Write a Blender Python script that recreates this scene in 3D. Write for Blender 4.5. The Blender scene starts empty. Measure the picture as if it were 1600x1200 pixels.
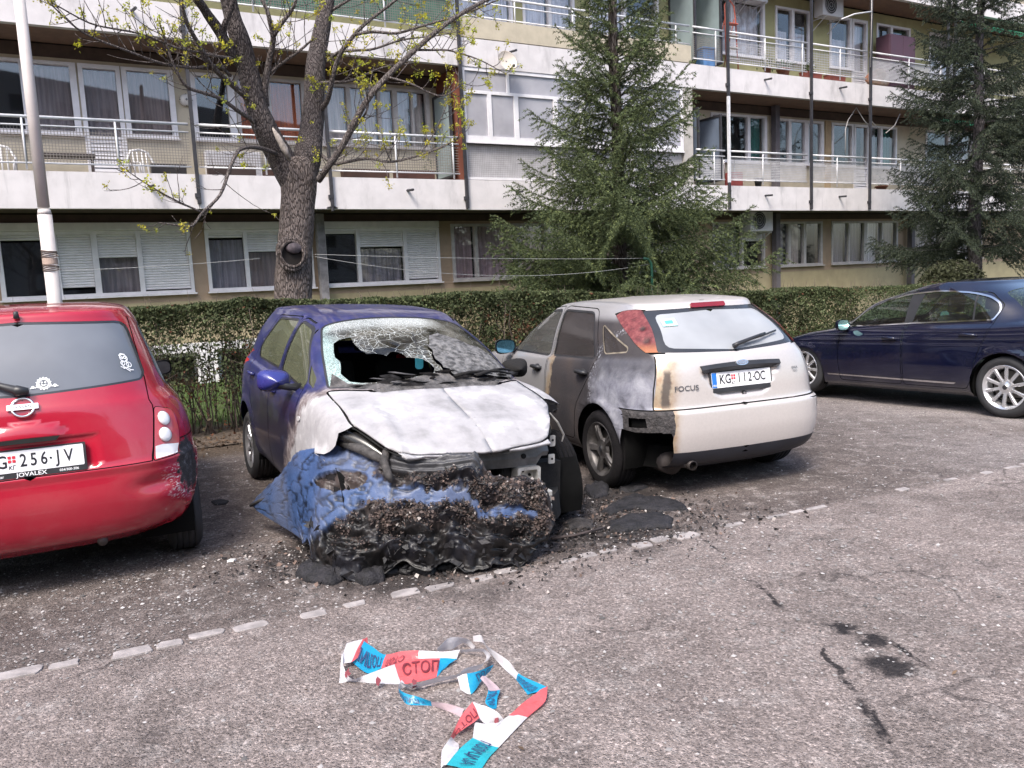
import bpy, bmesh, math, random
import numpy as np
from mathutils import Vector, Matrix, Euler
from mathutils.geometry import delaunay_2d_cdt
R_ = math.radians
SC = bpy.context.scene
COL = SC.collection
# ------------------------------------------------------------------ camera, sky, sun, exposure
PITCH, ROLL, CAMH = R_(7.2), R_(2.7), 1.60
_f = Vector((0, math.cos(PITCH), -math.sin(PITCH))); _u = Vector((0, math.sin(PITCH), math.cos(PITCH))); _r = Vector((1, 0, 0))
_cr, _sr = math.cos(ROLL), math.sin(ROLL)
CR = _r * _cr - _u * _sr; CU = _r * _sr + _u * _cr; CF = _f
cd = bpy.data.cameras.new('camera'); co = bpy.data.objects.new('camera', cd); COL.objects.link(co)
cd.sensor_width = 36; cd.lens = 1250 / 1600 * 36; cd.clip_start = 0.05; cd.clip_end = 2000
m = Matrix.Identity(4)
for i in range(3):
    m[i][0], m[i][1], m[i][2] = CR[i], CU[i], -CF[i]
m[2][3] = CAMH
co.matrix_world = m
SC.camera = co
SUN_EL, SUN_AZ = R_(52), R_(200)        # azimuth: compass angle from +Y, clockwise
w = bpy.data.worlds.new('World'); SC.world = w; w.use_nodes = True
nt = w.node_tree; bg = nt.nodes['Background']
sky = nt.nodes.new('ShaderNodeTexSky'); sky.sky_type = 'NISHITA'; sky.sun_disc = False
sky.sun_elevation = SUN_EL; sky.sun_rotation = SUN_AZ
sky.air_density = 1.0; sky.dust_density = 3.0; sky.ozone_density = 1.0
nt.links.new(sky.outputs[0], bg.inputs['Color']); bg.inputs['Strength'].default_value = 0.12
sl = bpy.data.lights.new('sun', 'SUN'); so = bpy.data.objects.new('sun', sl); COL.objects.link(so)
sl.energy = 1.5; sl.angle = R_(18); sl.color = (1.0, 0.95, 0.88)
sdir = Vector((math.sin(SUN_AZ) * math.cos(SUN_EL), math.cos(SUN_AZ) * math.cos(SUN_EL), math.sin(SUN_EL)))
so.rotation_euler = sdir.to_track_quat('Z', 'Y').to_euler()
so.location = sdir * 60
vs = SC.view_settings
vs.view_transform = 'Standard'; vs.look = 'None'; vs.exposure = 1.55; vs.gamma = 1.0; vs.use_curve_mapping = False
SC.cycles.max_bounces = 8; SC.cycles.transparent_max_bounces = 12
SC.cycles.use_denoising = True
SC.cycles.sample_clamp_indirect = 6
# ------------------------------------------------------------------ helpers
rng = np.random.default_rng(11)
random.seed(7)
PHI = 0.498788
DR = Vector((math.cos(PHI), math.sin(PHI), 0)); DN = Vector((-math.sin(PHI), math.cos(PHI), 0))
DB, DW = 14.70, 15.72                    # balcony front plane and flat wall plane, metres from the viewpoint

def tag(o, label=None, cat=None, group=None, kind=None):
    if label: o['label'] = label
    if cat: o['category'] = cat
    if group: o['group'] = group
    if kind: o['kind'] = kind
    return o

def empty(name, loc=(0, 0, 0), rz=0.0, label=None, cat=None, group=None, kind=None):
    o = bpy.data.objects.new(name, None); COL.objects.link(o)
    o.location = loc; o.rotation_euler = (0, 0, rz)
    return tag(o, label, cat, group, kind)

def link(name, me, parent=None, loc=None, rot=None):
    o = bpy.data.objects.new(name, me); COL.objects.link(o)
    if parent is not None: o.parent = parent
    if loc is not None: o.location = loc
    if rot is not None: o.rotation_euler = rot
    return o

def mesh(name, V, F, mats, smooth=False, idx=None):
    me = bpy.data.meshes.new(name)
    me.from_pydata([tuple(v) for v in V], [], [tuple(f) for f in F])
    for mm in (mats if isinstance(mats, (list, tuple)) else [mats]): me.materials.append(mm)
    if idx is not None: me.polygons.foreach_set('material_index', np.asarray(idx, dtype=np.int32))
    if smooth: me.polygons.foreach_set('use_smooth', np.ones(len(me.polygons), dtype=bool))
    me.update()
    return me

def np_mesh(name, V, F, mats, smooth=False, idx=None, col=None):
    """fast mesh from arrays: V (n,3), F (m,k) with k 3 or 4; col (n,3) -> colour attribute 'tint'"""
    V = np.asarray(V, dtype=np.float32); F = np.asarray(F, dtype=np.int32)
    me = bpy.data.meshes.new(name); k = F.shape[1]
    me.vertices.add(len(V)); me.vertices.foreach_set('co', V.ravel())
    me.loops.add(F.size); me.loops.foreach_set('vertex_index', F.ravel())
    me.polygons.add(len(F)); me.polygons.foreach_set('loop_start', np.arange(0, F.size, k, dtype=np.int32))
    me.polygons.foreach_set('loop_total', np.full(len(F), k, dtype=np.int32))
    for mm in (mats if isinstance(mats, (list, tuple)) else [mats]): me.materials.append(mm)
    if idx is not None: me.polygons.foreach_set('material_index', np.asarray(idx, dtype=np.int32))
    if smooth: me.polygons.foreach_set('use_smooth', np.ones(len(F), dtype=bool))
    if col is not None:
        a = me.attributes.new('tint', 'FLOAT_COLOR', 'POINT')
        c = np.ones((len(V), 4), dtype=np.float32); c[:, :3] = col; a.data.foreach_set('color', c.ravel())
    me.update(calc_edges=True); me.validate()
    return me

class MB:
    """collects boxes, tubes, prisms; build() links them as one mesh object"""
    def __init__(s): s.V = []; s.F = []; s.I = []
    def add(s, V, F, i=0):
        b = len(s.V); s.V += [tuple(v) for v in V]; s.F += [tuple(b + k for k in f) for f in F]; s.I += [i] * len(F); return s
    def box(s, x0, x1, y0, y1, z0, z1, i=0):
        V = [(x0, y0, z0), (x1, y0, z0), (x1, y1, z0), (x0, y1, z0), (x0, y0, z1), (x1, y0, z1), (x1, y1, z1), (x0, y1, z1)]
        return s.add(V, [(0, 3, 2, 1), (4, 5, 6, 7), (0, 1, 5, 4), (1, 2, 6, 5), (2, 3, 7, 6), (3, 0, 4, 7)], i)
    def bbox(s, x0, x1, y0, y1, z0, z1, b=.01, i=0):
        """box with chamfered vertical and horizontal edges"""
        bm = bmesh.new()
        bmesh.ops.create_cube(bm, size=1, matrix=Matrix.Translation(((x0 + x1) / 2, (y0 + y1) / 2, (z0 + z1) / 2)) @ Matrix.Diagonal((x1 - x0, y1 - y0, z1 - z0, 1)))
        bmesh.ops.bevel(bm, geom=bm.edges[:], offset=b, segments=2, affect='EDGES', profile=.5)
        bm.verts.index_update()
        s.add([v.co[:] for v in bm.verts], [[v.index for v in f.verts] for f in bm.faces], i); bm.free(); return s
    def tube(s, pts, rad, n=8, i=0, cap=True):
        pts = [Vector(p) for p in pts]; m_ = len(pts)
        rad = [rad] * m_ if not hasattr(rad, '__len__') else rad
        up = None; b = len(s.V)
        for k in range(m_):
            t = (pts[min(k + 1, m_ - 1)] - pts[max(k - 1, 0)])
            t = t.normalized() if t.length > 1e-9 else Vector((0, 0, 1))
            if up is None: up = t.orthogonal().normalized()
            else:
                up = up - t * up.dot(t); up = up.normalized() if up.length > 1e-6 else t.orthogonal().normalized()
            bi = t.cross(up)
            for j in range(n):
                a = 2 * math.pi * j / n
                s.V.append(tuple(pts[k] + (up * math.cos(a) + bi * math.sin(a)) * rad[k]))
        for k in range(m_ - 1):
            for j in range(n):
                j2 = (j + 1) % n
                s.F.append((b + k * n + j, b + k * n + j2, b + (k + 1) * n + j2, b + (k + 1) * n + j)); s.I.append(i)
        if cap:
            s.F.append(tuple(b + j for j in range(n))[::-1]); s.I.append(i)
            s.F.append(tuple(b + (m_ - 1) * n + j for j in range(n))); s.I.append(i)
        return s
    def prism(s, poly, d0, d1, axis='y', i=0):
        """polygon in the plane across axis, extruded from d0 to d1"""
        n = len(poly)
        mk = {'y': lambda a, b, d: (a, d, b), 'x': lambda a, b, d: (d, a, b), 'z': lambda a, b, d: (a, b, d)}[axis]
        V = [mk(a, b, d0) for a, b in poly] + [mk(a, b, d1) for a, b in poly]
        F = [tuple(range(n)), tuple(range(2 * n - 1, n - 1, -1))] + [(k, k + n, (k + 1) % n + n, (k + 1) % n) for k in range(n)]
        return s.add(V, F, i)
    def lathe(s, prof, n=32, axis='x', i=0):
        """profile [(r, a)] turned round an axis through the origin"""
        b = len(s.V); P = len(prof)
        for k in range(n):
            t = 2 * math.pi * k / n; c, q = math.cos(t), math.sin(t)
            for r, a in prof:
                s.V.append((a, r * c, r * q) if axis == 'x' else ((r * c, r * q, a) if axis == 'z' else (r * c, a, r * q)))
        for k in range(n):
            k2 = (k + 1) % n
            for j in range(P - 1):
                s.F.append((b + k * P + j, b + k2 * P + j, b + k2 * P + j + 1, b + k * P + j + 1)); s.I.append(i)
        return s
    def xf(s, M):
        s.V = [tuple(M @ Vector(v)) for v in s.V]; return s
    def build(s, name, mats, parent=None, smooth=False, loc=None, rot=None):
        return link(name, mesh(name, s.V, s.F, mats, smooth, s.I), parent, loc, rot)

def rrect(x0, x1, z0, z1, r, n=4):
    P = []
    for cx, cz, a0 in ((x1 - r, z0 + r, -90), (x1 - r, z1 - r, 0), (x0 + r, z1 - r, 90), (x0 + r, z0 + r, 180)):
        for k in range(n + 1):
            a = R_(a0 + 90 * k / n); P.append((cx + r * math.cos(a), cz + r * math.sin(a)))
    return P

_TXT = {}
def text_mesh(s, size=1.0, align='CENTER', space=1.0, extrude=0.0, sx=1.0):
    """flat lettering as triangles in its own xy plane: returns V (n,3), F"""
    key = (s, size, align, space, extrude, sx)
    if key in _TXT: return _TXT[key]
    cu = bpy.data.curves.new('t', 'FONT'); cu.body = s; cu.size = size; cu.align_x = align; cu.align_y = 'CENTER'; cu.space_character = space
    cu.extrude = extrude; cu.resolution_u = 3; cu.offset = .014 * size
    o = bpy.data.objects.new('t', cu); COL.objects.link(o)
    me = bpy.data.meshes.new_from_object(o.evaluated_get(bpy.context.evaluated_depsgraph_get()))
    V = np.array([v.co[:] for v in me.vertices]).reshape(-1, 3); F = [tuple(p.vertices) for p in me.polygons]
    if len(V): V[:, 0] *= sx
    bpy.data.objects.remove(o); bpy.data.curves.remove(cu); bpy.data.meshes.remove(me)
    _TXT[key] = (V, F); return V, F

# ------------------------------------------------------------------ materials
class NT:
    """terse node builder"""
    def __init__(s, name):
        s.m = bpy.data.materials.new(name); s.m.use_nodes = True; s.t = s.m.node_tree; s.b = s.t.nodes['Principled BSDF']; s.out = s.t.nodes['Material Output']
    def n(s, kind, **kw):
        x = s.t.nodes.new('ShaderNode' + kind)
        for k, v in kw.items(): setattr(x, k, v)
        return x
    def l(s, a, b): s.t.links.new(a, b)
    def set(s, sock, v):
        if isinstance(v, bpy.types.NodeSocket): s.l(v, sock)
        elif isinstance(v, (tuple, list)) and len(v) == 3 and sock.type == 'RGBA': sock.default_value = (*v, 1)
        else: sock.default_value = v
    def coord(s, out='Object'): return s.n('TexCoord').outputs[out]
    def geo(s, out): return s.n('NewGeometry').outputs[out]
    def map(s, vec, scale=(1, 1, 1), loc=(0, 0, 0), rot=(0, 0, 0)):
        x = s.n('Mapping'); s.l(vec, x.inputs[0]); x.inputs[1].default_value = loc; x.inputs[2].default_value = rot; x.inputs[3].default_value = scale; return x.outputs[0]
    def noise(s, vec, scale, detail=4, rough=.55, dist=0, out='Fac'):
        x = s.n('TexNoise'); s.l(vec, x.inputs['Vector']); x.inputs['Scale'].default_value = scale; x.inputs['Detail'].default_value = detail
        x.inputs['Roughness'].default_value = rough; x.inputs['Distortion'].default_value = dist; return x.outputs[out]
    def voro(s, vec, scale, feature='F1', out='Distance', rnd=1.0):
        x = s.n('TexVoronoi', feature=feature); s.l(vec, x.inputs['Vector']); x.inputs['Scale'].default_value = scale; x.inputs['Randomness'].default_value = rnd; return x.outputs[out]
    def ramp(s, fac, stops, interp='LINEAR'):
        x = s.n('ValToRGB'); s.set(x.inputs[0], fac); e = x.color_ramp; e.interpolation = interp
        while len(e.elements) < len(stops): e.elements.new(.5)
        for el, (p, c) in zip(e.elements, stops):
            el.position = p; el.color = (*c, 1) if isinstance(c, (tuple, list)) else (c, c, c, 1)
        return x.outputs[0]
    def math(s, op, a, b=0.0, clamp=False):
        x = s.n('Math', operation=op, use_clamp=clamp); s.set(x.inputs[0], a); s.set(x.inputs[1], b); return x.outputs[0]
    def rng(s, v, a, b, c=0.0, d=1.0, smooth=True):
        x = s.n('MapRange', interpolation_type='SMOOTHSTEP' if smooth else 'LINEAR'); s.set(x.inputs[0], v)
        for k, q in zip((1, 2, 3, 4), (a, b, c, d)): s.set(x.inputs[k], q)
        return x.outputs[0]
    def mix(s, fac, a, b, mode='MIX'):
        x = s.n('Mix', data_type='RGBA', blend_type=mode); s.set(x.inputs[0], fac); s.set(x.inputs[6], a); s.set(x.inputs[7], b); return x.outputs[2]
    def xyz(s, vec):
        x = s.n('SeparateXYZ'); s.l(vec, x.inputs[0]); return x.outputs
    def attr(s, name, out='Color'): return s.n('Attribute', attribute_name=name).outputs[out]
    def dist(s, vec, p):
        x = s.n('VectorMath', operation='DISTANCE'); s.l(vec, x.inputs[0]); x.inputs[1].default_value = p; return x.outputs['Value']
    def bump(s, h, strength=.3, distance=.01):
        x = s.n('Bump'); s.set(x.inputs['Height'], h); x.inputs['Strength'].default_value = strength; x.inputs['Distance'].default_value = distance
        s.l(x.outputs[0], s.b.inputs['Normal']); return x
    def done(s, color=None, rough=None, metal=None, coat=None, spec=None):
        for k, v in (('Base Color', color), ('Roughness', rough), ('Metallic', metal), ('Coat Weight', coat), ('Specular IOR Level', spec)):
            if v is not None: s.set(s.b.inputs[k], v)
        return s.m

_SM = {}
def sm(name, color, rough=.6, metal=0.0, var=.12, scale=6.0, bump=0.0, bscale=60.0, bdist=.004, coat=0.0, spec=.5, grime=0.0):
    """plain surface: base colour with mottling, fine bump and optional dirt blotches"""
    if name in _SM: return _SM[name]
    t = NT(name); c = t.coord()
    nz = t.noise(c, scale, 5, .6)
    col = t.mix(t.rng(nz, .3, .7), tuple(x * (1 - var) for x in color), tuple(min(1, x * (1 + var)) for x in color))
    if grime:
        g = t.math('MAXIMUM', t.rng(t.noise(t.map(c, (1, 1, .35)), 1.7, 6, .65), .52, .75), t.rng(t.noise(t.map(c, (7, 7, .5)), 1.0, 5, .7), .56, .80, 0, .8))
        col = t.mix(t.math('MULTIPLY', g, grime), col, tuple(x * .45 for x in color))
    if bump: t.bump(t.noise(c, bscale, 4, .6), bump, bdist)
    rr = t.rng(nz, .3, .7, max(0, rough - .06), min(1, rough + .06))
    _SM[name] = t.done(col, rr, metal, coat, spec); return _SM[name]

def glass(name, tint=(.75, .82, .80), alpha=.75, rough=.02, dirt=.08, dust_glare_col=(.55, .53, .5)):
    """thin pane: see-through with a fresnel reflection and a film of dust, on some panes painted sky glare"""
    t = NT(name); c = t.coord()
    tr = t.n('BsdfTransparent'); tr.inputs[0].default_value = (*[x * alpha for x in tint], 1)
    gl = t.n('BsdfGlossy'); gl.inputs['Roughness'].default_value = rough
    fr = t.n('Fresnel'); fr.inputs['IOR'].default_value = 1.55
    bk = t.math('ADD', t.math('MULTIPLY', fr.outputs[0], 1.5), .02, True)
    # looking at the inner side of a pane the fresnel node would see total reflection
    fac = t.mix(t.geo('Backfacing'), bk, (.08, .08, .08))
    m1 = t.n('MixShader'); t.l(fac, m1.inputs[0]); t.l(tr.outputs[0], m1.inputs[1]); t.l(gl.outputs[0], m1.inputs[2])
    df = t.n('BsdfDiffuse'); df.inputs[0].default_value = (*dust_glare_col, 1)
    d = t.math('MULTIPLY', t.rng(t.noise(c, 2.2, 3, .5), .2, .8, .8, 1.2), dirt)  # on some panes this layer paints the sky's reflection as colour
    m2 = t.n('MixShader'); t.l(d, m2.inputs[0]); t.l(m1.outputs[0], m2.inputs[1]); t.l(df.outputs[0], m2.inputs[2])
    t.l(m2.outputs[0], t.out.inputs[0]); t.t.nodes.remove(t.b)
    return t.m

def pchip(x, Y, q):
    """monotone cubic through (x, Y) at q (all 1-D)"""
    x = np.asarray(x, float); Y = np.asarray(Y, float); h = np.diff(x); d = np.diff(Y) / h
    mm = np.zeros_like(Y)
    if len(x) > 2:
        a = d[:-1]; b = d[1:]; ok = a * b > 0
        w1 = 2 * h[1:] + h[:-1]; w2 = h[1:] + 2 * h[:-1]
        with np.errstate(divide='ignore', invalid='ignore'):
            mm[1:-1] = np.where(ok, (w1 + w2) / (w1 / np.where(ok, a, 1) + w2 / np.where(ok, b, 1)), 0)
    mm[0] = d[0]; mm[-1] = d[-1]
    i = np.clip(np.searchsorted(x, q) - 1, 0, len(h) - 1); t = np.clip((q - x[i]) / h[i], 0, 1)
    return ((1 + 2 * t) * (1 - t) ** 2 * Y[i] + t * (1 - t) ** 2 * h[i] * mm[i] + t * t * (3 - 2 * t) * Y[i + 1] + t * t * (t - 1) * h[i] * mm[i + 1])

def fnoise(P, seed=0, octs=4):
    """cheap smooth value noise on (n,3) points, about -1..1"""
    P = np.asarray(P, float); out = np.zeros(len(P)); amp = 1.0; tot = 0
    r = np.random.default_rng(seed); tab = r.uniform(-1, 1, 4096)
    for o in range(octs):
        i = np.floor(P).astype(int); f = P - i; f = f * f * (3 - 2 * f)
        def g(a, b, c): return tab[((i[:, 0] + a) * 73856093 ^ (i[:, 1] + b) * 19349663 ^ (i[:, 2] + c) * 83492791) & 4095]
        x0 = g(0, 0, 0) * (1 - f[:, 0]) + g(1, 0, 0) * f[:, 0]; x1 = g(0, 1, 0) * (1 - f[:, 0]) + g(1, 1, 0) * f[:, 0]
        x2 = g(0, 0, 1) * (1 - f[:, 0]) + g(1, 0, 1) * f[:, 0]; x3 = g(0, 1, 1) * (1 - f[:, 0]) + g(1, 1, 1) * f[:, 0]
        y0 = x0 * (1 - f[:, 1]) + x1 * f[:, 1]; y1 = x2 * (1 - f[:, 1]) + x3 * f[:, 1]
        out += amp * (y0 * (1 - f[:, 2]) + y1 * f[:, 2]); tot += amp; amp *= .5; P = P * 2.03 + 7.1
    return out / tot
# ------------------------------------------------------------------ ground
def sstep(a, b, x):
    t = np.clip((np.asarray(x, float) - a) / (b - a), 0, 1); return t * t * (3 - 2 * t)

def gz(x, y):
    """height of the car park: falls a little towards the far right"""
    x = np.asarray(x, float); y = np.asarray(y, float)
    ca, sa = math.cos(.46156), math.sin(.46156); yl = -(x - 5.9364) * sa + (y - 8.6507) * ca; xl = (x - 5.9364) * ca + (y - 8.6507) * sa
    k = sstep(-4.2, -1.6, xl) * sstep(-4.5, -.8, yl)
    z = -k * np.clip(.05 + .026 * yl, 0, .13)
    return z

def build_ground():
    t = NT('worn_asphalt'); c = t.coord(); x, y, z = t.xyz(c)
    big = t.noise(c, .35, 5, .6); mid = t.noise(c, 2.2, 6, .65); fine = t.noise(c, 22, 5, .7); grit = t.noise(c, 90, 4, .7)
    # facade-parallel coordinate d (across the bays)
    d = t.math('ADD', t.math('MULTIPLY', x, -math.sin(.4244)), t.math('MULTIPLY', y, math.cos(.4244)))
    dw = t.math('ADD', d, t.math('MULTIPLY', t.math('SUBTRACT', mid, .5), .25))
    bay = t.rng(dw, 3.88, 4.02)
    v1 = t.voro(c, 95, 'F1', 'Color'); vd = t.voro(c, 95, 'F1', 'Distance'); v2 = t.voro(c, 190, 'F1', 'Color'); ve = t.voro(c, 95, 'DISTANCE_TO_EDGE')
    sep = t.n('SeparateColor'); t.l(v1, sep.inputs[0]); sep2 = t.n('SeparateColor'); t.l(v2, sep2.inputs[0])
    street = t.mix(t.rng(mid, .3, .7), (.186, .154, .143), (.264, .221, .206))
    bayc = t.mix(t.rng(mid, .3, .7), (.088, .071, .065), (.156, .129, .119))
    base = t.mix(bay, street, bayc)
    pale = t.math('MULTIPLY', t.rng(x, 2.2, 5.5), t.rng(big, .38, .6)); base = t.mix(t.math('MULTIPLY', pale, .7), base, (.36, .325, .318))
    base = t.mix(t.math('MULTIPLY', t.rng(t.noise(c, .9, 4, .6), .50, .66), .55), base, (.115, .097, .09))
    m6 = t.noise(c, 6.5, 5, .65); base = t.mix(t.math('MULTIPLY', t.rng(m6, .50, .68), .6), base, (.31, .275, .26)); base = t.mix(t.math('MULTIPLY', t.rng(t.noise(c, 3.1, 5, .7), .54, .70), .55), base, (.085, .072, .069))
    wv = t.n('VectorMath', operation='ADD'); t.l(c, wv.inputs[0]); wn = t.n('TexNoise'); t.l(c, wn.inputs[0]); wn.inputs['Scale'].default_value = 2.2; wn.inputs['Detail'].default_value = 5; ws = t.n('VectorMath', operation='SCALE'); t.l(wn.outputs['Color'], ws.inputs[0]); ws.inputs['Scale'].default_value = .5; t.l(ws.outputs[0], wv.inputs[1])
    crk = t.rng(t.voro(wv.outputs[0], .9, 'DISTANCE_TO_EDGE'), .003, .012, 1, 0); crk = t.math('MULTIPLY', crk, t.rng(t.noise(c, .8, 3, .5), .53, .60))
    base = t.mix(t.math('MULTIPLY', crk, .5), base, (.035, .030, .030))
    st = t.ramp(sep.outputs[0], [(.0, .62), (.5, .98), (.8, 1.16), (.93, 1.45), (1, 1.8)])
    col = t.mix(1.0, base, st, 'MULTIPLY')
    st2 = t.ramp(sep2.outputs[1], [(0, .72), (.6, 1.0), (.92, 1.18), (1, 1.6)]); col = t.mix(.8, col, st2, 'MULTIPLY')
    col = t.mix(t.math('MULTIPLY', t.rng(ve, .0, .12, 1, 0), .30), col, (.08, .07, .068))
    # soil and leaf litter towards the hedge
    soil = t.rng(t.math('ADD', dw, t.math('MULTIPLY', big, .6)), 8.5, 9.0)
    soilc = t.ramp(t.noise(c, 30, 6, .75), [(.3, (.03, .022, .016)), (.5, (.075, .055, .04)), (.68, (.17, .13, .10))])
    col = t.mix(soil, col, soilc)
    # burnt ground between the two cars and a tar patch with seams on the right
    burn = None
    for (bx, by, r) in ((.05, 5.35, .85), (-.55, 4.55, .75), (.55, 5.0, .6), (-1.2, 4.75, .5), (.7, 5.9, .6)):
        q = t.rng(t.math('ADD', t.dist(c, (bx, by, 0)), t.math('MULTIPLY', t.math('SUBTRACT', mid, .5), 1.3)), r * .25, r, 1, 0)
        burn = q if burn is None else t.math('MAXIMUM', burn, q)
    col = t.mix(t.math('MULTIPLY', burn, .78), col, (.022, .019, .019))
    tar = None
    for (bx, by, r) in TAR:
        q = t.rng(t.math('ADD', t.dist(c, (bx, by, 0)), t.math('MULTIPLY', t.math('SUBTRACT', t.noise(c, 16, 5, .7), .5), .22)), r * .35, r, 1, 0)
        tar = q if tar is None else t.math('MAXIMUM', tar, q)
    for (a, b, wd) in TARLINES:
        ax, ay = a; L = math.hypot(b[0] - ax, b[1] - ay); ux, uy = (b[0] - ax) / L, (b[1] - ay) / L
        u = t.math('ADD', t.math('MULTIPLY', t.math('SUBTRACT', x, ax), ux), t.math('MULTIPLY', t.math('SUBTRACT', y, ay), uy))
        v = t.math('ADD', t.math('MULTIPLY', t.math('SUBTRACT', x, ax), -uy), t.math('MULTIPLY', t.math('SUBTRACT', y, ay), ux))
        v = t.math('ABSOLUTE', t.math('ADD', v, t.math('MULTIPLY', t.math('SUBTRACT', t.noise(c, 5, 5, .7), .5), .12)))
        q = t.math('MULTIPLY', t.rng(v, wd * .4, wd, 1, 0), t.math('MULTIPLY', t.rng(u, -.05, .1), t.rng(u, L - .1, L + .05, 1, 0)))
        tar = t.math('MAXIMUM', tar, t.math('MULTIPLY', q, t.rng(t.noise(c, 9, 4, .7), .38, .55)))
    col = t.mix(t.math('MULTIPLY', tar, .92), col, (.013, .012, .014))
    h = t.math('ADD', t.math('MULTIPLY', t.rng(vd, .0, .5, 1, 0), .8), t.math('ADD', t.math('MULTIPLY', fine, .8), t.math('MULTIPLY', grit, .5)))
    t.bump(h, .75, .012)
    MAT = t.done(col, .92, 0, 0, .2)
    xs = np.unique(np.concatenate([np.linspace(-60, -7, 12), np.linspace(-7, 12, 96), np.linspace(12, 90, 16)])); ys = np.unique(np.concatenate([np.linspace(-30, .5, 8), np.linspace(.5, 15, 80), np.linspace(15, 120, 16)]))
    X, Y = np.meshgrid(xs, ys, indexing='ij'); Z = gz(X, Y)
    near = sstep(-8, -5, X) * sstep(13, 10, X) * sstep(0, 1, Y) * sstep(14, 11, Y)
    pts = np.stack([X.ravel() * 1.1, Y.ravel() * 1.1, np.zeros(X.size)], 1); Z = Z + (fnoise(pts, 4, 3) * .009).reshape(X.shape) * near
    n0, n1 = X.shape; I = np.arange(n0 * n1).reshape(n0, n1)
    F = np.stack([I[:-1, :-1], I[1:, :-1], I[1:, 1:], I[:-1, 1:]], -1).reshape(-1, 4)
    g = link('parking_lot', np_mesh('parking_lot', np.stack([X.ravel(), Y.ravel(), Z.ravel()], 1), F, MAT, True)); tag(g, kind='structure')
    # pale paving stones let flush into the asphalt along the bay edge
    ST = sm('pale_stone', (.285, .258, .252), .9, var=.3, scale=9, bump=.5, bscale=90, bdist=.004, grime=.45)
    r = random.Random(3)
    L0 = Vector((-2.28, 3.30)); Ld = Vector((math.cos(.4244), math.sin(.4244)))
    base = None; u = -.55
    def stone(u, wd, dp, dz, off):
        P = []; n = 12
        for cx_, cy_ in ((-1, -1), (1, -1), (1, 1), (-1, 1)):
            jx, jy = r.uniform(.80, 1.02), r.uniform(.72, 1.05); ch = r.uniform(.05, .35)
            a_, b_ = (u + wd / 2 * cx_ * jx, off + dp / 2 * cy_ * jy)
            e1 = (a_ - cx_ * ch * wd * .3, b_); e2 = (a_, b_ - cy_ * ch * dp * .5); P += [e1, e2] if cx_ * cy_ < 0 else [e2, e1]
            P.append((a_ * .5 + u * .5 + (wd * .25 * cx_ if cx_ * cy_ > 0 else 0) * 0, off + dp / 2 * cy_ * r.uniform(.75, .98)) if cx_ * cy_ < 0 and False else ((u + wd / 2 * cx_ * r.uniform(.82, 1.0), off + r.uniform(-.01, .01)) if cx_ * cy_ < 0 else (u + r.uniform(-.02, .02), off + dp / 2 * cy_ * r.uniform(.8, 1.0))))
        mx = sum(p[0] for p in P) / n; my = sum(p[1] for p in P) / n; P.sort(key=lambda p: math.atan2((p[1] - my) / dp, (p[0] - mx) / wd))
        W3 = []
        for sc_, zz in ((1.0, -.02), (1.0, .003 + dz * .5), (.93, .0055 + dz * .5)):
            mx = sum(p[0] for p in P) / n; my = sum(p[1] for p in P) / n
            for p in P:
                a_, b_ = mx + (p[0] - mx) * sc_, my + (p[1] - my) * sc_; w2 = L0 + Ld * a_ + Vector((-Ld.y, Ld.x)) * b_
                W3.append((w2.x, w2.y, float(gz(w2.x, w2.y)) + zz + r.uniform(-.001, .001)))
        F = [tuple(range(2 * n, 3 * n))] + [(k + j * n, (k + 1) % n + j * n, (k + 1) % n + (j + 1) * n, k + (j + 1) * n) for j in (0, 1) for k in range(n)]
        link('paving_stone', mesh('paving_stone', W3, F, ST), g)
    while u < 8.2:
        wd = r.uniform(.10, .19); dp = r.uniform(.055, .10) * (1.0 if u < 3.8 else .7)
        if r.random() < (.92 if u < 3.6 else .62 if u < 4.6 else .3): stone(u + wd / 2, wd, dp, r.uniform(-.002, .006), r.uniform(-.02, .02))
        u += wd + (r.uniform(.008, .03) if r.random() < .75 else r.uniform(.05, .16))
    # loose stone chips
    N = 52000
    px = np.concatenate([rng.uniform(-5, 9, N * 3 // 4), rng.uniform(-3.5, 2.5, N // 4)]); py = np.concatenate([rng.uniform(1.0, 11, N * 3 // 4), rng.uniform(1.3, 5.0, N // 4)])
    dd = -px * math.sin(.4244) + py * math.cos(.4244); cl = fnoise(np.stack([px * .9, py * .9, px * 0], 1), 8, 3)
    keep = (rng.random(len(px)) < np.where(dd > 3.95, .85, .30) * np.clip(.55 + 1.3 * cl, .05, 1)) & (dd < 8.7); px, py, dd = px[keep], py[keep], dd[keep]
    n = len(px); s = rng.gamma(2.2, .0022, n) + .0025; s = np.minimum(s, .017)
    a = rng.uniform(0, 6.28, n); O = np.array([[1, 0, 0], [0, 1, 0], [-1, 0, 0], [0, -1, 0], [0, 0, .75], [.1, .1, -.4]])
    J = O[None] * rng.uniform(.6, 1.3, (n, 6, 1)); ca, sa = np.cos(a)[:, None], np.sin(a)[:, None]
    V = np.stack([J[..., 0] * ca - J[..., 1] * sa * .75, J[..., 0] * sa + J[..., 1] * ca * .75, J[..., 2] * .7], -1) * s[:, None, None]
    V += np.stack([px, py, gz(px, py) + s * .15], -1)[:, None]
    T = np.array([[0, 1, 4], [1, 2, 4], [2, 3, 4], [3, 0, 4]]); F = (np.arange(n)[:, None, None] * 6 + T[None]).reshape(-1, 3)
    g_ = rng.choice([.32, .24, .17, .09, .42], n, p=[.25, .3, .2, .12, .13]); tint = g_[:, None] * np.array([1, .94, .92]) * rng.uniform(.8, 1.15, (n, 1))
    tm = NT('stone_chips'); tm.done(tm.attr('tint'), .9)
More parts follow.
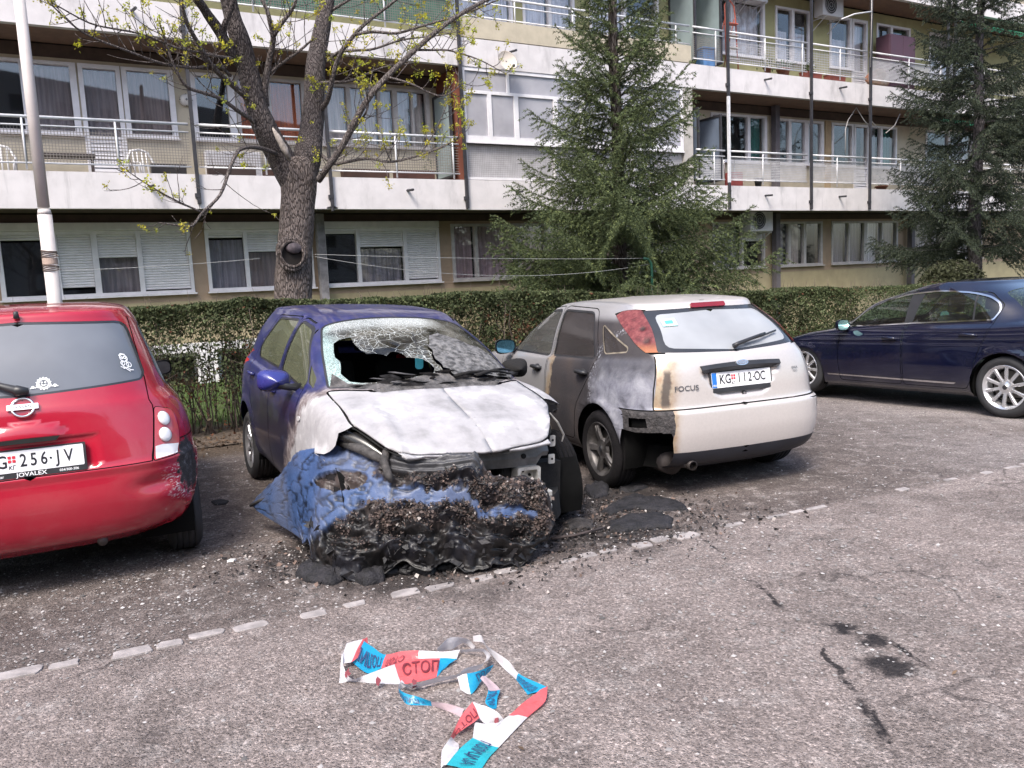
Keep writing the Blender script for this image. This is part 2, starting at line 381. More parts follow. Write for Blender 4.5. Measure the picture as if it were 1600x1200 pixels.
    tag(link('gravel', np_mesh('gravel', V.reshape(-1, 3), F, tm.m, col=np.repeat(tint, 6, 0))), 'loose pale stone chips scattered over the asphalt', 'gravel', kind='stuff')
TAR = [(1.47, 3.05, .14), (1.50, 3.27, .09), (1.44, 3.42, .08)]
TARLINES = [((1.27, 3.32), (1.24, 2.82), .016), ((1.245, 2.85), (1.20, 2.42), .030), ((1.10, 4.82), (1.16, 4.45), .02), ((1.19, 4.05), (1.26, 3.62), .02), ((1.55, 3.35), (1.62, 2.98), .02)]
# ------------------------------------------------------------------ apartment building (local frame: x along the facade, y away from the viewer, z up)
def grid_wall(mb, s0, s1, z0, z1, y0, y1, holes, i=0):
    """slab with rectangular openings, cut into boxes"""
    zs = sorted({z0, z1, *[h[2] for h in holes if z0 < h[2] < z1], *[h[3] for h in holes if z0 < h[3] < z1]})
    for a, b in zip(zs[:-1], zs[1:]):
        hs = sorted([(h[0], h[1]) for h in holes if h[2] <= a + 1e-6 and h[3] >= b - 1e-6]); x = s0
        for h0, h1 in hs:
            if h0 > x: mb.box(x, h0, y0, y1, a, b, i)
            x = max(x, h1)
        if x < s1: mb.box(x, s1, y0, y1, a, b, i)

def build_building():
    root = empty('apartment_building', (0, 0, 0), PHI, 'long grey apartment block with balconies along every storey', 'building')
    PL = sm('fascia_concrete', (.61, .58, .585), .85, var=.07, scale=3, bump=.25, bscale=30, grime=.7)
    WT = sm('wall_tan', (.36, .265, .19), .9, var=.1, scale=3, bump=.2, grime=.3); WB = sm('wall_beige', (.47, .415, .32), .9, var=.1, scale=3, bump=.25, bscale=90, grime=.3)
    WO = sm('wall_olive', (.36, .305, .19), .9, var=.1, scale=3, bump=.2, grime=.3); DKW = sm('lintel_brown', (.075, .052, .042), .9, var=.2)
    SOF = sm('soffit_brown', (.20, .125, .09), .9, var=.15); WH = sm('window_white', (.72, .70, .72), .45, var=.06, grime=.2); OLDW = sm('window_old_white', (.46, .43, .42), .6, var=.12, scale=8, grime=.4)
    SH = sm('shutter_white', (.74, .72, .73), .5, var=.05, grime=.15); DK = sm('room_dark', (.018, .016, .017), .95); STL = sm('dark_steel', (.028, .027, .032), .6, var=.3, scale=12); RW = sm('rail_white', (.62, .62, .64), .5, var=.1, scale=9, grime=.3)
    WIRE = sm('wire', (.20, .18, .165), .7); PALEW = sm('wire_pale', (.46, .45, .46), .6); GLS = glass("window_glass", (.98, .98, 1), .96, .02, .02, (.3, .3, .32)); GREF = glass("enclosed_glass", (.96, .96, .98), .95, .02, .62, (.50, .49, .53))  # enclosed panes: pale film is sky reflection painted into the colour
    CUR = {}
    for nm, c in (('white', (.85, .83, .84)), ('lace', (.33, .285, .275)), ('brown', (.34, .27, .24)), ('beige', (.70, .62, .55)), ('orange', (.62, .17, .06)), ('pink', (.58, .43, .44)), ('grey', (.36, .34, .36)), ('green', (.04, .18, .14)), ('dark', (.035, .032, .034))):
        t = NT('curtain_' + nm); cc = t.coord(); f = t.noise(t.map(cc, (9, 1, .35)), 3, 4, .6); g = t.noise(cc, 26, 4, .6)
        t.done(t.mix(t.rng(f, .3, .7), tuple(q * .7 for q in c), tuple(min(1, q * 1.2) for q in c)), .9); CUR[nm] = t.m
    def curtain(par, a, b, z0, z1, kind, y=.16, amp=.025):
        n = max(8, int((b - a) / .022)); V = []; r = random.Random(int(a * 977 + z0 * 31))
        ph = r.uniform(0, 6)
        for k in range(n + 1):
            s_ = a + (b - a) * k / n; yy = DW + y + amp * math.sin(k * .95 + ph) * (.6 + .4 * math.sin(k * .23)); V += [(s_, yy, z0), (s_, yy + .004 * r.uniform(-1, 1), z1)]
        link('curtain', mesh('curtain', V, [(2 * k, 2 * k + 2, 2 * k + 3, 2 * k + 1) for k in range(n)], CUR[kind], True), par)
    def shutter(par, a, b, z0, z1):
        m_ = MB(); z = z1
        while z - .045 > z0 - .001:
            m_.add([(a, DW + .015, z), (b, DW + .015, z), (a, DW + .005, z - .012), (b, DW + .005, z - .012), (a, DW + .003, z - .033), (b, DW + .003, z - .033), (a, DW + .016, z - .043), (b, DW + .016, z - .043)], [(0, 2, 3, 1), (2, 4, 5, 3), (4, 6, 7, 5)]); z -= .045
        o = m_.build('shutter', SH, par); o['kind'] = 'stuff'
    openings = {0: [], 1: [], 2: []}
    def window(lv, s0, s1, z0, z1, panes, frame=WH, header=0, fw=.055, zb=None):
        """frame with its sashes; panes: (a, b, kind[, shutter drop 0..1][, door])"""
        openings[lv].append((s0, s1, z0, z1)); fy0, fy1 = DW - .03, DW + .07
        m_ = MB(); ht = z1 - header
        zlow = min([z0] + [p[4] for p in panes if len(p) > 4])
        m_.box(s0, s1, fy0, fy1, ht - fw, ht); m_.box(s0, s1, fy0 - .012, fy1, z0, z0 + fw)
        xs = [s0] + [q for p in panes for q in (p[0], p[1])] + [s1]
        for k in range(0, len(xs), 2):
            a, b = xs[k], xs[k + 1]
            if b - a > .004:
                if b - a > .13 and 0 < k < len(xs) - 2: m_.box(a, (a + b) / 2 - .004, fy0, fy1, z0 + fw, ht - fw); m_.box((a + b) / 2 + .004, b, fy0 - .004, fy1, z0 + fw, ht - fw)
                else: m_.box(a, b, fy0, fy1, z0 + fw, ht - fw)
        f = m_.build('window', frame, root)
        if header: MB().bbox(s0 + .004, s1 - .004, DW - .075, DW + .09, ht + .004, z1 + .02, .012).build('shutter_box', frame, f)
        sl = MB().box(s0 - .03, s1 + .03, DW - .09, DW - .034, z0 - .03, z0 - .002); sl.build('sill', frame, f)
        for p in panes:
            a, b, kind = p[:3]; drop = p[3] if len(p) > 3 else 0; zt = ht - fw; zz = zt - (zt - z0 - fw) * drop
            if drop: shutter(f, a + .003, b - .003, zz, zt)
            if drop < .99:
                g = MB().box(a, b, DW + .030, DW + .036, z0 + fw, zz); g.build('pane', GLS, f)
                if kind not in ('dark', 'open'): 
                    if kind == 'split': curtain(f, a, a + (b - a) * .42, z0 + .02, zz, 'white'); 
                    elif kind == 'valance': curtain(f, a, b, z0 + (zz - z0) * .0, z0 + (zz - z0) * .62, 'white')
                    else: curtain(f, a, b, z0 + .02, zz, kind)
        return f
    def door(lv, a, b, zfloor, z0, ztop, kind, frame=WH):
        """balcony door: glazed above, slatted white board below"""
        openings[lv].append((a, b, zfloor, ztop)); m_ = MB(); w_ = .07
        m_.box(a, a + w_, DW - .035, DW + .07, zfloor, ztop); m_.box(b - w_, b, DW - .035, DW + .07, zfloor, ztop); m_.box(a + w_, b - w_, DW - .035, DW + .07, ztop - w_, ztop); m_.box(a + w_, b - w_, DW - .035, DW + .07, z0 - .05, z0); m_.box(a + w_, b - w_, DW - .035, DW + .07, zfloor, zfloor + .05)
        f = m_.build('balcony_door', frame, root); MB().box(a + w_, b - w_, DW + .03, DW + .036, z0, ztop - w_).build('pane', GLS, f)
        n = 9; h = (z0 - .05 - zfloor - .05) / n
        for k in range(n):
            z = zfloor + .05 + k * h
            MB().add([(a + w_, DW - .02, z + .004), (b - w_, DW - .02, z + .004), (b - w_, DW + .0, z + h - .004), (a + w_, DW + .0, z + h - .004), (a + w_, DW + .02, z + .004), (b - w_, DW + .02, z + .004), (b - w_, DW + .02, z + h - .004), (a + w_, DW + .02, z + h - .004)], [(0, 1, 2, 3), (3, 2, 6, 7), (1, 0, 4, 5), (0, 3, 7, 4), (2, 1, 5, 6)]).build('slat', frame, f)
        if kind not in ('dark',): curtain(f, a + w_, b - w_, z0, ztop - w_, kind)
    # ---- ground floor
    Z0, Z1 = 1.70, 2.94
    window(0, -4.3, -1.75, Z0, Z1, [(-4.24, -3.1, 'dark', .5), (-3.0, -1.81, 'dark', 1)], header=.12)
    window(0, -.95, 2.05, Z0, Z1, [(-.88, -.14, 'dark', .12), (-.06, .44, 'dark', .93), (.54, 1.15, 'lace', .40), (1.23, 1.99, 'dark', 1)], header=.12)
    window(0, 2.30, 4.27, Z0, Z1, [(2.36, 2.98, 'grey', .12), (3.05, 3.62, 'brown', .36), (3.69, 4.20, 'brown', .36)], header=.12)
    window(0, 4.48, 6.97, Z0, Z1, [(4.54, 5.16, 'dark', .06), (5.23, 6.16, 'grey', .34), (6.24, 6.91, 'dark', 1)], header=.12)
    window(0, 7.25, 10.45, Z0, 2.90, [(7.32, 7.80, 'pink'), (7.87, 8.83, 'pink'), (8.93, 9.55, 'pink'), (9.62, 10.38, 'pink')], OLDW)
    window(0, 11.4, 13.6, Z0, 2.90, [(11.46, 12.4, 'dark'), (12.47, 13.53, 'grey')], OLDW)
    window(0, 14.6, 16.45, Z0, 2.90, [(14.66, 15.6, 'grey'), (15.67, 16.39, 'dark', .45)], OLDW)
    window(0, 16.9, 18.68, Z0, 2.90, [(16.96, 17.33, 'grey'), (17.42, 17.92, 'beige'), (18.02, 18.61, 'dark')], OLDW)
    window(0, 19.05, 21.95, Z0, 2.90, [(19.11, 19.75, 'grey'), (19.82, 20.42, 'grey'), (20.55, 21.2, 'white'), (21.26, 21.88, 'grey')], OLDW)
    window(0, 22.7, 26.2, Z0, 2.90, [(22.77, 23.7, 'grey'), (23.78, 24.9, 'dark'), (25.0, 26.13, 'grey')], OLDW)
    m_ = MB().bbox(2.42, 3.40, DW - .16, DW - .002, 3.72, 4.22, .01); vb = m_.build('vent_board', WH, root)
    for k in range(8): MB().add([(2.45, DW - .165, 3.76 + .055 * k), (3.37, DW - .165, 3.76 + .055 * k), (3.37, DW - .18, 3.80 + .055 * k), (2.45, DW - .18, 3.80 + .055 * k), (3.37, DW - .162, 3.80 + .055 * k), (2.45, DW - .162, 3.80 + .055 * k)], [(0, 1, 2, 3), (3, 2, 4, 5)]).build('slat', WH, vb)
    # ---- basement lights low in the plinth
    for a in (-3.4, -.3, 1.15, 2.35, 4.2, 5.6):
        openings[0].append((a, a + 1.0, .05, .58)); f = MB().box(a, a + 1.0, DW - .02, DW + .05, .54, .60).box(a, a + .05, DW - .02, DW + .05, .05, .54).box(a + .95, a + 1.0, DW - .02, DW + .05, .05, .54).build('basement_window', WH, root)
        MB().box(a + .05, a + .95, DW + .01, DW + .016, .05, .54).build('pane', GLS, f)
    # ---- first floor
    F1, S1, T1 = 3.70, 4.42, 5.60
    window(1, -4.2, -1.9, S1, T1, [(-4.14, -3.1, 'white'), (-3.0, -1.96, 'lace')])
    window(1, -1.35, .50, S1, T1, [(-1.28, -.32, 'split'), (-.22, .40, 'lace')]); door(1, .53, 1.17, F1, S1, T1, 'lace'); window(1, 1.19, 2.02, S1, T1, [(1.27, 1.93, 'brown')])
    window(1, 2.30, 3.05, S1, T1, [(2.38, 2.93, 'dark')]); window(1, 3.07, 4.35, S1, T1, [(3.13, 3.62, 'orange'), (3.70, 4.28, 'orange')], OLDW)
    window(1, 4.62, 6.92, S1, T1, [(4.68, 5.16, 'beige'), (5.24, 5.80, 'beige'), (5.86, 6.12, 'white'), (6.22, 6.52, 'white'), (6.56, 6.84, 'beige')], OLDW)
    window(1, 8.0, 10.2, S1, T1, [(8.06, 9.1, 'dark'), (9.2, 10.14, 'white')]); window(1, 10.8, 12.9, S1, T1, [(10.86, 11.8, 'dark'), (11.9, 12.84, 'dark')])
    window(1, 14.6, 16.55, S1, T1 + .02, [(14.67, 15.85, 'dark'), (15.95, 16.46, 'green')]); window(1, 16.88, 18.72, S1, T1, [(16.95, 17.36, 'dark'), (17.46, 17.98, 'dark'), (18.12, 18.62, 'dark')])
    window(1, 19.05, 19.95, S1, T1, [(19.12, 19.87, 'dark')]); door(1, 19.97, 20.60, F1, S1, T1, 'dark'); window(1, 20.62, 21.85, S1, T1, [(20.68, 21.1, 'grey'), (21.2, 21.78, 'green')])
    window(1, 23.2, 25.6, S1, T1, [(23.27, 24.3, 'dark'), (24.4, 25.53, 'grey')])
    # ---- second floor
    F2, S2, T2 = 6.46, 7.06, 8.44
    window(2, -2.0, .5, S2, T2, [(-1.94, -.8, 'lace'), (-.7, .44, 'lace')]); window(2, 1.0, 3.4, S2, T2, [(1.06, 2.1, 'grey'), (2.2, 3.34, 'grey')]); window(2, 4.0, 6.6, S2, T2, [(4.06, 5.2, 'white'), (5.3, 6.54, 'grey')])
    window(2, 7.4, 9.0, S2, T2, [(7.46, 8.15, 'white'), (8.25, 8.94, 'white')]); window(2, 9.25, 10.6, S2, T2, [(9.31, 9.9, 'white'), (9.98, 10.54, 'white')]); window(2, 11.0, 13.0, S2, T2, [(11.06, 11.95, 'white'), (12.05, 12.94, 'dark')])
    window(2, 14.7, 16.5, S2, T2, [(14.76, 15.3, 'valance'), (15.45, 16.42, 'white')]); window(2, 16.88, 18.25, S2, T2, [(16.95, 17.48, 'valance'), (17.58, 18.15, 'valance')])
    window(2, 18.95, 19.85, S2, T2, [(19.02, 19.76, 'valance')]); door(2, 19.87, 20.50, F2, S2, T2, 'white'); window(2, 20.9, 22.4, S2, T2, [(20.96, 21.5, 'dark'), (21.6, 22.33, 'dark')]); window(2, 23.3, 25.8, S2, T2, [(23.36, 24.4, 'white'), (24.5, 25.74, 'white')])
    # ---- walls
    A, B = -9.0, 34.0
    m_ = MB(); grid_wall(m_, A, B, -.4, 1.55, DW, DW + .25, openings[0]); m_.build('plinth_wall', WO, root)
    m_ = MB(); grid_wall(m_, A, B, 1.55, 2.96, DW, DW + .25, openings[0]); m_.build('ground_floor_wall', WT, root)
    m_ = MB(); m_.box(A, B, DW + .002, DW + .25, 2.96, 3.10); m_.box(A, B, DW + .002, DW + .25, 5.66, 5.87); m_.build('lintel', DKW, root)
    m_ = MB(); grid_wall(m_, A, B, 3.25, 5.66, DW, DW + .25, openings[1]); m_.build('first_floor_wall', WB, root)
    m_ = MB(); grid_wall(m_, A, B, 6.0, 8.70, DW, DW + .25, openings[2]); m_.build('second_floor_wall', sm('wall_pale_olive', (.34, .325, .17), .9, var=.1, scale=3, bump=.2, grime=.3), root)
    m_ = MB(); m_.box(A, B, DW, DW + .25, 8.85, 12.2); m_.build('third_floor_wall', WB, root)
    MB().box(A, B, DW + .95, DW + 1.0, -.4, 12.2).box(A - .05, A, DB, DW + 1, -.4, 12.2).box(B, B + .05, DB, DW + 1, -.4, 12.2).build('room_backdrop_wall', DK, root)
    MB().box(A, B, DB, DW + 8, 12.2, 12.4).build('roof', PL, root)
    # white pier behind the hedge
    MB().box(1.95, 2.3, DW - .25, DW - .02, -.1, .62).box(1.2, 3.2, DW - .22, DW - .03, .62, .78).build('area_wall', sm('area_white', (.70, .68, .68), .8, var=.1, grime=.3), root)
    # ---- balcony slabs: front beam with the floor behind it
    for z0, z1, nm in ((3.10, 3.68, 1), (5.87, 6.41, 2), (8.72, 9.28, 3)):
        m_ = MB(); cuts = [A, 2.12, 4.42, 7.17, 14.2, 19.3, B]
        for a, b in zip(cuts[:-1], cuts[1:]): m_.box(a + .004, b - .004, DB, DB + .12, z0 + random.uniform(-.006, .006), z1 + random.uniform(-.01, .01))
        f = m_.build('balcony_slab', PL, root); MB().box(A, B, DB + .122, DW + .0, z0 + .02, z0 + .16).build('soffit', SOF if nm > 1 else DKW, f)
        sp = MB()
        for s_ in (-.2, 1.35, 5.9, 8.3, 15.4, 18.1, 21.4): sp.tube([(s_, DB + .1, z0 + .40), (s_, DB - .16, z0 + .385)], .022, 8)
        if nm < 3:
            for k, s_ in enumerate((1.35, 5.9, 8.3, 15.4, 18.1, 21.4)): MB().tube([(s_, DB + .1, z0 + .36), (s_ + .06, DB - .20, z0 + .345)], .024, 8).build('drain_spout', STL, f)
    # plain beige band over the enclosed balcony
    MB().box(7.2, 13.1, DB - .004, DB + .08, 6.425, 6.80).build('parapet_panel', WB, root)
    # ---- railings with wire mesh
    def railing(s0, s1, zt, zb, posts, mesh_on=True, pitch=.045, back=None, double=True, wm=None, h=.0048):
        m_ = MB(); y = DB + .05
        m_.tube([(s0, y, zt), (s1, y, zt)], .024, 8); 
        if double: m_.tube([(s0, y, zt - .13), (s1, y, zt - .13)], .014, 6)
        m_.tube([(s0, y, zb), (s1, y, zb)], .014, 6)
        for p in posts: m_.tube([(p, y, zb - .1), (p, y, zt)], .016, 6)
        f = m_.build('railing', RW, root, True)
        if mesh_on:
            V = []; F = []; zl, zh = zb, zt - .13
            def bar(a, b, c, d):
                k = len(V); V.extend([(a, y + .02, c), (b, y + .02, c), (b, y + .02, d), (a, y + .02, d)]); F.append((k, k + 1, k + 2, k + 3))
            n = int((s1 - s0) / pitch)
            for k in range(n): x = s0 + k * pitch; bar(x - h, x + h, zl, zh)
            n = int((zh - zl) / pitch)
            for k in range(n): z = zl + k * pitch; bar(s0, s1, z - h, z + h)
            o = link('wire_mesh', mesh('wire_mesh', V, F, wm or WIRE), f); o['kind'] = 'stuff'
        if back: MB().box(s0 + .02, s1 - .02, y + .03, y + .036, zb + .02, zt - .16).build('screen_cloth', back, f)
    railing(-6, 2.06, 4.50, 3.80, [-4.5, -3, -1.6, -.35, .95]); railing(2.18, 4.36, 4.50, 3.80, [3.3]); railing(4.48, 7.08, 4.50, 3.80, [5.75, 6.95], pitch=.05)
    railing(13.25, 14.14, 4.50, 3.82, [13.8], pitch=.04, wm=PALEW, h=.0085); railing(14.26, 16.97, 4.50, 3.82, [15.4], pitch=.04, wm=PALEW, h=.0085); railing(17.09, 19.24, 4.50, 3.82, [18.1], pitch=.04, wm=PALEW, h=.0085); railing(19.36, 22.55, 4.50, 3.82, [20.7, 22.0], pitch=.035, wm=PALEW, h=.0085); railing(23.0, 30, 4.5, 3.82, [24.5, 26, 28])
    GRN = sm('screen_green', (.06, .16, .11), .8, var=.3, scale=8)
    railing(-6, 2.06, 7.25, 6.55, [-4.5, -3, -1.6, -.35, .95], back=sm('screen_violet', (.10, .075, .15), .8, var=.3, scale=8)); railing(2.18, 7.08, 7.25, 6.55, [3.3, 4.5, 5.7], back=GRN)
    railing(7.25, 13.1, 7.25, 6.85, [8.5, 9.9, 11.4, 12.7], False); railing(13.2, 14.14, 7.25, 6.55, [13.9]); railing(14.26, 16.97, 7.25, 6.55, [15.5, 16.8], pitch=.06, wm=PALEW, h=.006); railing(17.09, 19.24, 7.25, 6.55, [18.2], pitch=.06, wm=PALEW, h=.006); railing(19.36, 22.55, 7.25, 6.55, [21.0, 22.4], pitch=.035, wm=PALEW, h=.0085); railing(23.0, 30, 7.25, 6.55, [24.5, 26, 28], pitch=.05)
    # ---- dark steel posts and pillars
    for k, (s_, z0, z1) in enumerate(((2.12, 3.18, 9.3), (4.42, 3.14, 6.4), (7.17, 3.12, 9.3), (14.2, 5.75, 12), (17.03, 3.12, 12), (19.3, 3.12, 12), (22.6, 5.9, 12), (22.93, 5.9, 12))):
        m_ = MB().box(s_ - .028, s_ + .028, DB - .062, DB - .006, z0, z1)
        for zz in (3.28, 5.98, 8.8):
            if z0 < zz < z1: m_.box(s_ - .06, s_ + .03, DB - .066, DB - .002, zz, zz + .07)
        m_.build('steel_post', STL, root)
    MB().box(14.172, 14.228, DB - .06, DB - .004, 3.12, 3.75).build('steel_post', STL, root); MB().box(14.17, 14.23, DB - .062, DB - .006, 3.75, 5.75).build('white_post', RW, root)
    MB().tube([(4.42, DB - .03, 3.16), (4.42, DB - .03, 3.06)], .03, 8).tube([(4.42, DB - .03, 3.14), (4.17, DB + .08, 3.085)], .018, 6).tube([(4.42, DB - .03, 3.14), (4.67, DB + .08, 3.085)], .018, 6).build('post_bracket', STL, root)
    PIL = sm('pillar_grey', (.10, .09, .10), .85, var=.15, grime=.3)
    for a, z0, z1 in ((4.32, -.3, 3.09), (16.62, -.3, 3.09), (16.62, 3.26, 5.86), (22.28, -.3, 3.09), (10.75, -.3, 3.09)): MB().box(a, a + .15, DW - .26, DW - .10, z0, z1).build('pillar', PIL if a > 5 else sm('pillar_pale', (.20, .19, .20), .8, var=.3, scale=8), root)
    MB().box(18.78, 19.0, DW - .03, DW - .001, 3.3, 5.64).build('pilaster', sm('pilaster_ochre', (.42, .31, .19), .9, var=.1), root)
    # ---- balcony dividers: brown wall and frosted panels in dark frames
    MB().box(7.10, 7.22, DB + .125, DW - .001, 3.27, 5.86).build('divider_wall', sm('divider_red', (.16, .05, .03), .85, var=.2), root)
    FR = glass('frosted_panel', (.50, .60, .60), .6, .4, .55, (.38, .46, .47)); FRB = glass('frosted_blue_panel', (.35, .42, .52), .6, .4, .6, (.22, .27, .36))
    def divider(s_, y0, y1, z0, z1, slope=.0, mt=FR):
        m_ = MB(); w_ = .025
        for a in (y0, y1 - .05): m_.box(s_ - w_, s_ + w_, a, a + .05, z0, z1 + (slope if a > y0 else 0))
        m_.box(s_ - w_, s_ + w_, y0 + .05, y1 - .05, z0, z0 + .05); m_.add([(s_ - w_, y0, z1), (s_ + w_, y0, z1), (s_ + w_, y1, z1 + slope), (s_ - w_, y1, z1 + slope), (s_ - w_, y0, z1 + .05), (s_ + w_, y0, z1 + .05), (s_ + w_, y1, z1 + slope + .05), (s_ - w_, y1, z1 + slope + .05)], [(0, 3, 2, 1), (4, 5, 6, 7), (0, 1, 5, 4), (1, 2, 6, 5), (2, 3, 7, 6), (3, 0, 4, 7)])
        f = m_.build('balcony_divider', STL, root); MB().box(s_ - .006, s_ + .006, y0 + .05, y1 - .05, z0 + .05, z1).build('frosted_glass', mt, f)
    divider(7.0, DB + .15, DW - .05, 3.75, 5.40); divider(13.35, DB + .06, DB + .62, 3.8, 5.42, 0, FRB); divider(14.05, DB + .06, DW - .1, 3.8, 5.3, 0, FRB); divider(13.3, DB + .06, DW - .05, 6.5, 8.15); divider(14.1, DB + .06, DW - .05, 6.5, 8.3)
    MB().box(12.85, 13.12, DB + .01, DW - .001, 3.27, 5.86).build('divider_wall', sm('divider_beige', (.42, .39, .36), .85, var=.1, grime=.3), root)
    # ---- glazed-in balcony
    m_ = MB(); y0, y1 = DB + .015, DB + .085
    m_.box(7.2, 12.84, y0, y1, 4.40, 4.55); m_.box(7.2, 12.84, y0 - .03, y1, 4.40, 4.43); m_.box(7.2, 12.84, y0, y1, 5.37, 5.43); m_.box(7.2, 12.84, y0, y1, 5.80, 5.865); m_.box(7.2, 12.84, y0, y1, 3.69, 3.74)
    lows = [(7.28, 7.76), (7.85, 8.37), (8.47, 9.32), (9.42, 10.0), (10.12, 11.0), (11.1, 11.95), (12.05, 12.78)]; ups = [(7.28, 8.22), (8.28, 10.3), (10.38, 12.78)]
    x = 7.2
    for a, b in lows + [(12.84, 0)]: m_.box(x, a, y0, y1, 4.55, 5.37); x = b
    x = 7.2
    for a, b in ups + [(12.84, 0)]: m_.box(x, a, y0, y1, 5.43, 5.80); x = b
    for s_ in (7.2, 9.3, 11.4): m_.box(s_, s_ + .05, y0, y1, 3.74, 4.40)
    ef = m_.build('glazed_balcony', WH, root)
    for a, b in lows: MB().box(a, b, y0 + .03, y0 + .036, 4.55, 5.37).build('pane', GREF, ef)
    for a, b in ups: MB().box(a, b, y0 + .03, y0 + .036, 5.43, 5.80).build('pane', GREF, ef)
    MB().box(7.25, 12.84, DB + .09, DB + .11, 3.74, 4.40).build('parapet_sheet', sm('parapet_grey', (.46, .45, .47), .8, var=.1, grime=.3), ef)
    for a, b in ((8.47, 8.80), (9.42, 9.9), (10.2, 10.9)):
        n = 26; V = []
        for k in range(n + 1): s_ = a + (b - a) * k / n; V += [(s_, DB + .17 + .02 * math.sin(k * 1.3), 4.5), (s_, DB + .17 + .02 * math.sin(k * 1.3 + .3), 5.78)]
        link('curtain', mesh('curtain', V, [(2 * k, 2 * k + 2, 2 * k + 3, 2 * k + 1) for k in range(n)], CUR['white'], True), ef)
    V = []; F = []; h = .002
    for k in range(int(5.55 / .04)): s_ = 7.26 + k * .04; b = len(V); V += [(s_ - h, y0 - .004, 3.74), (s_ + h, y0 - .004, 3.74), (s_ + h, y0 - .004, 4.40), (s_ - h, y0 - .004, 4.40)]; F.append((b, b + 1, b + 2, b + 3))
    for k in range(16): z = 3.76 + k * .04; b = len(V); V += [(7.26, y0 - .004, z - h), (12.8, y0 - .004, z - h), (12.8, y0 - .004, z + h), (7.26, y0 - .004, z + h)]; F.append((b, b + 1, b + 2, b + 3))
    o = link('wire_mesh', mesh('wire_mesh', V, F, WIRE), ef); o['kind'] = 'stuff'
    return root
# ------------------------------------------------------------------ hedge, trees, garden strip
def W(s, d, z=0.0): return Vector((DR.x * s + DN.x * d, DR.y * s + DN.y * d, z))
def at(px, py, d):
    """point of the sight line through a photo pixel at distance d from the viewpoint across the bays"""
    r = CF + CR * ((px - 800) / 1250) - CU * ((py - 600) / 1250); t = d / r.dot(DN); return Vector((0, 0, CAMH)) + r * t
def fmat(name, rough=.75, trans=.25):
    t = NT(name); c = t.attr('tint'); t.done(c, rough, 0, 0, .25)
    tl = t.n('BsdfTranslucent'); t.l(c, tl.inputs[0]); mx = t.n('MixShader'); mx.inputs[0].default_value = trans; t.l(t.b.outputs[0], mx.inputs[1]); t.l(tl.outputs[0], mx.inputs[2]); t.l(mx.outputs[0], t.out.inputs[0]); return t.m
def leaf_quads(P, size, r, flat=0.0, aspect=.55, N=None):
    """one small pointed quad per point; size (n,), random facing"""
    n = len(P); a = r.normal(size=(n, 3)); 
    if N is not None: a = a * .7 + N
    a[:, 2] += flat; a /= np.linalg.norm(a, axis=1)[:, None]
    b = np.cross(a, r.normal(size=(n, 3))); b /= np.linalg.norm(b, axis=1)[:, None] + 1e-9; c = np.cross(a, b); s = size[:, None]
    V = np.stack([P - b * s, P + c * s * aspect + a * s * .12, P + b * s, P - c * s * aspect + a * s * .12], 1)
    return V.reshape(-1, 3), np.arange(n * 4).reshape(n, 4)
def tubes(lines, name, mat_, parent, n=5, smooth=True):
    m_ = MB()
    for pts, rad in lines: m_.tube(pts, rad, n)
    return m_.build(name, mat_, parent, smooth)

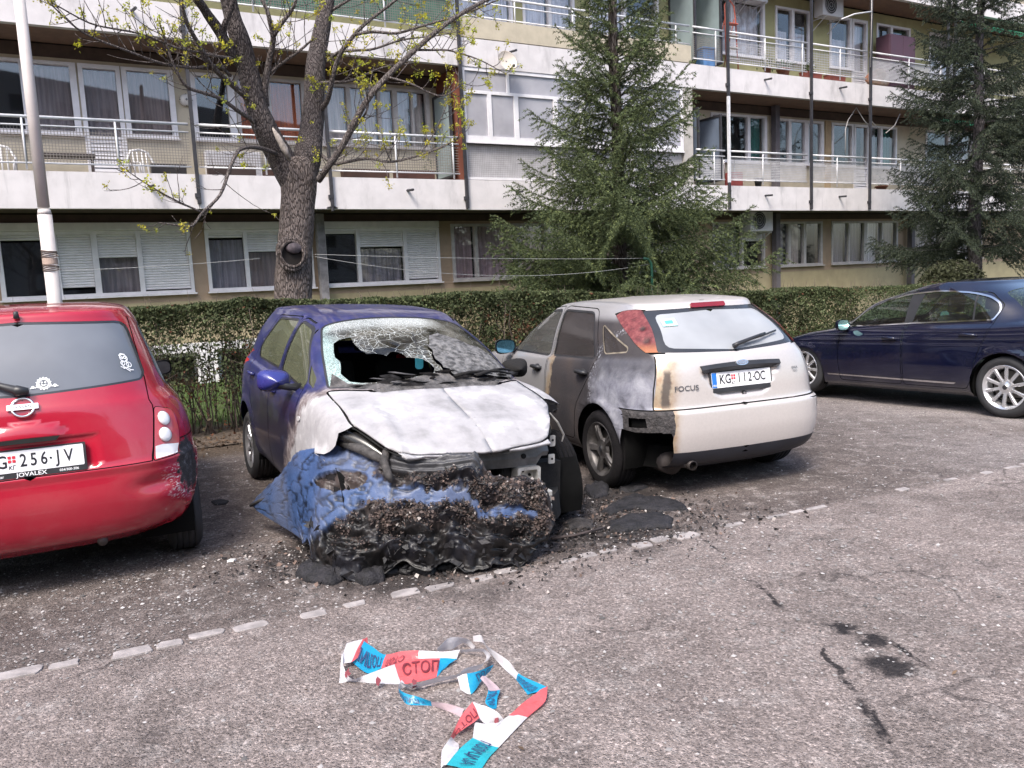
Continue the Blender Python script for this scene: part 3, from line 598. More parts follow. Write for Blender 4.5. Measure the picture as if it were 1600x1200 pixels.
def build_hedge():
    root = empty('hedge', (0, 0, 0), PHI, 'clipped green hedge running behind the parked cars', 'hedge')
    r = np.random.default_rng(5); rr = random.Random(5)
    S0, S1 = -8.0, 24.0; D0, D1 = 9.35, 10.15
    def ground(s, d): s = np.asarray(s); d = np.asarray(d); return gz(DR.x * s + DN.x * d, DR.y * s + DN.y * d)
    def top(s): return np.interp(s, [-8, 1, 4, 7, 11, 16, 24], [1.55, 1.55, 1.50, 1.44, 1.38, 1.30, 1.2]) + .06 * fnoise(np.stack([s * 2.2, s * 0, s * 0 + 3], 1), 2, 3) + .02 * fnoise(np.stack([s * 9, s * 0, s * 0], 1), 3, 2)
    N = 200000; s = r.uniform(S0, S1, N)
    # nearer stretch carries more leaves
    s = np.where(r.random(N) < .55, r.uniform(-1, 12, N), s)
    face = r.random(N); tp = top(s); depth = r.exponential(.06, N)
    d = np.where(face < .50, D0 + depth, np.where(face < .62, D1 - depth, r.uniform(D0, D1, N))); z = np.where(face < .62, r.uniform(0, 1, N) ** .85 * tp, tp - depth)
    d += .10 * fnoise(np.stack([s * 3, z * 3, s * 0], 1), 6, 3)
    h = z / tp; gap = np.exp(-((s - 1.75) / .75) ** 2)
    cl = fnoise(np.stack([s * 3.2, z * 4, d * 3], 1), 9, 3)
    dens = np.clip(sstep(.12, .60, h) * 1.15 + .30 + cl * .55 - gap * .30 * sstep(.9, .6, h), .02, 1) * np.clip(.55 + .9 * sstep(4.0, 5.5, s) + .5 * sstep(.75, .9, h), 0, 1)
    k = r.random(N) < dens; s, d, z, h, cl = s[k], d[k], z[k], h[k], cl[k]; n = len(s)
    g = r.random(n); base = np.where((g < .55)[:, None], [.066, .085, .036], np.where((g < .85)[:, None], [.11, .130, .058], [.15, .175, .085]))
    rust = (r.random(n) < np.clip(.12 + .5 * sstep(.80, .3, h) + .9 * (fnoise(np.stack([s * 1.6, z * 2, s * 0], 1), 12, 3) - .25), .02, .85)); base = np.where(rust[:, None], np.where((r.random(n) < .5)[:, None], [.13, .055, .03], [.10, .075, .045]), base)
    base = base * r.uniform(.7, 1.25, (n, 1)) * (.85 + .55 * cl[:, None])
    P = np.stack([s, d, z + ground(s, d)], 1); V, F = leaf_quads(P, r.uniform(.014, .030, n), r, .25)
    o = link('foliage', np_mesh('foliage', V, F, fmat('hedge_leaf'), False, None, np.repeat(base, 4, 0)), root); o['kind'] = 'stuff'
    L = []
    for k in range(110):
        s_ = rr.uniform(-1, 14); d_ = rr.uniform(D0 + .1, D1 - .1); z_ = float(ground(s_, d_)) + float(top(np.array([s_]))[0]) - .08; p = Vector((s_, d_, z_)); v_ = Vector((rr.gauss(0, .25), rr.gauss(0, .25), 1)).normalized() * rr.uniform(.12, .26); L.append(([p, p + v_ * .5, p + v_], [.004, .003, .0015]))
    for k in range(620):
        s_ = rr.uniform(S0, S1) if k > 300 else rr.uniform(-1, 9); d_ = rr.uniform(D0 + .05, D1 - .05); g0 = float(ground(s_, d_)); H = float(top(np.array([s_]))[0]) * rr.uniform(.75, .97)
        p = Vector((s_, d_, g0 - .02)); pts = [p.copy()]; q = rr.uniform(.006, .013)
        for j in range(5): p = p + Vector((rr.gauss(0, .05), rr.gauss(0, .05), H / 5)); pts.append(p.copy())
        L.append((pts, [q, q * .9, q * .75, q * .6, q * .4, q * .25]))
        for j in range(7):
            b = rr.randint(1, 4); p = pts[b].lerp(pts[b + 1], rr.random()); e = [p]
            dv = Vector((rr.gauss(0, 1), rr.gauss(0, 1), rr.uniform(.3, 1.6))).normalized() * rr.uniform(.08, .22)
            e += [p + dv * .5 + Vector((0, 0, .01)), p + dv + Vector((rr.gauss(0, .02), rr.gauss(0, .02), .03))]; L.append((e, [.004, .003, .0015]))
    o = tubes(L, 'stems', sm('hedge_stem', (.10, .075, .06), .9, var=.3), root, 4); o['kind'] = 'stuff'

def build_garden():
    g = np.random.default_rng(8)
    V = []; 
    a, b, c, d = W(-12, 9.0), W(36, 9.0), W(36, 15.9), W(-12, 15.9); n = 60; VV = []; FF = []
    ss = np.linspace(-12, 36, n); dd = np.linspace(8.95, 15.72, 14)
    for s in ss:
        for q in dd: p = W(s, q); VV.append((p.x, p.y, float(gz(p.x, p.y)) + .012 + (.03 if q > 9.4 else 0)))
    for i in range(n - 1):
        for j in range(13): FF.append((i * 14 + j, (i + 1) * 14 + j, (i + 1) * 14 + j + 1, i * 14 + j + 1))
    t = NT('garden_soil'); cc = t.coord(); t.bump(t.noise(cc, 40, 5, .7), .5, .02)
    dist = t.math('ADD', t.math('MULTIPLY', t.xyz(cc)[0], -math.sin(PHI)), t.math('MULTIPLY', t.xyz(cc)[1], math.cos(PHI)))
    so = t.ramp(t.noise(cc, 30, 6, .75), [(.3, (.03, .022, .016)), (.5, (.075, .055, .04)), (.68, (.17, .13, .10))]); gr = t.ramp(t.noise(cc, 18, 5, .7), [(.3, (.03, .045, .012)), (.6, (.075, .11, .03))])
    t.done(t.mix(t.rng(t.math('ADD', dist, t.math('MULTIPLY', t.noise(cc, 1.5, 4, .6), .8)), 10.4, 10.9), so, gr), .95)
    o = link('lawn', mesh('lawn', VV, FF, t.m, True)); tag(o, kind='structure')
    N = 26000; s = g.uniform(-3, 12, N); d = g.uniform(10.3, 15.6, N); P = np.stack([DR.x * s + DN.x * d, DR.y * s + DN.y * d, s * 0], 1); P[:, 2] = gz(P[:, 0], P[:, 1]) + .03
    hgt = g.uniform(.05, .16, N); a = g.uniform(0, 6.28, N); w_ = .005; l = g.normal(0, .03, (N, 2))
    V = np.stack([P + np.stack([np.cos(a) * w_, np.sin(a) * w_, a * 0], 1), P - np.stack([np.cos(a) * w_, np.sin(a) * w_, a * 0], 1), P + np.stack([l[:, 0], l[:, 1], hgt], 1)], 1).reshape(-1, 3)
    col = np.array([.07, .12, .025]) * g.uniform(.6, 1.5, (N, 1)); tag(link('grass', np_mesh('grass', V, np.arange(N * 3).reshape(N, 3), fmat('grass_blade'), False, None, np.repeat(col, 3, 0))), 'green grass behind the hedge', 'grass', kind='stuff')
    N = 5200; s = g.uniform(-5, 12, N); d = g.normal(9.15, .28, N); k = (d > 8.3) & (d < 10.2); s, d = s[k], d[k]; n = len(s)
    P = np.stack([DR.x * s + DN.x * d, DR.y * s + DN.y * d, s * 0], 1); P[:, 2] = gz(P[:, 0], P[:, 1]) + g.uniform(.012, .05, n)
    m_ = 90; ex = np.stack([g.uniform(-4, 7, m_), g.uniform(1.8, 8, m_), np.zeros(m_)], 1); ex[:, 2] = gz(ex[:, 0], ex[:, 1]) + .012; P = np.concatenate([P, ex]); n += m_
    V, F = leaf_quads(P, np.concatenate([g.uniform(.012, .035, n - m_), g.uniform(.006, .017, m_)]), g, 2.2, .6); col = np.where((g.random(n) < .5)[:, None], [.16, .11, .075], [.085, .055, .035]) * g.uniform(.6, 1.5, (n, 1))
    tag(link('fallen_leaves', np_mesh('fallen_leaves', V, F, fmat('dead_leaf'), False, None, np.repeat(col, 4, 0))), 'dry brown leaves lying along the foot of the hedge', 'leaves', kind='stuff')

def bark(name, c0, c1, sc=1.0):
    t = NT(name); c = t.coord(); v = t.map(c, (9 * sc, 9 * sc, 1.5 * sc)); n = t.noise(v, 3, 6, .7, .6); e = t.voro(t.map(c, (16 * sc, 16 * sc, 3.2 * sc)), 1.6, 'DISTANCE_TO_EDGE')
    h = t.math('ADD', t.math('MULTIPLY', t.rng(e, 0, .22), .7), n); t.bump(h, .9, .03)
    return t.done(t.mix(t.rng(h, .5, 1.2), c0, c1), .95, 0, 0, .15)

def spruce(name, base, H, R, label, seed, step=.20, per=6, drop=.0, z0=.5, tint=(1, 1, 1), rise=.25, sag=.35, trunk_r=.13, col=(.030, .047, .022), power=.85, bk=None, lop=0):
    root = empty(name, base, 0, label, 'tree', None)
    r = random.Random(seed); g = np.random.default_rng(seed)
    BK = bk or bark('spruce_bark', (.045, .035, .03), (.13, .11, .10), 1.2)
    m_ = MB(); k = 14; m_.tube([(.02 * math.sin(j * 1.3), .02 * math.cos(j * 1.7), H * j / k) for j in range(k + 1)], [trunk_r * (1 - j / k) ** .8 + .008 for j in range(k + 1)], 12); m_.build('trunk', BK, root, True)
    br = []; sp, sd, sl = [], [], []
    z = z0
    while z < H - .1:
        f = z / H; n = max(3, int(round(per * (1 - .35 * f)))); a0 = r.uniform(0, 6.28)
        for j in range(n):
            if r.random() < drop: continue
            L = R * (1 - f) ** power * r.uniform(.62, 1.08) + .10; a = a0 + 6.28 * j / n + r.gauss(0, .22); ca, sa = math.cos(a), math.sin(a)
            up = rise * (1.2 * f + .25) + r.gauss(0, .07); sg = sag * (1 - f * .8) * r.uniform(.7, 1.3); M_ = max(5, int(L / .085)); pts = []
            zz = z + r.uniform(-.08, .08)
            for q in range(M_ + 1):
                t = q / M_; pts.append(Vector((ca * L * t, sa * L * t, zz + L * (up * t - sg * t * t * (1.35 - t) * 1.2 + .10 * t ** 4)))); 
            br.append((pts, [max(.003, .016 * (1 - q / M_) * min(1, L)) for q in range(M_ + 1)]))
            side = Vector((-sa, ca, 0))
            for q in range(1, M_ + 1):
                p = pts[q]; dirv = (pts[q] - pts[q - 1]).normalized(); t = q / M_
                for u in (0, .33, .67, 1): sp.append(p - dirv * .055 * 2 * u); sd.append(dirv); sl.append(t)
                if t > .12:
                    for sgn in (-1, 1):
                        if r.random() < .13: continue
                        l2 = L * .46 * (1 - t) ** .6 * r.uniform(.5, 1.15) + .07; dv = (dirv * .72 + side * sgn * .72 + Vector((0, 0, -.20 - .30 * r.random() * (1 - f)))).normalized(); nn = max(2, int(l2 / .045)); cur = p.copy()
                        for w_ in range(nn):
                            dv = (dv + Vector((0, 0, -.05)) + dirv * .03).normalized(); cur = cur + dv * .045; sp.append(cur.copy()); sd.append(dv.copy()); sl.append(.4 + .6 * w_ / nn)
                            if w_ > 1 and w_ % 3 == 0 and r.random() < .6:
                                d3 = (dv * .7 + Vector((r.gauss(0, .5), r.gauss(0, .5), -.5))).normalized(); c3 = cur.copy()
                                for y_ in range(r.randint(2, 4)): c3 = c3 + d3 * .04; sp.append(c3.copy()); sd.append(d3.copy()); sl.append(.9)
        z += step * r.uniform(.8, 1.2) * (1 - .25 * f)
    tubes(br, 'branches', BK, root, 4)['kind'] = 'stuff'
    P = np.array([p[:] for p in sp]); D = np.array([p[:] for p in sd]); T = np.array(sl); n = len(P); per_ = 6
    P = np.repeat(P, per_, 0) + np.repeat(D, per_, 0) * g.uniform(-.03, .03, (n * per_, 1)); D = np.repeat(D, per_, 0); T = np.repeat(T, per_)
    q = g.normal(size=(n * per_, 3)); q -= D * (q * D).sum(1)[:, None]; q /= np.linalg.norm(q, axis=1)[:, None] + 1e-9
    nd = q * .75 + D * .65; nd /= np.linalg.norm(nd, axis=1)[:, None]; wv = np.cross(nd, g.normal(size=nd.shape)); wv /= np.linalg.norm(wv, axis=1)[:, None] + 1e-9
    ln = g.uniform(.030, .052, (n * per_, 1)); wd = .0068
    V = np.stack([P - wv * wd, P + wv * wd, P + nd * ln + wv * wd * .3, P + nd * ln - wv * wd * .3], 1).reshape(-1, 3); F = np.arange(n * per_ * 4).reshape(-1, 4)
    cl = .5 + .5 * fnoise(P * 2.1, seed, 3)
    c = np.array(col) * np.array(tint) * (.65 + .75 * cl[:, None]) * g.uniform(.75, 1.3, (n * per_, 1)); tip = (g.random(n * per_) < .22 * T)[:, None]; c = np.where(tip, c * np.array([1.9, 1.75, 1.4]), c)
    o = link('needles', np_mesh('needles', V, F, fmat('needle_' + name, .7, .12), False, None, np.repeat(c, 4, 0)), root); o['kind'] = 'stuff'
    return root

def build_maple():
    D_ = 10.75; base = W(2.62, D_, 0); root = empty('budding_tree', base, 0, 'forked tree with yellow-green buds and a sawn hollow in its trunk', 'tree')
    rr = random.Random(21); g = np.random.default_rng(21); PXM = 10.95 / 1250
    BK = bark('tree_bark', (.085, .068, .062), (.235, .195, .178), 1.9); BD = bark('limb_bark', (.060, .050, .049), (.165, .14, .134), 2.2); PALE = bark('twig_bark', (.10, .085, .08), (.23, .20, .19), 2.0)
    def P(px, py, dd=0.0): return at(px, py, D_ + dd) - base
    def smooth(pts, n=6):
        A = np.array([p[:] for p in pts]); t = np.arange(len(A)); q = np.linspace(0, len(A) - 1, (len(A) - 1) * n + 1); return [Vector(x) for x in np.stack([pchip(t, A[:, k], q) for k in range(3)], 1)], q
    def limb(spec, name, mat_, n=12, lump=.0, parent=root):
        pts = [P(a, b, c) for a, b, c, _ in spec]; S, q = smooth(pts); rad = np.interp(q, np.arange(len(spec)), [s[3] for s in spec]) * PXM
        rad = rad * (1 + lump * fnoise(np.stack([q * 1.7, q * 0, q * 0], 1), 3, 2)); rad = rad * (.84 if name == 'limb' else 1); m_ = MB().tube(S, list(rad), n)
        if lump:
            A = np.array(m_.V); A += (fnoise(A * np.array([7, 7, 2.5]), 4, 3)[:, None] * .018) * (A - np.array([0, 0, 0])) / (np.linalg.norm(A[:, :2], axis=1)[:, None] + .3) * np.array([1, 1, 0]); m_.V = [tuple(v) for v in A]
        return m_.build(name, mat_, parent, True), S, rad
    tr, S, rad = limb([(452, 640, 0, 44), (455, 560, 0, 33), (458, 470, 0, 27.5), (460, 400, 0, 27), (464, 340, 0, 25.5), (467, 295, 0, 26), (466, 266, 0, 27), (464, 248, 0, 22)], 'trunk', BK, 28, .06)
    main = {'a': [(461, 292, 0, 24), (442, 252, .0, 24), (420, 212, -.1, 21), (400, 165, -.15, 19), (389, 118, -.2, 18), (377, 68, -.3, 16), (364, 28, -.35, 13.5), (354, -20, -.4, 12), (345, -120, -.5, 9), (338, -220, -.5, 5)],
            'b': [(470, 292, 0, 24), (479, 250, .0, 25), (487, 205, .1, 21), (491, 155, .15, 19), (493, 108, .2, 18), (500, 62, .25, 15.5), (509, 15, .3, 13.5), (516, -40, .35, 11.5), (530, -140, .4, 8), (540, -230, .5, 4)],
            'c': [(384, 108, -.2, 9), (362, 84, -.3, 9.5), (341, 46, -.45, 8.5), (320, 16, -.6, 7.5), (296, -20, -.8, 6.5), (260, -90, -1, 4)],
            'd': [(352, 62, -.3, 5), (350, 40, -.5, 4.5), (362, 10, -.6, 4), (372, -30, -.7, 3)]}
    for k in 'abcd': limb(main[k], 'limb', BD, 16 if k in 'ab' else 10, .05)
    br = [[(498, 282, -.3, 6), (512, 262, -.5, 5.5), (534, 230, -.7, 5.5), (577, 152, -1.0, 5), (638, 88, -1.2, 4.2), (712, 27, -1.4, 3.4), (790, -14, -1.5, 2.6), (850, -40, -1.5, 1.6)],
          [(500, 240, .0, 3), (527, 256, -.4, 2.8), (571, 248, -.7, 2.4), (611, 253, -.9, 2.1), (655, 243, -1.1, 1.8), (706, 222, -1.3, 1.2), (722, 212, -1.4, .7)],
          [(430, 240, -.2, 4), (412, 233, -.4, 3.6), (390, 230, -.6, 3.2), (374, 234, -.7, 3), (361, 258, -.8, 2.6), (344, 304, -.9, 2.3), (316, 332, -1.0, 2), (296, 354, -1.1, 1.6), (248, 348, -1.2, .8)],
          [(316, 332, -1.0, 1.6), (272, 312, -1.1, 1.3), (230, 288, -1.2, 1), (200, 268, -1.3, .6)],
          [(392, 158, -.2, 5), (366, 135, -.4, 4.5), (336, 108, -.6, 4), (312, 72, -.8, 3.4), (288, 24, -1, 3), (280, -20, -1.1, 2.2), (262, -80, -1.2, 1.2)],
          [(398, 190, -.2, 4), (376, 176, -.4, 3.2), (340, 152, -.6, 2.8), (296, 138, -.8, 2.4), (276, 112, -.9, 2), (256, 56, -1.0, 1.5), (249, 34, -1.1, .8)],
          [(360, 118, -.3, 3), (344, 104, -.5, 2.6), (300, 106, -.7, 2.3), (256, 100, -.9, 2), (200, 80, -1.1, 1.7), (132, 52, -1.3, 1.3), (72, 0, -1.5, .8)],
          [(366, 92, -.3, 2.6), (330, 86, -.6, 2.2), (280, 76, -.8, 1.9), (216, 52, -1, 1.5), (152, 40, -1.2, 1.2), (80, 4, -1.4, .8)],
          [(416, 165, -.1, 6), (414, 140, -.2, 6), (420, 100, -.3, 5.2), (427, 54, -.5, 4.4), (420, 25, -.6, 3.5), (405, -10, -.6, 2.5)], [(427, 56, -.5, 3.8), (442, 34, -.6, 3.2), (459, 10, -.7, 2.6), (470, -30, -.8, 1.6)],
          [(415, 120, -.2, 3), (440, 100, -.4, 2.6), (470, 78, -.6, 2.2), (490, 60, -.7, 1.4)],
          [(497, 175, .1, 5), (510, 160, -.1, 4.4), (519, 125, -.3, 4), (527, 94, -.4, 3.6), (560, 47, -.6, 3), (618, 0, -.8, 2.2), (660, -40, -1, 1.2)],
          [(555, 54, -.6, 2.6), (585, 50, -.8, 2.4), (618, 52, -.9, 2.2), (662, 40, -1.1, 1.9), (729, 20, -1.3, 1.5), (778, 0, -1.4, 1)],
          [(538, 225, -.7, 2.4), (562, 190, -.8, 2), (575, 160, -1.2, 1.4), (570, 130, -1.3, .8)], [(604, 120, -1.1, 2), (640, 130, -1.3, 1.6), (690, 150, -1.5, 1.2), (724, 130, -1.6, .7)],
          [(650, 78, -1.2, 2), (690, 78, -1.3, 1.6), (740, 90, -1.5, 1.2), (790, 115, -1.6, .6)], [(655, 243, -1.1, 1.3), (680, 205, -1.2, 1), (700, 160, -1.3, .6)], [(611, 253, -.9, 1.1), (600, 225, -1.0, .8), (596, 205, -1.0, .5)],
          [(505, 100, .2, 3), (535, 80, 0, 2.5), (575, 78, -.2, 2.1), (630, 62, -.4, 1.6), (690, 55, -.6, 1)], [(512, 20, .3, 3), (545, 0, .1, 2.4), (590, -30, 0, 1.8)], [(497, 130, .1, 3), (540, 128, -.2, 2.3), (600, 105, -.4, 1.6), (650, 98, -.5, .8)]]
    L = []; tips = []
    for b in br:
        pts = [P(a, c, d) for a, c, d, _ in b]; S, q = smooth(pts, 5); rad = np.interp(q, np.arange(len(b)), [s[3] for s in b]) * PXM * .92; L.append((S, [max(.0022, x) for x in rad]))
        for k in range(2, len(S)):
            p = S[k]; dirv = (S[k] - S[k - 1]); seg = dirv.length; dirv.normalize()
            cnt = 1 if rr.random() < seg * 11 else 0
            for _ in range(cnt):
                sd = Vector((rr.gauss(0, 1), rr.gauss(0, 1), rr.gauss(.35, .8))); sd = (sd - dirv * sd.dot(dirv)).normalized(); v = (dirv * rr.uniform(.3, 1) + sd).normalized(); ln = rr.uniform(.15, .70) * (1 if rad[k] > .012 else .6); cur = p.copy(); e = [cur.copy()]
                for w_ in range(5):
                    v = (v + Vector((rr.gauss(0, .12), rr.gauss(0, .12), .10))).normalized(); cur = cur + v * ln / 5; e.append(cur.copy())
                    if w_ > 0 and rr.random() < .38:
                        v2 = (v + Vector((rr.gauss(0, .7), rr.gauss(0, .7), rr.gauss(.2, .5)))).normalized(); l2 = rr.uniform(.05, .2); e2 = [cur.copy(), cur + v2 * l2 * .5, cur + v2 * l2 + Vector((0, 0, .02))]; L.append((e2, [.0035, .003, .002])); tips.append(e2[-1])
                L.append((e, [min(rad[k] * .6, .006), .005, .0045, .004, .003, .0022])); tips.append(e[-1])
        tips.append(S[-1])
        for k in range(len(S)):
            if rad[k] < .014 and rr.random() < .16: tips.append(S[k] + Vector((0, 0, .02)))
    o = tubes(L, 'branches', PALE, root, 5); o['kind'] = 'stuff'
    T = np.array([t[:] for t in tips]); T = T[g.random(len(T)) < .85]
    wx = (T @ np.array(DR)); keep = g.random(len(T)) < np.where(wx < .2, .5, 1.0); T = T[keep]
    n = len(T); per = 22; sz = np.repeat(g.uniform(.016, .042, n), per); C = np.repeat(T, per, 0) + g.normal(size=(n * per, 3)) * (sz * .62)[:, None]
    V, F = leaf_quads(C, sz * g.uniform(.28, .5, n * per), g, .3, .7); col = np.array([.42, .43, .045]) * g.uniform(.65, 1.25, (n * per, 1)) * np.repeat(np.stack([g.uniform(.9, 1.15, n), g.uniform(.9, 1.05, n), g.uniform(.6, 1.6, n)], 1), per, 0)
    o = link('leaf_buds', np_mesh('leaf_buds', V, F, fmat('bud_leaf', .6, .35), False, None, np.repeat(col, 4, 0)), root); o['kind'] = 'stuff'
    # torn pale scar below the fork, and the hollow with a sawn stump
    sc = [P(426, 200, -.35), P(434, 214, -.38), P(444, 232, -.42), P(453, 250, -.40)]; m_ = MB().tube(sc, [.012, .035, .045, .02], 8); m_.build('bark_scar', sm('scar_wood', (.30, .26, .23), .9, var=.35, scale=20, bump=.6), root, True)
    c = P(456, 397, -.285); m_ = MB(); 
    for r0, tr_, y0 in ((.195, .032, .0), (.16, .02, -.03)):
        pts = [c + Vector((DR.x * math.cos(a) * r0 * .92, DR.y * math.cos(a) * r0 * .92, math.sin(a) * r0 * 1.02)) - DN * y0 * -1 for a in np.linspace(0, 6.283, 25)]; m_.tube(pts, [tr_ * (1 + .25 * math.sin(3 * a + 1)) for a in np.linspace(0, 6.283, 25)], 8, cap=False)
    m_.build('hollow_rim', BK, root, True)
    disc = [c + DN * .0 + Vector((DR.x * math.cos(a) * .14, DR.y * math.cos(a) * .14, math.sin(a) * .155)) for a in np.linspace(0, 6.283, 25)[:-1]]; link('hollow', mesh('hollow', disc, [tuple(range(24))], sm('hollow_dark', (.012, .009, .008), .95)), root)
    q = c + Vector((DR.x * .03, DR.y * .03, .075)); M = Matrix.Translation(q) @ Matrix(((DR.x, -DN.x, 0, 0), (DR.y, -DN.y, 0, 0), (0, 0, 1, 0), (0, 0, 0, 1)))
    m_ = MB().lathe([(0, .055), (.085, .05), (.10, .03), (.105, -.06)], 18, 'y'); m_.V = [(a, b, z_ * .72) for a, b, z_ in m_.V]; m_.xf(M); m_.build('sawn_stump', sm('stump_grey', (.075, .06, .068), .8, var=.35, scale=25, bump=.5), root, True)
    return root

def build_vegetation():
    build_garden(); build_hedge(); build_maple()
    p = W(8.95, 12.05, 0); spruce('spruce', (p.x, p.y, -.05), 9.6, 3.6, 'dense dark green spruce between the hedge and the building', 31, step=.24, per=7, drop=.10, z0=.85, sag=.34, rise=.52, col=(.074, .096, .044), power=1.6, trunk_r=.16)
    p = W(19.4, 11.8, 0); spruce('spruce', (p.x, p.y, -.15), 11.5, 2.55, 'straggly grey-green conifer with bare trunk by the right edge', 47, step=.27, per=7, drop=.18, z0=2.0, sag=.45, rise=.32, col=(.040, .052, .036), power=.55, trunk_r=.17, bk=bark('grey_bark', (.09, .08, .085), (.20, .18, .185), 1.2))
    # rounded dark shrub near the right trunk
    g = np.random.default_rng(3); root = empty('shrub', W(17.6, 11.2, -.1), 0, 'small dark shrub behind the hedge beside the straggly conifer', 'shrub'); n = 5200
    P = g.normal(size=(n, 3)); P /= np.linalg.norm(P, axis=1)[:, None]; P *= (g.random((n, 1)) ** .4) * np.array([.75, .6, .62]); P[:, 2] += 1.15; V, F = leaf_quads(P, g.uniform(.025, .05, n), g)
    link('foliage', np_mesh('foliage', V, F, fmat('shrub_leaf'), False, None, np.repeat(np.array([.05, .055, .028]) * g.uniform(.5, 1.5, (n, 1)), 4, 0)), root)['kind'] = 'stuff'
    L = [([(0, 0, 0), (g.normal(0, .1), g.normal(0, .1), .6), (g.normal(0, .3), g.normal(0, .3), 1.4)], [.02, .014, .005]) for k in range(9)]; tubes(L, 'stems', sm('hedge_stem', (.10, .075, .06), .9), root, 5)['kind'] = 'stuff'
# ------------------------------------------------------------------ trees behind the viewer and an added block, shown in the glass
def bare_tree(x, y, H, seed, label, leafy=0):
    root = empty('bare_tree', (x, y, 0), 0, label, 'tree', 'bare trees across the street'); r = random.Random(seed); L = []; tips = []
    def grow(p, d, ln, rad, lev):
        n = 5; pts = [p.copy()]; rr = [rad]; c = p.copy()
        for k in range(n): d = (d + Vector((r.gauss(0, .12), r.gauss(0, .12), .05))).normalized(); c = c + d * ln / n; pts.append(c.copy()); rr.append(rad * (1 - .45 * (k + 1) / n))
        L.append((pts, rr))
        if lev == 0: tips.append(c); return
        for k in range(r.randint(3, 4)):
            q = pts[r.randint(2, n)]; v = (d * .8 + Vector((r.gauss(0, .75), r.gauss(0, .75), r.gauss(.25, .35)))).normalized(); grow(q.copy(), v, ln * r.uniform(.55, .8), rad * .5, lev - 1)
    grow(Vector((0, 0, 0)), Vector((0, 0, 1)), H * .38, .17, 4)
    tubes(L[:1], 'trunk', bark('limb_bark2', (.030, .025, .025), (.095, .080, .076), 1.3), root, 10); tubes(L[1:], 'branches', sm('twig_dark', (.05, .042, .04), .9), root, 4)['kind'] = 'stuff'
    if leafy:
        g = np.random.default_rng(seed); T = np.array([t[:] for t in tips]); n = len(T) * leafy; P = np.repeat(T, leafy, 0) + g.normal(size=(n, 3)) * .35; V, F = leaf_quads(P, g.uniform(.05, .10, n), g)
        link('leaves', np_mesh('leaves', V, F, fmat('far_leaf'), False, None, np.repeat(np.array([.05, .06, .03]) * g.uniform(.5, 1.4, (n, 1)), 4, 0)), root)['kind'] = 'stuff'
def build_behind():
    for k, (x, y, H, lf) in enumerate(((-9.5, -4.5, 11, 0), (3, -13, 11, 8), (13, -9, 10, 0), (-4, -15, 12, 10), (24, -8, 11, 8), (-18, -12, 12, 6), (9, -20, 12, 8))):
        bare_tree(x, y, H, 100 + k, ['bare tree behind the viewer to the left', 'budding tree behind the viewer', 'bare tree behind the viewer to the right', 'taller budding tree behind the viewer to the left', 'budding tree far behind the viewer to the right', 'budding tree far behind the viewer to the left', 'budding tree deepest behind the viewer'][k], lf)
    root = empty('added_reflection_block', (0, -46, 0), 0, 'unseen plain grey block added behind the viewer to darken window reflections', 'building'); m_ = MB(); holes = [(x, x + 1.8, z, z + 1.4) for x in range(-42, 60, 4) for z in (1.5, 4.3, 7.1, 9.9, 12.7, 15.5, 18.3)]  # tall unseen block, added so the panes mirror something darker than sky
    grid_wall(m_, -44, 64, -.2, 21.5, -.3, 0, holes); m_.build('wall', sm('far_wall', (.20, .185, .17), .9, var=.15, scale=1), root); MB().box(-44, 64, -.8, -.6, -.2, 21.5).build('room_wall', sm('room_dark', (.018, .016, .017), .95), root)
# ------------------------------------------------------------------ car bodies: rings lofted into one smooth skin, panels cut out of it
def roundpoly(P, r, n=3):
    """round the corners of a closed polygon; r one radius or one per vertex"""
    out = []; m_ = len(P)
    for k in range(m_):
        p0, p1, p2 = (np.array(P[(k + d) % m_], float) for d in (-1, 0, 1))
        rk = r[k] if hasattr(r, '__len__') else r
        a = p0 - p1; b = p2 - p1; la, lb = np.linalg.norm(a), np.linalg.norm(b)
        q = min(rk, la * .45, lb * .45)
        if q < 1e-4: out.append(tuple(p1)); continue
        s, e = p1 + a / la * q, p1 + b / lb * q
        for j in range(n + 1):
            t = j / n; out.append(tuple((1 - t) ** 2 * s + 2 * t * (1 - t) * p1 + t * t * e))
    return out

def refine(P, h=.03, closed=True):
    out = []; m_ = len(P)
    for k in range(m_ if closed else m_ - 1):
        a = np.array(P[k], float); b = np.array(P[(k + 1) % m_], float); n = max(1, int(math.ceil(np.linalg.norm(b - a) / h)))
        out += [tuple(a + (b - a) * j / n) for j in range(n)]
    if not closed: out.append(tuple(P[-1]))
    return out

def offset(P, d):
    """offset of a closed polygon (positive = outwards whatever its winding)"""
    A = np.array(P, float); x, y = A[:, 0], A[:, 1]
    area = .5 * np.sum(x * np.roll(y, -1) - np.roll(x, -1) * y)
    e1 = A - np.roll(A, 1, 0); e2 = np.roll(A, -1, 0) - A
    e1 /= np.linalg.norm(e1, axis=1)[:, None] + 1e-12; e2 /= np.linalg.norm(e2, axis=1)[:, None] + 1e-12
    n1 = np.stack([e1[:, 1], -e1[:, 0]], 1); n2 = np.stack([e2[:, 1], -e2[:, 0]], 1)
    b = n1 + n2; L = np.linalg.norm(b, axis=1)[:, None] + 1e-9
    k = np.clip(1 / np.maximum((b / L * n1).sum(1), .4), 1, 2.2)[:, None]
    return [tuple(q) for q in A + (b / L) * k * d * (1 if area > 0 else -1)]

def strip(P, wd):
    """open polyline -> closed band of width wd"""
    A = np.array(P, float); t = np.gradient(A, axis=0); t /= np.linalg.norm(t, axis=1)[:, None] + 1e-12
    nn = np.stack([-t[:, 1], t[:, 0]], 1)
    return [tuple(q) for q in A + nn * wd / 2] + [tuple(q) for q in (A - nn * wd / 2)[::-1]]

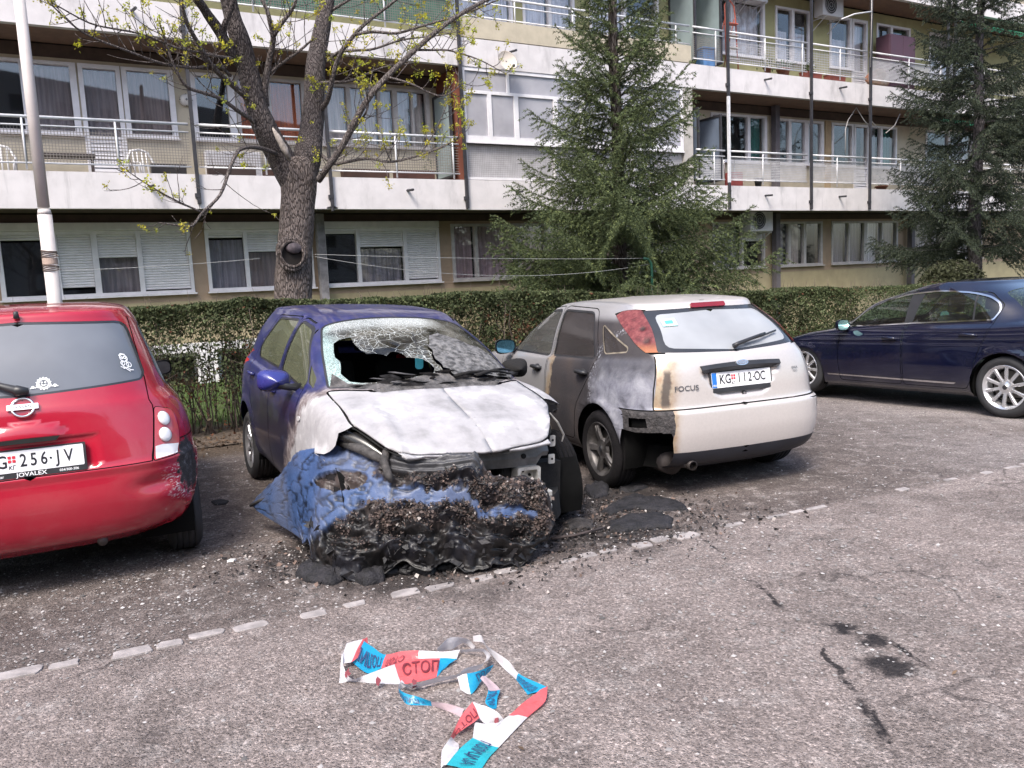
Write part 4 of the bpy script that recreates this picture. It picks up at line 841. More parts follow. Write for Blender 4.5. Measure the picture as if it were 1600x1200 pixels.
def inpoly(P, Q):
    P = np.asarray(P, float); r = np.zeros(len(Q), bool); x, y = Q[:, 0], Q[:, 1]
    lo, hi = P.min(0), P.max(0); c = (x >= lo[0]) & (x <= hi[0]) & (y >= lo[1]) & (y <= hi[1])
    xs, ys = x[c], y[c]; rr = np.zeros(len(xs), bool)
    x1, y1 = P[:, 0], P[:, 1]; x2, y2 = np.roll(x1, -1), np.roll(y1, -1)
    for a, b, d, e in zip(x1, y1, x2, y2):
        if b == e: continue
        k = (b > ys) != (e > ys)
        rr ^= k & (xs < (d - a) * (ys - b) / (e - b) + a)
    r[c] = rr; return r

class Skin:
    def __init__(s, rings, disp=None):
        s.rings = rings; s.R = len(rings); s.disp = disp
        U, V = np.meshgrid(np.linspace(0, 1, 401), np.linspace(0, s.R - 1, 261), indexing='ij')
        s.tu, s.tv = U.ravel(), V.ravel(); s.tp = s.base(s.tu, s.tv); s.tn = s.normal(s.tu, s.tv)
    def ring(s, g, u):
        """plan outline: rounded nose (u 0 - .35), nearly straight flank, rounded tail (u .65 - 1)"""
        L = g['yf'] - g['yr']; Lf = min(g.get('Lf', .95), L * .49); Lr = min(g.get('Lr', .85), L * .49); w = g['w']; k = .35
        th = np.where(u < k, u / k, np.where(u > 1 - k, (1 - u) / k, 1.0)) * math.pi / 2; c, q = np.cos(th), np.sin(th)
        n = np.where(u < .5, g['nf'], g['nr']); r = 1 / (np.abs(c) ** n + np.abs(q) ** n) ** (1 / n)
        t = np.clip((u - k) / (1 - 2 * k), 0, 1); c0, c1 = g['yf'] - Lf, g['yr'] + Lr
        x = w * r * q * (1 + g.get('bow', .015) * np.sin(np.pi * t) ** 2)
        y = np.where(u < k, c0 + Lf * r * c, np.where(u > 1 - k, c1 - Lr * r * c, c0 + (c1 - c0) * t))
        z = pchip([a for a, b in g['z']], [b for a, b in g['z']], y) if len(g['z']) > 1 else np.full_like(u, g['z'][0][1])
        z = z + g.get('crown', 0) * (1 - (x / max(g['w'], .01)) ** 2)
        return np.stack([x, y, z], 1)
    def base(s, u, v):
        Y = np.stack([s.ring(g, u) for g in s.rings]); d = np.diff(Y, axis=0); m_ = np.zeros_like(Y)
        a, b = d[:-1], d[1:]
        with np.errstate(divide='ignore', invalid='ignore'):
            hm = np.where(a * b > 0, 2 * a * b / (a + b), 0)
        m_[1:-1] = hm; m_[0] = d[0]; m_[-1] = d[-1]
        i = np.clip(np.floor(v).astype(int), 0, s.R - 2); t = (v - i)[:, None]; k = np.arange(len(u))
        return ((1 + 2 * t) * (1 - t) ** 2 * Y[i, k] + t * (1 - t) ** 2 * m_[i, k] + t * t * (3 - 2 * t) * Y[i + 1, k] + t * t * (t - 1) * m_[i + 1, k])
    def normal(s, u, v, f=None):
        f = f or s.base; e = 2e-3
        u0, u1 = np.clip(u - e, 0, 1), np.clip(u + e, 0, 1); v0, v1 = np.clip(v - 4 * e, 0, s.R - 1), np.clip(v + 4 * e, 0, s.R - 1.002)
        n = np.cross(f(u1, v) - f(u0, v), f(u, v1) - f(u, v0))
        n /= np.linalg.norm(n, axis=1)[:, None] + 1e-12
        return -n
    def pos(s, u, v):
        P = s.base(u, v)
        if s.disp is not None:
            N = s.normal(u, v); P = P + N * s.disp(P, N)[:, None]
        return P
    def inv(s, proj, pts):
        ax = {'S': (1, 2), 'R': (0, 2), 'F': (0, 2), 'T': (0, 1)}[proj]
        n = s.tn
        ok = {'S': n[:, 0] > .5, 'R': (n[:, 1] < -.12) & (s.tu > .5), 'F': (n[:, 1] > .12) & (s.tu < .5), 'T': n[:, 2] > .2}[proj]
        I = np.where(ok)[0]; T = s.tp[I][:, ax]; Q = np.array(pts, float)
        j = np.array([I[np.argmin(((T - q) ** 2).sum(1))] for q in Q]); u, v = s.tu[j].copy(), s.tv[j].copy()
        far = ((s.tp[j][:, ax] - Q) ** 2).sum(1) > .03 ** 2
        for _ in range(4):
            P = s.base(u, v)[:, ax]; e = 1e-4
            du = (s.base(np.clip(u + e, 0, 1), v)[:, ax] - P) / e; dv = (s.base(u, np.clip(v + e, 0, s.R - 1))[:, ax] - P) / e
            D = Q - P; det = du[:, 0] * dv[:, 1] - du[:, 1] * dv[:, 0]; det = np.where(np.abs(det) < 1e-6, 1e9, det)
            su = np.clip((D[:, 0] * dv[:, 1] - D[:, 1] * dv[:, 0]) / det, -.01, .01); sv = np.clip((du[:, 0] * D[:, 1] - du[:, 1] * D[:, 0]) / det, -.1, .1)
            u = np.clip(u + np.where(far, 0, su), 0, 1); v = np.clip(v + np.where(far, 0, sv), 0, s.R - 1)
        if proj == 'S': v = np.where(Q[:, 1] < s.rings[0]['z'][0][1] + .004, -.05, v)
        if proj in 'RFT':
            c = Q[:, 0] < 1e-3; u = np.where(c, 1.02 if proj == 'R' else np.where(proj == 'F', -.02, u), u)
        return np.stack([u, v], 1)
    def mesh(s, regions, nu=90, nv=None):
        """regions: list of dict(name, proj, poly, [hole], [side], [push]); first match wins"""
        nv = nv or s.R * 6
        U, V = np.meshgrid(np.linspace(0, 1, nu), np.linspace(0, s.R - 1, nv), indexing='ij')
        pts = [np.stack([U.ravel(), V.ravel()], 1)]; edges = []; cnt = U.size; us = 6.0
        for g in regions:
            for key in ('poly', 'hole'):
                if key not in g: continue
                P = refine(g[key], g.get('h', .03)) if g['proj'] != 'U' else refine(g[key], .01 if False else .05)
                uv = s.inv(g['proj'], P) if g['proj'] != 'U' else np.array(P)
                g[key + '_uv'] = uv; n = len(uv)
                pts.append(uv); edges += [(cnt + k, cnt + (k + 1) % n) for k in range(n)]; cnt += n
        A = np.concatenate(pts); A[:, 0] *= us
        vs_, es_, fs_, *_x = delaunay_2d_cdt([Vector(p) for p in A], edges, [], 0, 1e-5, False)
        A = np.array([p[:] for p in vs_]); A[:, 0] /= us; F = np.array([f for f in fs_ if len(f) == 3])
        c = A[F].mean(1); F = F[(c[:, 0] > 0) & (c[:, 0] < 1) & (c[:, 1] > 0) & (c[:, 1] < s.R - 1)]
        u, v = np.clip(A[:, 0], 0, 1), np.clip(A[:, 1], 0, s.R - 1)
        P = s.pos(u, v); N = s.normal(u, v, s.pos if s.disp is not None else None)
        P[np.abs(P[:, 0]) < 2e-4, 0] = 0; N[P[:, 0] == 0, 0] = 0; N /= np.linalg.norm(N, axis=1)[:, None] + 1e-12
        # drop slivers, make winding agree with the normals
        fn = np.cross(P[F[:, 1]] - P[F[:, 0]], P[F[:, 2]] - P[F[:, 0]]); ar = np.linalg.norm(fn, axis=1)
        F = F[ar > 1e-9]; fn = fn[ar > 1e-9]
        w_ = (fn * N[F].mean(1)).sum(1) < 0; F[w_] = F[w_][:, ::-1]
        c = A[F].mean(1)
        lab = {}
        for sd in 'RL':
            L = np.full(len(F), -1)
            for k, g in enumerate(regions):
                if g.get('side', 'LR').find(sd) < 0: continue
                q = inpoly(g['poly_uv'], c) & (L < 0)
                if 'hole' in g: q &= ~inpoly(g['hole_uv'], c)
                L[q] = k
            lab[sd] = L
        return P, N, F, lab

def add_skin(root, skin, regions, mats, default='body', nu=90, nv=None):
    """links one mesh per region under root: 'split' regions become one object per flank; 'drop' regions are left out; returns {name: [objects]}"""
    P, N, F, lab = skin.mesh(regions, nu, nv)
    out = {}; jobs = []
    names = [default] + [g['name'] for g in regions]
    groups = {}
    for sd in 'RL':
        for k in range(-1, len(regions)):
            g = regions[k] if k >= 0 else dict(name=default)
            if g.get('drop'): continue
            f = F[lab[sd] == k]
            if len(f): groups.setdefault((g['name'], sd if g.get('split') else '', g.get('under', '')), []).append((sd, f, g))
    for (nm, key, under), items in groups.items():
        VV, NN, FF, II = [], [], [], []; b = 0; ml = []
        for sd, f, g in items:
            ids, inv_ = np.unique(f, return_inverse=True); q = P[ids].copy(); n_ = N[ids].copy()
            pu = g.get('push', 0.0)
            if pu: q = q - n_ * pu
            tri = inv_.reshape(-1, 3)
            if sd == 'L': q[:, 0] *= -1; n_[:, 0] *= -1; tri = tri[:, ::-1]
            mt = g.get('mat', mats[nm] if nm in mats else mats[default])
            if mt not in ml: ml.append(mt)
            VV.append(q); NN.append(n_); FF.append(tri + b); II += [ml.index(mt)] * len(tri); b += len(q)
        VV, NN, FF = np.concatenate(VV), np.concatenate(NN), np.concatenate(FF)
        if not key:                                          # weld the two halves along the middle
            mid = np.where(np.abs(VV[:, 0]) < 1e-6)[0]; VV[mid, 0] = 0; mp = np.arange(len(VV)); seen = {}
            for i_ in mid:
                kk = (round(float(VV[i_, 1]), 4), round(float(VV[i_, 2]), 4)); mp[i_] = seen.setdefault(kk, i_)
            FF = mp[FF]; used = np.unique(FF); nm_ = np.full(len(VV), -1); nm_[used] = np.arange(len(used)); FF = nm_[FF]; VV, NN = VV[used], NN[used]
        me = np_mesh(nm, VV, FF, ml, True, II)
        if len(me.vertices) == len(NN): me.normals_split_custom_set_from_vertices([tuple(x) for x in NN])
        par = out[under][-1 if key != 'R' else 0] if under and under in out else root
        o = link(nm, me, par); out.setdefault(nm, []).append(o)
    return out

def plate_text(root, parent, M, parts, mat_):
    """parts: list of (string, x, y, size, sx[, mat]) placed on the plane of matrix M"""
    for s_, x, y, sz, sx, nm, mt in parts:
        V, F = text_mesh(s_, sz, 'CENTER', 1.0, 0.0, sx)
        if not len(V): continue
        Q = [M @ Vector((v[0] + x, v[1] + y, 0)) for v in V]
        link(nm, mesh(nm, Q, F, mt), parent)

RUB = sm('tyre_rubber', (.022, .022, .024), .75, var=.25, bump=.15, bscale=200)
RUBBURNT = sm('burnt_rubber', (.009, .008, .009), .9, var=.4, bump=.6, bscale=60, bdist=.01, spec=.2)
BLACKPL = sm('black_plastic', (.025, .025, .028), .45, var=.15)
DARKIN = sm('dark_trim', (.03, .03, .032), .85, var=.2)
WELL = sm('wheel_well', (.005, .005, .005), .95, var=.3, spec=.1)
CHROME = sm('chrome', (.75, .75, .76), .12, 1.0, var=.03)
SEAM = sm('panel_gap', (.006, .006, .006), .9)

def wheel(root, x, y, r, rim_r, wd, style, rimmat, tyremat=RUB, sink=0.0, tilt=0.0, blur=0):
    """wheel with its outer face towards sign(x): tyre, rim with spokes, hub cap"""
    e = bpy.data.objects.new('wheel', None); COL.objects.link(e); e.parent = root
    e.location = (x, y, r - sink); sgn = 1 if x > 0 else -1
    e.rotation_euler = (random.uniform(0, 1), 0, 0 if sgn > 0 else math.pi); h = wd / 2
    prof = [(rim_r - .012, -h + .02), (rim_r + .006, -h + .008), (rim_r + .03, -h), (r - .045, -h - .006), (r - .016, -h + .012), (r - .003, -h + .03)]
    gz = [-.6, -.25, .12, .5]
    for q in gz:
        a = q * h; prof += [(r, a - .012 + .0), (r, a - .004), (r - .007, a - .003), (r - .007, a + .003), (r, a + .004)]
    prof += [(r - .003, h - .03), (r - .016, h - .012), (r - .045, h + .006), (rim_r + .03, h), (rim_r + .006, h - .008), (rim_r - .012, h - .02)]
    if style == 'melted':
        prof = [(rim_r - .01, -h + .02), (rim_r + .03, -h), (r - .03, -h - .01), (r, -h + .03), (r, h - .02), (r - .03, h + .015), (rim_r + .02, h + .012), (rim_r - .005, h - .012)]
    t = MB().lathe(prof, 56, 'x'); t.build('tyre', tyremat, e, True)
    a = MB(); hr = rim_r
    a.lathe([(hr - .012, -h + .02), (hr - .03, -h + .03), (hr - .035, 0), (hr - .028, h - .035), (hr - .018, h - .022), (hr + .004, h - .006), (hr + .010, h - .010), (hr + .008, h - .016), (hr - .012, h - .024)], 56, 'x')
    ns, dbl, w0, w1 = {'twin5': (5, .16, .034, .026), 'ten': (10, 0, .030, .036), 'multi': (9, 0, .028, .022), 'melted': (5, .16, .034, .026), 'cover': (7, 0, .05, .07), 'seven': (7, 0, .045, .05)}[style]
    for k in range(ns):
        for dd in ((-dbl / 2, dbl / 2) if dbl else (0,)):
            ang = 2 * math.pi * k / ns + dd; N_ = 6
            for j in range(N_):
                pass
            rs = [.045, .09, hr * .5, hr * .75, hr - .018]; xs = [h - .032, h - .026, h - .022, h - .018, h - .02]
            V = []; 
            for q, (rr, xx) in enumerate(zip(rs, xs)):
                f_ = q / 4; ww = (w0 * (1 - f_) + w1 * f_) / 2
                for (dw, dx) in ((-ww, -.022), (-ww, -.004), (-ww * .7, .002), (ww * .7, .002), (ww, -.004), (ww, -.022)):
                    c, s2 = math.cos(ang), math.sin(ang)
                    V.append((xx + dx, rr * c - dw * s2, rr * s2 + dw * c))
            Fc = []
            for q in range(4):
                for j in range(6):
                    j2 = (j + 1) % 6; Fc.append((q * 6 + j, q * 6 + j2, q * 6 + 6 + j2, q * 6 + 6 + j))
            Fc.append((0, 5, 4, 3, 2, 1)); Fc.append(tuple(24 + j for j in range(6))); a.add(V, Fc)
    a.lathe([(0, h - .018), (.028, h - .018), (.034, h - .024), (.075, h - .03), (.085, h - .05)], 28, 'x')
    ro = a.build('rim', rimmat, e)
    md = ro.data; md.polygons.foreach_set('use_smooth', np.ones(len(md.polygons), bool)); md.set_sharp_from_angle(angle=R_(40))
    b = MB()
    for k in range(5):
        q = 2 * math.pi * (k + .5) / 5
        b.add(*_cyl(.0085, .012, h - .032, .055 * math.cos(q), .055 * math.sin(q)))
    b.lathe([(0, h - .012), (.02, h - .012), (.026, h - .018)], 20, 'x'); b.build('hub_cap', BLACKPL, e)
    d = MB().lathe([(0, -h + .05), (hr - .04, -h + .05), (hr - .035, -h + .06)], 24, 'x').lathe([(.02, 0), (hr * .72, 0), (hr * .72, .012), (.02, .012)], 32, 'x')
    d.build('brake_disc', sm('brake_steel', (.12, .11, .10), .6, .8), e)
    return e

def _cyl(r, l, x0, cy, cz, n=8):
    V = []; 
    for xx in (x0 - l, x0):
        for j in range(n): V.append((xx, cy + r * math.cos(2 * math.pi * j / n), cz + r * math.sin(2 * math.pi * j / n)))
    return V, [(j, (j + 1) % n, n + (j + 1) % n, n + j) for j in range(n)] + [tuple(n + j for j in range(n))]

def arch(yw, zw, r, z0=.05, n=18, lean=0.0):
    """wheel opening in side view: part circle carried straight down below the sill"""
    a0 = math.asin(max(-1, min(1, (.18 - zw) / r)))
    P = [(yw + r * math.cos(a), zw + r * math.sin(a)) for a in np.linspace(a0, math.pi - a0, n)]
    return P + [(P[-1][0], z0), (P[0][0], z0)]

def wells(root, spots, r, x_in, x_out):
    for yw, zw in spots:
        for sg in (-1, 1):
            m_ = MB(); b = 0; n = 16
            for k in range(n + 1):
                a = -.35 + (math.pi + .7) * k / n
                for xx in (x_in, x_out): m_.V.append((sg * xx, yw + r * math.cos(a), zw + r * math.sin(a)))
            for k in range(n): m_.F.append((b + 2 * k, b + 2 * k + 1, b + 2 * k + 3, b + 2 * k + 2)); m_.I.append(0)
            m_.F.append(tuple(b + 2 * k for k in range(n + 1))); m_.I.append(0); m_.build('wheel_arch_liner', WELL, root, True)

def cabin(root, y_dash, y_front_seat, y_rear_seat, w, zf, mat_=DARKIN, wheel_side=-1, zseat=.5):
    """seats, dashboard and steering wheel behind the glass"""
    for sx in (-1, 1):
        s_ = MB(); cx = sx * w * .47
        s_.bbox(cx - .24, cx + .24, y_front_seat - .1, y_front_seat + .42, zf, zf + .22, .05)
        s_.add(*_slab(cx, .23, y_front_seat - .10, zf + .16, y_front_seat - .30, zf + .74, .11))
        s_.add(*_slab(cx, .12, y_front_seat - .31, zf + .77, y_front_seat - .34, zf + .95, .08))
        s_.build('front_seat', mat_, root, True)
    s_ = MB().bbox(-w * .85, w * .85, y_rear_seat - .05, y_rear_seat + .42, zf, zf + .22, .05)
    s_.add(*_slab(0, w * .85, y_rear_seat - .03, zf + .18, y_rear_seat - .22, zf + .72, .12))
    for cx in (-w * .45, w * .45): s_.add(*_slab(cx, .12, y_rear_seat - .22, zf + .74, y_rear_seat - .26, zf + .90, .07))
    s_.build('rear_seat', mat_, root, True)
    d = MB(); V = [(-w * .95, y_dash + .28, zf + .10), (-w * .95, y_dash, zf + .15), (-w * .95, y_dash, zf + .42), (-w * .95, y_dash + .12, zf + .53), (-w * .95, y_dash + .75, zf + .56), (-w * .95, y_dash + .75, zf + .10)]
    n = len(V); d.add(V + [(-a, b, c) for a, b, c in V], [tuple(range(n)), tuple(range(2 * n - 1, n - 1, -1))] + [(k, (k + 1) % n, n + (k + 1) % n, n + k) for k in range(n)])
    d.build('dashboard', mat_, root)
    t = MB(); c = Vector((wheel_side * w * .47, y_dash - .12, zf + .42)); ax = Vector((0, -.92, .38)).normalized(); e1 = Vector((1, 0, 0)); e2 = ax.cross(e1)
    t.tube([c + (e1 * math.cos(a) + e2 * math.sin(a)) * .185 for a in np.linspace(0, 2 * math.pi, 29)], .016, 8, cap=False)
    for a in (0, math.pi, -math.pi / 2): t.tube([c + (e1 * math.cos(a) + e2 * math.sin(a)) * .18, c + ax * -.03], .014, 6)
    t.tube([c - ax * .01, c - ax * .22], .035, 8); t.build('steering_wheel', BLACKPL, root, True)

def _slab(cx, hw, y0, z0, y1, z1, th):
    """leaning cushion: a box from (y0,z0) up to (y1,z1) with rounded faces"""
    bm = bmesh.new(); d = Vector((0, y1 - y0, z1 - z0)); L = d.length; d.normalize(); nn = Vector((0, -d.z, d.y))
    M = Matrix(((1, 0, 0, cx), (0, nn.y, d.y, (y0 + y1) / 2), (0, nn.z, d.z, (z0 + z1) / 2), (0, 0, 0, 1)))
    bmesh.ops.create_cube(bm, size=1, matrix=M @ Matrix.Diagonal((hw * 2, th, L, 1)))
    bmesh.ops.bevel(bm, geom=bm.edges[:], offset=min(th * .4, .05), segments=3, affect='EDGES', profile=.5)
    bm.verts.index_update(); r = ([v.co[:] for v in bm.verts], [[v.index for v in f.verts] for f in bm.faces]); bm.free(); return r

def floorpan(root, skin, z, mat_=WELL):
    u = np.linspace(0, 1, 60); g = skin.ring(skin.rings[0], u); V = [(x, y, z) for x, y, _ in g] + [(-x, y, z) for x, y, _ in g[::-1]]
    V2 = [(x * .96, y, z + .16) for x, y, z in V]; n = len(V)
    F = [tuple(range(n)), tuple(range(2 * n - 1, n - 1, -1))] + [(k, (k + 1) % n, n + (k + 1) % n, n + k) for k in range(n)]
    return link('underbody', mesh('underbody', V + V2, F, mat_), root)

def onto(skin, proj, x, z, lift=.002):
    """matrix of the tangent plane of the skin at a projected point: X along the surface to the right seen from outside, Y up"""
    uv = skin.inv(proj, [(abs(x), z)] if proj != 'S' else [(x, z)]); uv[:, 0] = np.clip(uv[:, 0], 0, 1); uv[:, 1] = np.clip(uv[:, 1], 0, skin.R - 1)
    p = skin.pos(uv[:, 0], uv[:, 1])[0]; n_ = skin.normal(uv[:, 0], uv[:, 1])[0]
    if proj != 'S' and x < 0: p[0] *= -1; n_[0] *= -1
    if proj != 'S' and abs(x) < 1e-3: n_[0] = 0
    n_ = Vector(n_).normalized(); up = Vector((0, 0, 1)); ex = up.cross(n_).normalized(); ey = n_.cross(ex)
    M = Matrix.Identity(4)
    for k in range(3): M[k][0], M[k][1], M[k][2], M[k][3] = ex[k], ey[k], n_[k], p[k] + n_[k] * lift
    return M

def mirror_cap(root, x, y, z, sg, body, gl, sc=1.0, name='door_mirror'):
    """door mirror: shell, glass facing backwards, foot"""
    a = MB(); prof = [(.0, .0), (.03, .45), (.065, .8), (.105, 1.0), (.13, 1.0)]
    n = 24; b = 0; rows = []
    for (d, k) in prof:
        for j in range(n):
            t = 2 * math.pi * j / n; c, s2 = math.cos(t), math.sin(t)
            q = 1 / (abs(c) ** 3.2 + abs(s2) ** 3.2) ** (1 / 3.2)
            a.V.append((x + sg * (.11 * sc + .105 * sc * c * q * k), y + (.09 - d) * sc, z + (.075 * sc * s2 * q * k * (.9 + .15 * c))))
    for r in range(len(prof) - 1):
        for j in range(n): a.F.append((r * n + j, r * n + (j + 1) % n, (r + 1) * n + (j + 1) % n, (r + 1) * n + j)); a.I.append(0)
    o = a.build(name, body, root, True)
    g = MB(); g.add([(x + sg * (.11 * sc + .092 * sc * math.cos(t) / (abs(math.cos(t)) ** 3.2 + abs(math.sin(t)) ** 3.2) ** (1 / 3.2)), y + (.09 - .122) * sc, z + .062 * sc * math.sin(t) / (abs(math.cos(t)) ** 3.2 + abs(math.sin(t)) ** 3.2) ** (1 / 3.2)) for t in np.linspace(0, 2 * math.pi, n, False)], [tuple(range(n))[::-1] if sg < 0 else tuple(range(n))])
    g.build('mirror_glass', gl, o)
    f = MB().tube([(x - sg * .06, y + .02, z - .05), (x + sg * .03, y + .03, z - .045), (x + sg * .10, y + .04, z - .02)], [.028, .024, .03], 8); f.build('mirror_foot', BLACKPL, o, True)
    return o
# ------------------------------------------------------------------ silver hatchback, rear towards the viewer, left flank burnt
def serb_plate(parent, root, M, letters, digits, tail, wt=.52, ht=.112, blueband=True, holder=None):
    """white plate in a dark holder: blue band, letters, small shield with the two letters under it, digits, dot, letters"""
    W_ = sm('plate_white', (.78, .78, .80), .35, var=.04); K_ = sm('plate_black', (.015, .015, .02), .4); B_ = sm('plate_blue', (.02, .16, .55), .4); RD = sm('plate_red', (.55, .03, .05), .4)
    hb = holder if holder is not None else .035
    h = MB().prism(rrect(-wt / 2 - .012, wt / 2 + .012, -ht / 2 - hb, ht / 2 + .010, .008), -.006, .012, 'z'); h.xf(M); ho = h.build('plate_holder', BLACKPL, parent)
    p = MB().prism(rrect(-wt / 2, wt / 2, -ht / 2, ht / 2, .006), .012, .0145, 'z'); p.xf(M); po = p.build('number_plate', W_, ho)
    if blueband:
        b = MB().prism(rrect(-wt / 2 + .002, -wt / 2 + .042, -ht / 2 + .002, ht / 2 - .002, .004), .0145, .0155, 'z'); b.xf(M); b.build('blue_band', B_, ho)
        plate_text(root, ho, M @ Matrix.Translation((0, 0, .0165)), [('SRB', -wt / 2 + .022, -.038, .018, 1, 'lettering', W_)], None)
    T = M @ Matrix.Translation((0, 0, .0158))
    x = -wt / 2 + (.088 if blueband else .06); out = []
    for ch in letters: out.append((ch, x, .0, .094, .78, 'lettering', K_)); x += .052
    xs = x - .006
    for dx, dz in ((-.010, .024), (.010, .024), (-.010, .004), (.010, .004)):
        q = MB().prism(rrect(xs + dx - .0075, xs + dx + .0075, dz - .0075, dz + .0075, .002), 0, .0008, 'z'); q.xf(T); q.build('shield', RD, ho)
    out.append(('KΓ', xs, -.030, .030, .9, 'lettering', K_)); x = xs + .052
    for ch in digits: out.append((ch, x, .0, .094, .72, 'lettering', K_)); x += .0475
    q = MB().prism([(x - .016 + .006 * math.cos(a), .006 * math.sin(a)) for a in np.linspace(0, 6.28, 9)[:-1]], 0, .0008, 'z'); q.xf(T); q.build('dot', K_, ho)
    x += .018
    for ch in tail: out.append((ch, x, .0, .094, .74, 'lettering', K_)); x += .05
    plate_text(root, ho, T, out, None)
    return ho

FOCUS_Q = (1.4274, 6.3844, R_(21.69))

def soot_paint(name, base):
    """silver paint of the burnt hatchback: soot, brown scorched rims and pale ash on the left rear quarter, painted shade over the left flank (car coordinates)"""
    t = NT(name); c = t.coord(); x, y, z = t.xyz(c)
    n1 = t.noise(c, 5, 6, .62); n2 = t.noise(c, 16, 6, .65); n3 = t.noise(c, 60, 5, .7)
    wob = t.math('ADD', t.math('MULTIPLY', t.math('SUBTRACT', n1, .5), .30), t.math('MULTIPLY', t.math('SUBTRACT', n2, .5), .08))
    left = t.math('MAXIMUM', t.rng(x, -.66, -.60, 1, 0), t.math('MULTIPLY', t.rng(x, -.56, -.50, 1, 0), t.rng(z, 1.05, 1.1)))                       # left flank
    e0 = t.math('SUBTRACT', x, t.math('ADD', -.705, t.math('MULTIPLY', t.math('SUBTRACT', z, .655), .20)))       # distance right of the tailgate gap
    ye = t.math('ADD', y, wob)
    # front limit of the soot slants across the rear door
    lim = t.math('ADD', .84, t.math('MULTIPLY', t.math('SUBTRACT', z, .9), -.10))
    d = t.math('SUBTRACT', lim, ye)                        # >0 burnt
    low = t.rng(z, 1.25, 1.33, 1, .0)                        # roof rail only scorched further back
    rear = t.rng(ye, -.30, .05, 1, 0)
    msk = t.math('MULTIPLY', left, t.math('MAXIMUM', low, t.math('MULTIPLY', rear, .8)))
    burn = t.math('MULTIPLY', t.math('MULTIPLY', t.rng(d, .0, .05), msk), t.rng(e0, -.004, .0, 1, 0))
    rim = t.math('MULTIPLY', t.math('MULTIPLY', t.rng(d, -.10, .0), t.rng(d, .02, .12, 1, 0)), msk)
    # rear face: scorch creeping round the corner
    e = t.math('ADD', e0, t.math('MULTIPLY', wob, .35))
    rear_face = t.rng(y, -.50, -.44, 1, 0)
    rr = t.math('MULTIPLY', rear_face, t.rng(z, .98, 1.04, 1, 0))
    on = t.rng(e0, -.004, .0); strk = t.math('MULTIPLY', t.math('MULTIPLY', t.rng(e, .025, .05), t.rng(e, .085, .11, 1, 0)), t.math('MULTIPLY', t.rng(z, .64, .70), t.rng(z, .90, .96, 1, 0))); rb = t.math('MULTIPLY', t.math('MULTIPLY', rr, on), strk); rbr = t.math('MULTIPLY', t.math('MULTIPLY', rr, on), t.rng(e, .08, .20, 1, 0))
    bb = t.math('MULTIPLY', t.math('MULTIPLY', t.rng(y, -.55, -.50, 1, 0), t.rng(z, .645, .655, 1, 0)), t.rng(t.math('ADD', x, t.math('MULTIPLY', wob, .3)), -.60, -.535, 1, 0)); rbr = t.math('MAXIMUM', rbr, bb)
    silver = t.mix(t.rng(n3, .3, .7), tuple(v * .96 for v in base), tuple(v * 1.03 for v in base))
    brown = t.ramp(n2, [(.3, (.30, .16, .07)), (.6, (.42, .33, .22))])
    soot = t.ramp(t.noise(c, 3.2, 4, .5), [(.3, (.022, .02, .024)), (.5, (.04, .034, .036)), (.72, (.055, .042, .038))])
    ash = t.ramp(t.noise(c, 8, 7, .62, .4), [(.30, (.07, .07, .085)), (.45, (.20, .20, .24)), (.60, (.30, .30, .335)), (.75, (.42, .42, .45))])
    ash = t.mix(t.math('MULTIPLY', t.rng(t.math('ADD', z, t.math('MULTIPLY', wob, .6)), .80, .97), .8), ash, (.035, .034, .042))
    # ash: over the rear wheel and towards the lamp
    da = t.math('ADD', t.dist(c, (-.80, -.36, .80)), t.math('MULTIPLY', wob, 1.1))
    am = t.math('MULTIPLY', t.rng(e0, -.004, .0, 1, 0), t.rng(da, .34, .50, 1, 0)); am = t.math('MULTIPLY', am, t.rng(z, .985, 1.04, 1, 0))
    edge = t.math('MULTIPLY', t.rng(da, .41, .46), t.rng(da, .46, .53, 1, 0))
    lower = t.rng(z, .50, .60, 0, 1)
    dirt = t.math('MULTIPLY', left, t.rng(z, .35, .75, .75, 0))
    col = t.mix(t.math('MULTIPLY', dirt, .8), silver, (.15, .155, .175)); col = t.mix(t.math('MULTIPLY', left, .62), col, (.19, .20, .23))  # last mix paints the left flank darker, for the weaker light there
    col = t.mix(t.math('MULTIPLY', rim, .8), col, brown); col = t.mix(burn, col, soot)
    col = t.mix(t.math('MULTIPLY', t.math('MULTIPLY', am, burn), .92), col, ash)
    col = t.mix(t.math('MULTIPLY', t.math('MULTIPLY', edge, burn), t.rng(n3, .5, .6, 0, .8)), col, (.36, .36, .40))
    col = t.mix(t.math('MULTIPLY', rbr, .85), col, brown); col = t.mix(t.math('MULTIPLY', rb, .85), col, soot)
    allb = t.math('MAXIMUM', burn, rb)
    t.bump(t.math('MULTIPLY', allb, t.noise(c, 45, 6, .7)), .5, .006)
    return t.done(col, t.mix(allb, (.34, .34, .34), (.8, .8, .8)), t.mix(allb, (.25, .25, .25), (0, 0, 0)), t.mix(allb, (.5, .5, .5), (0, 0, 0)))

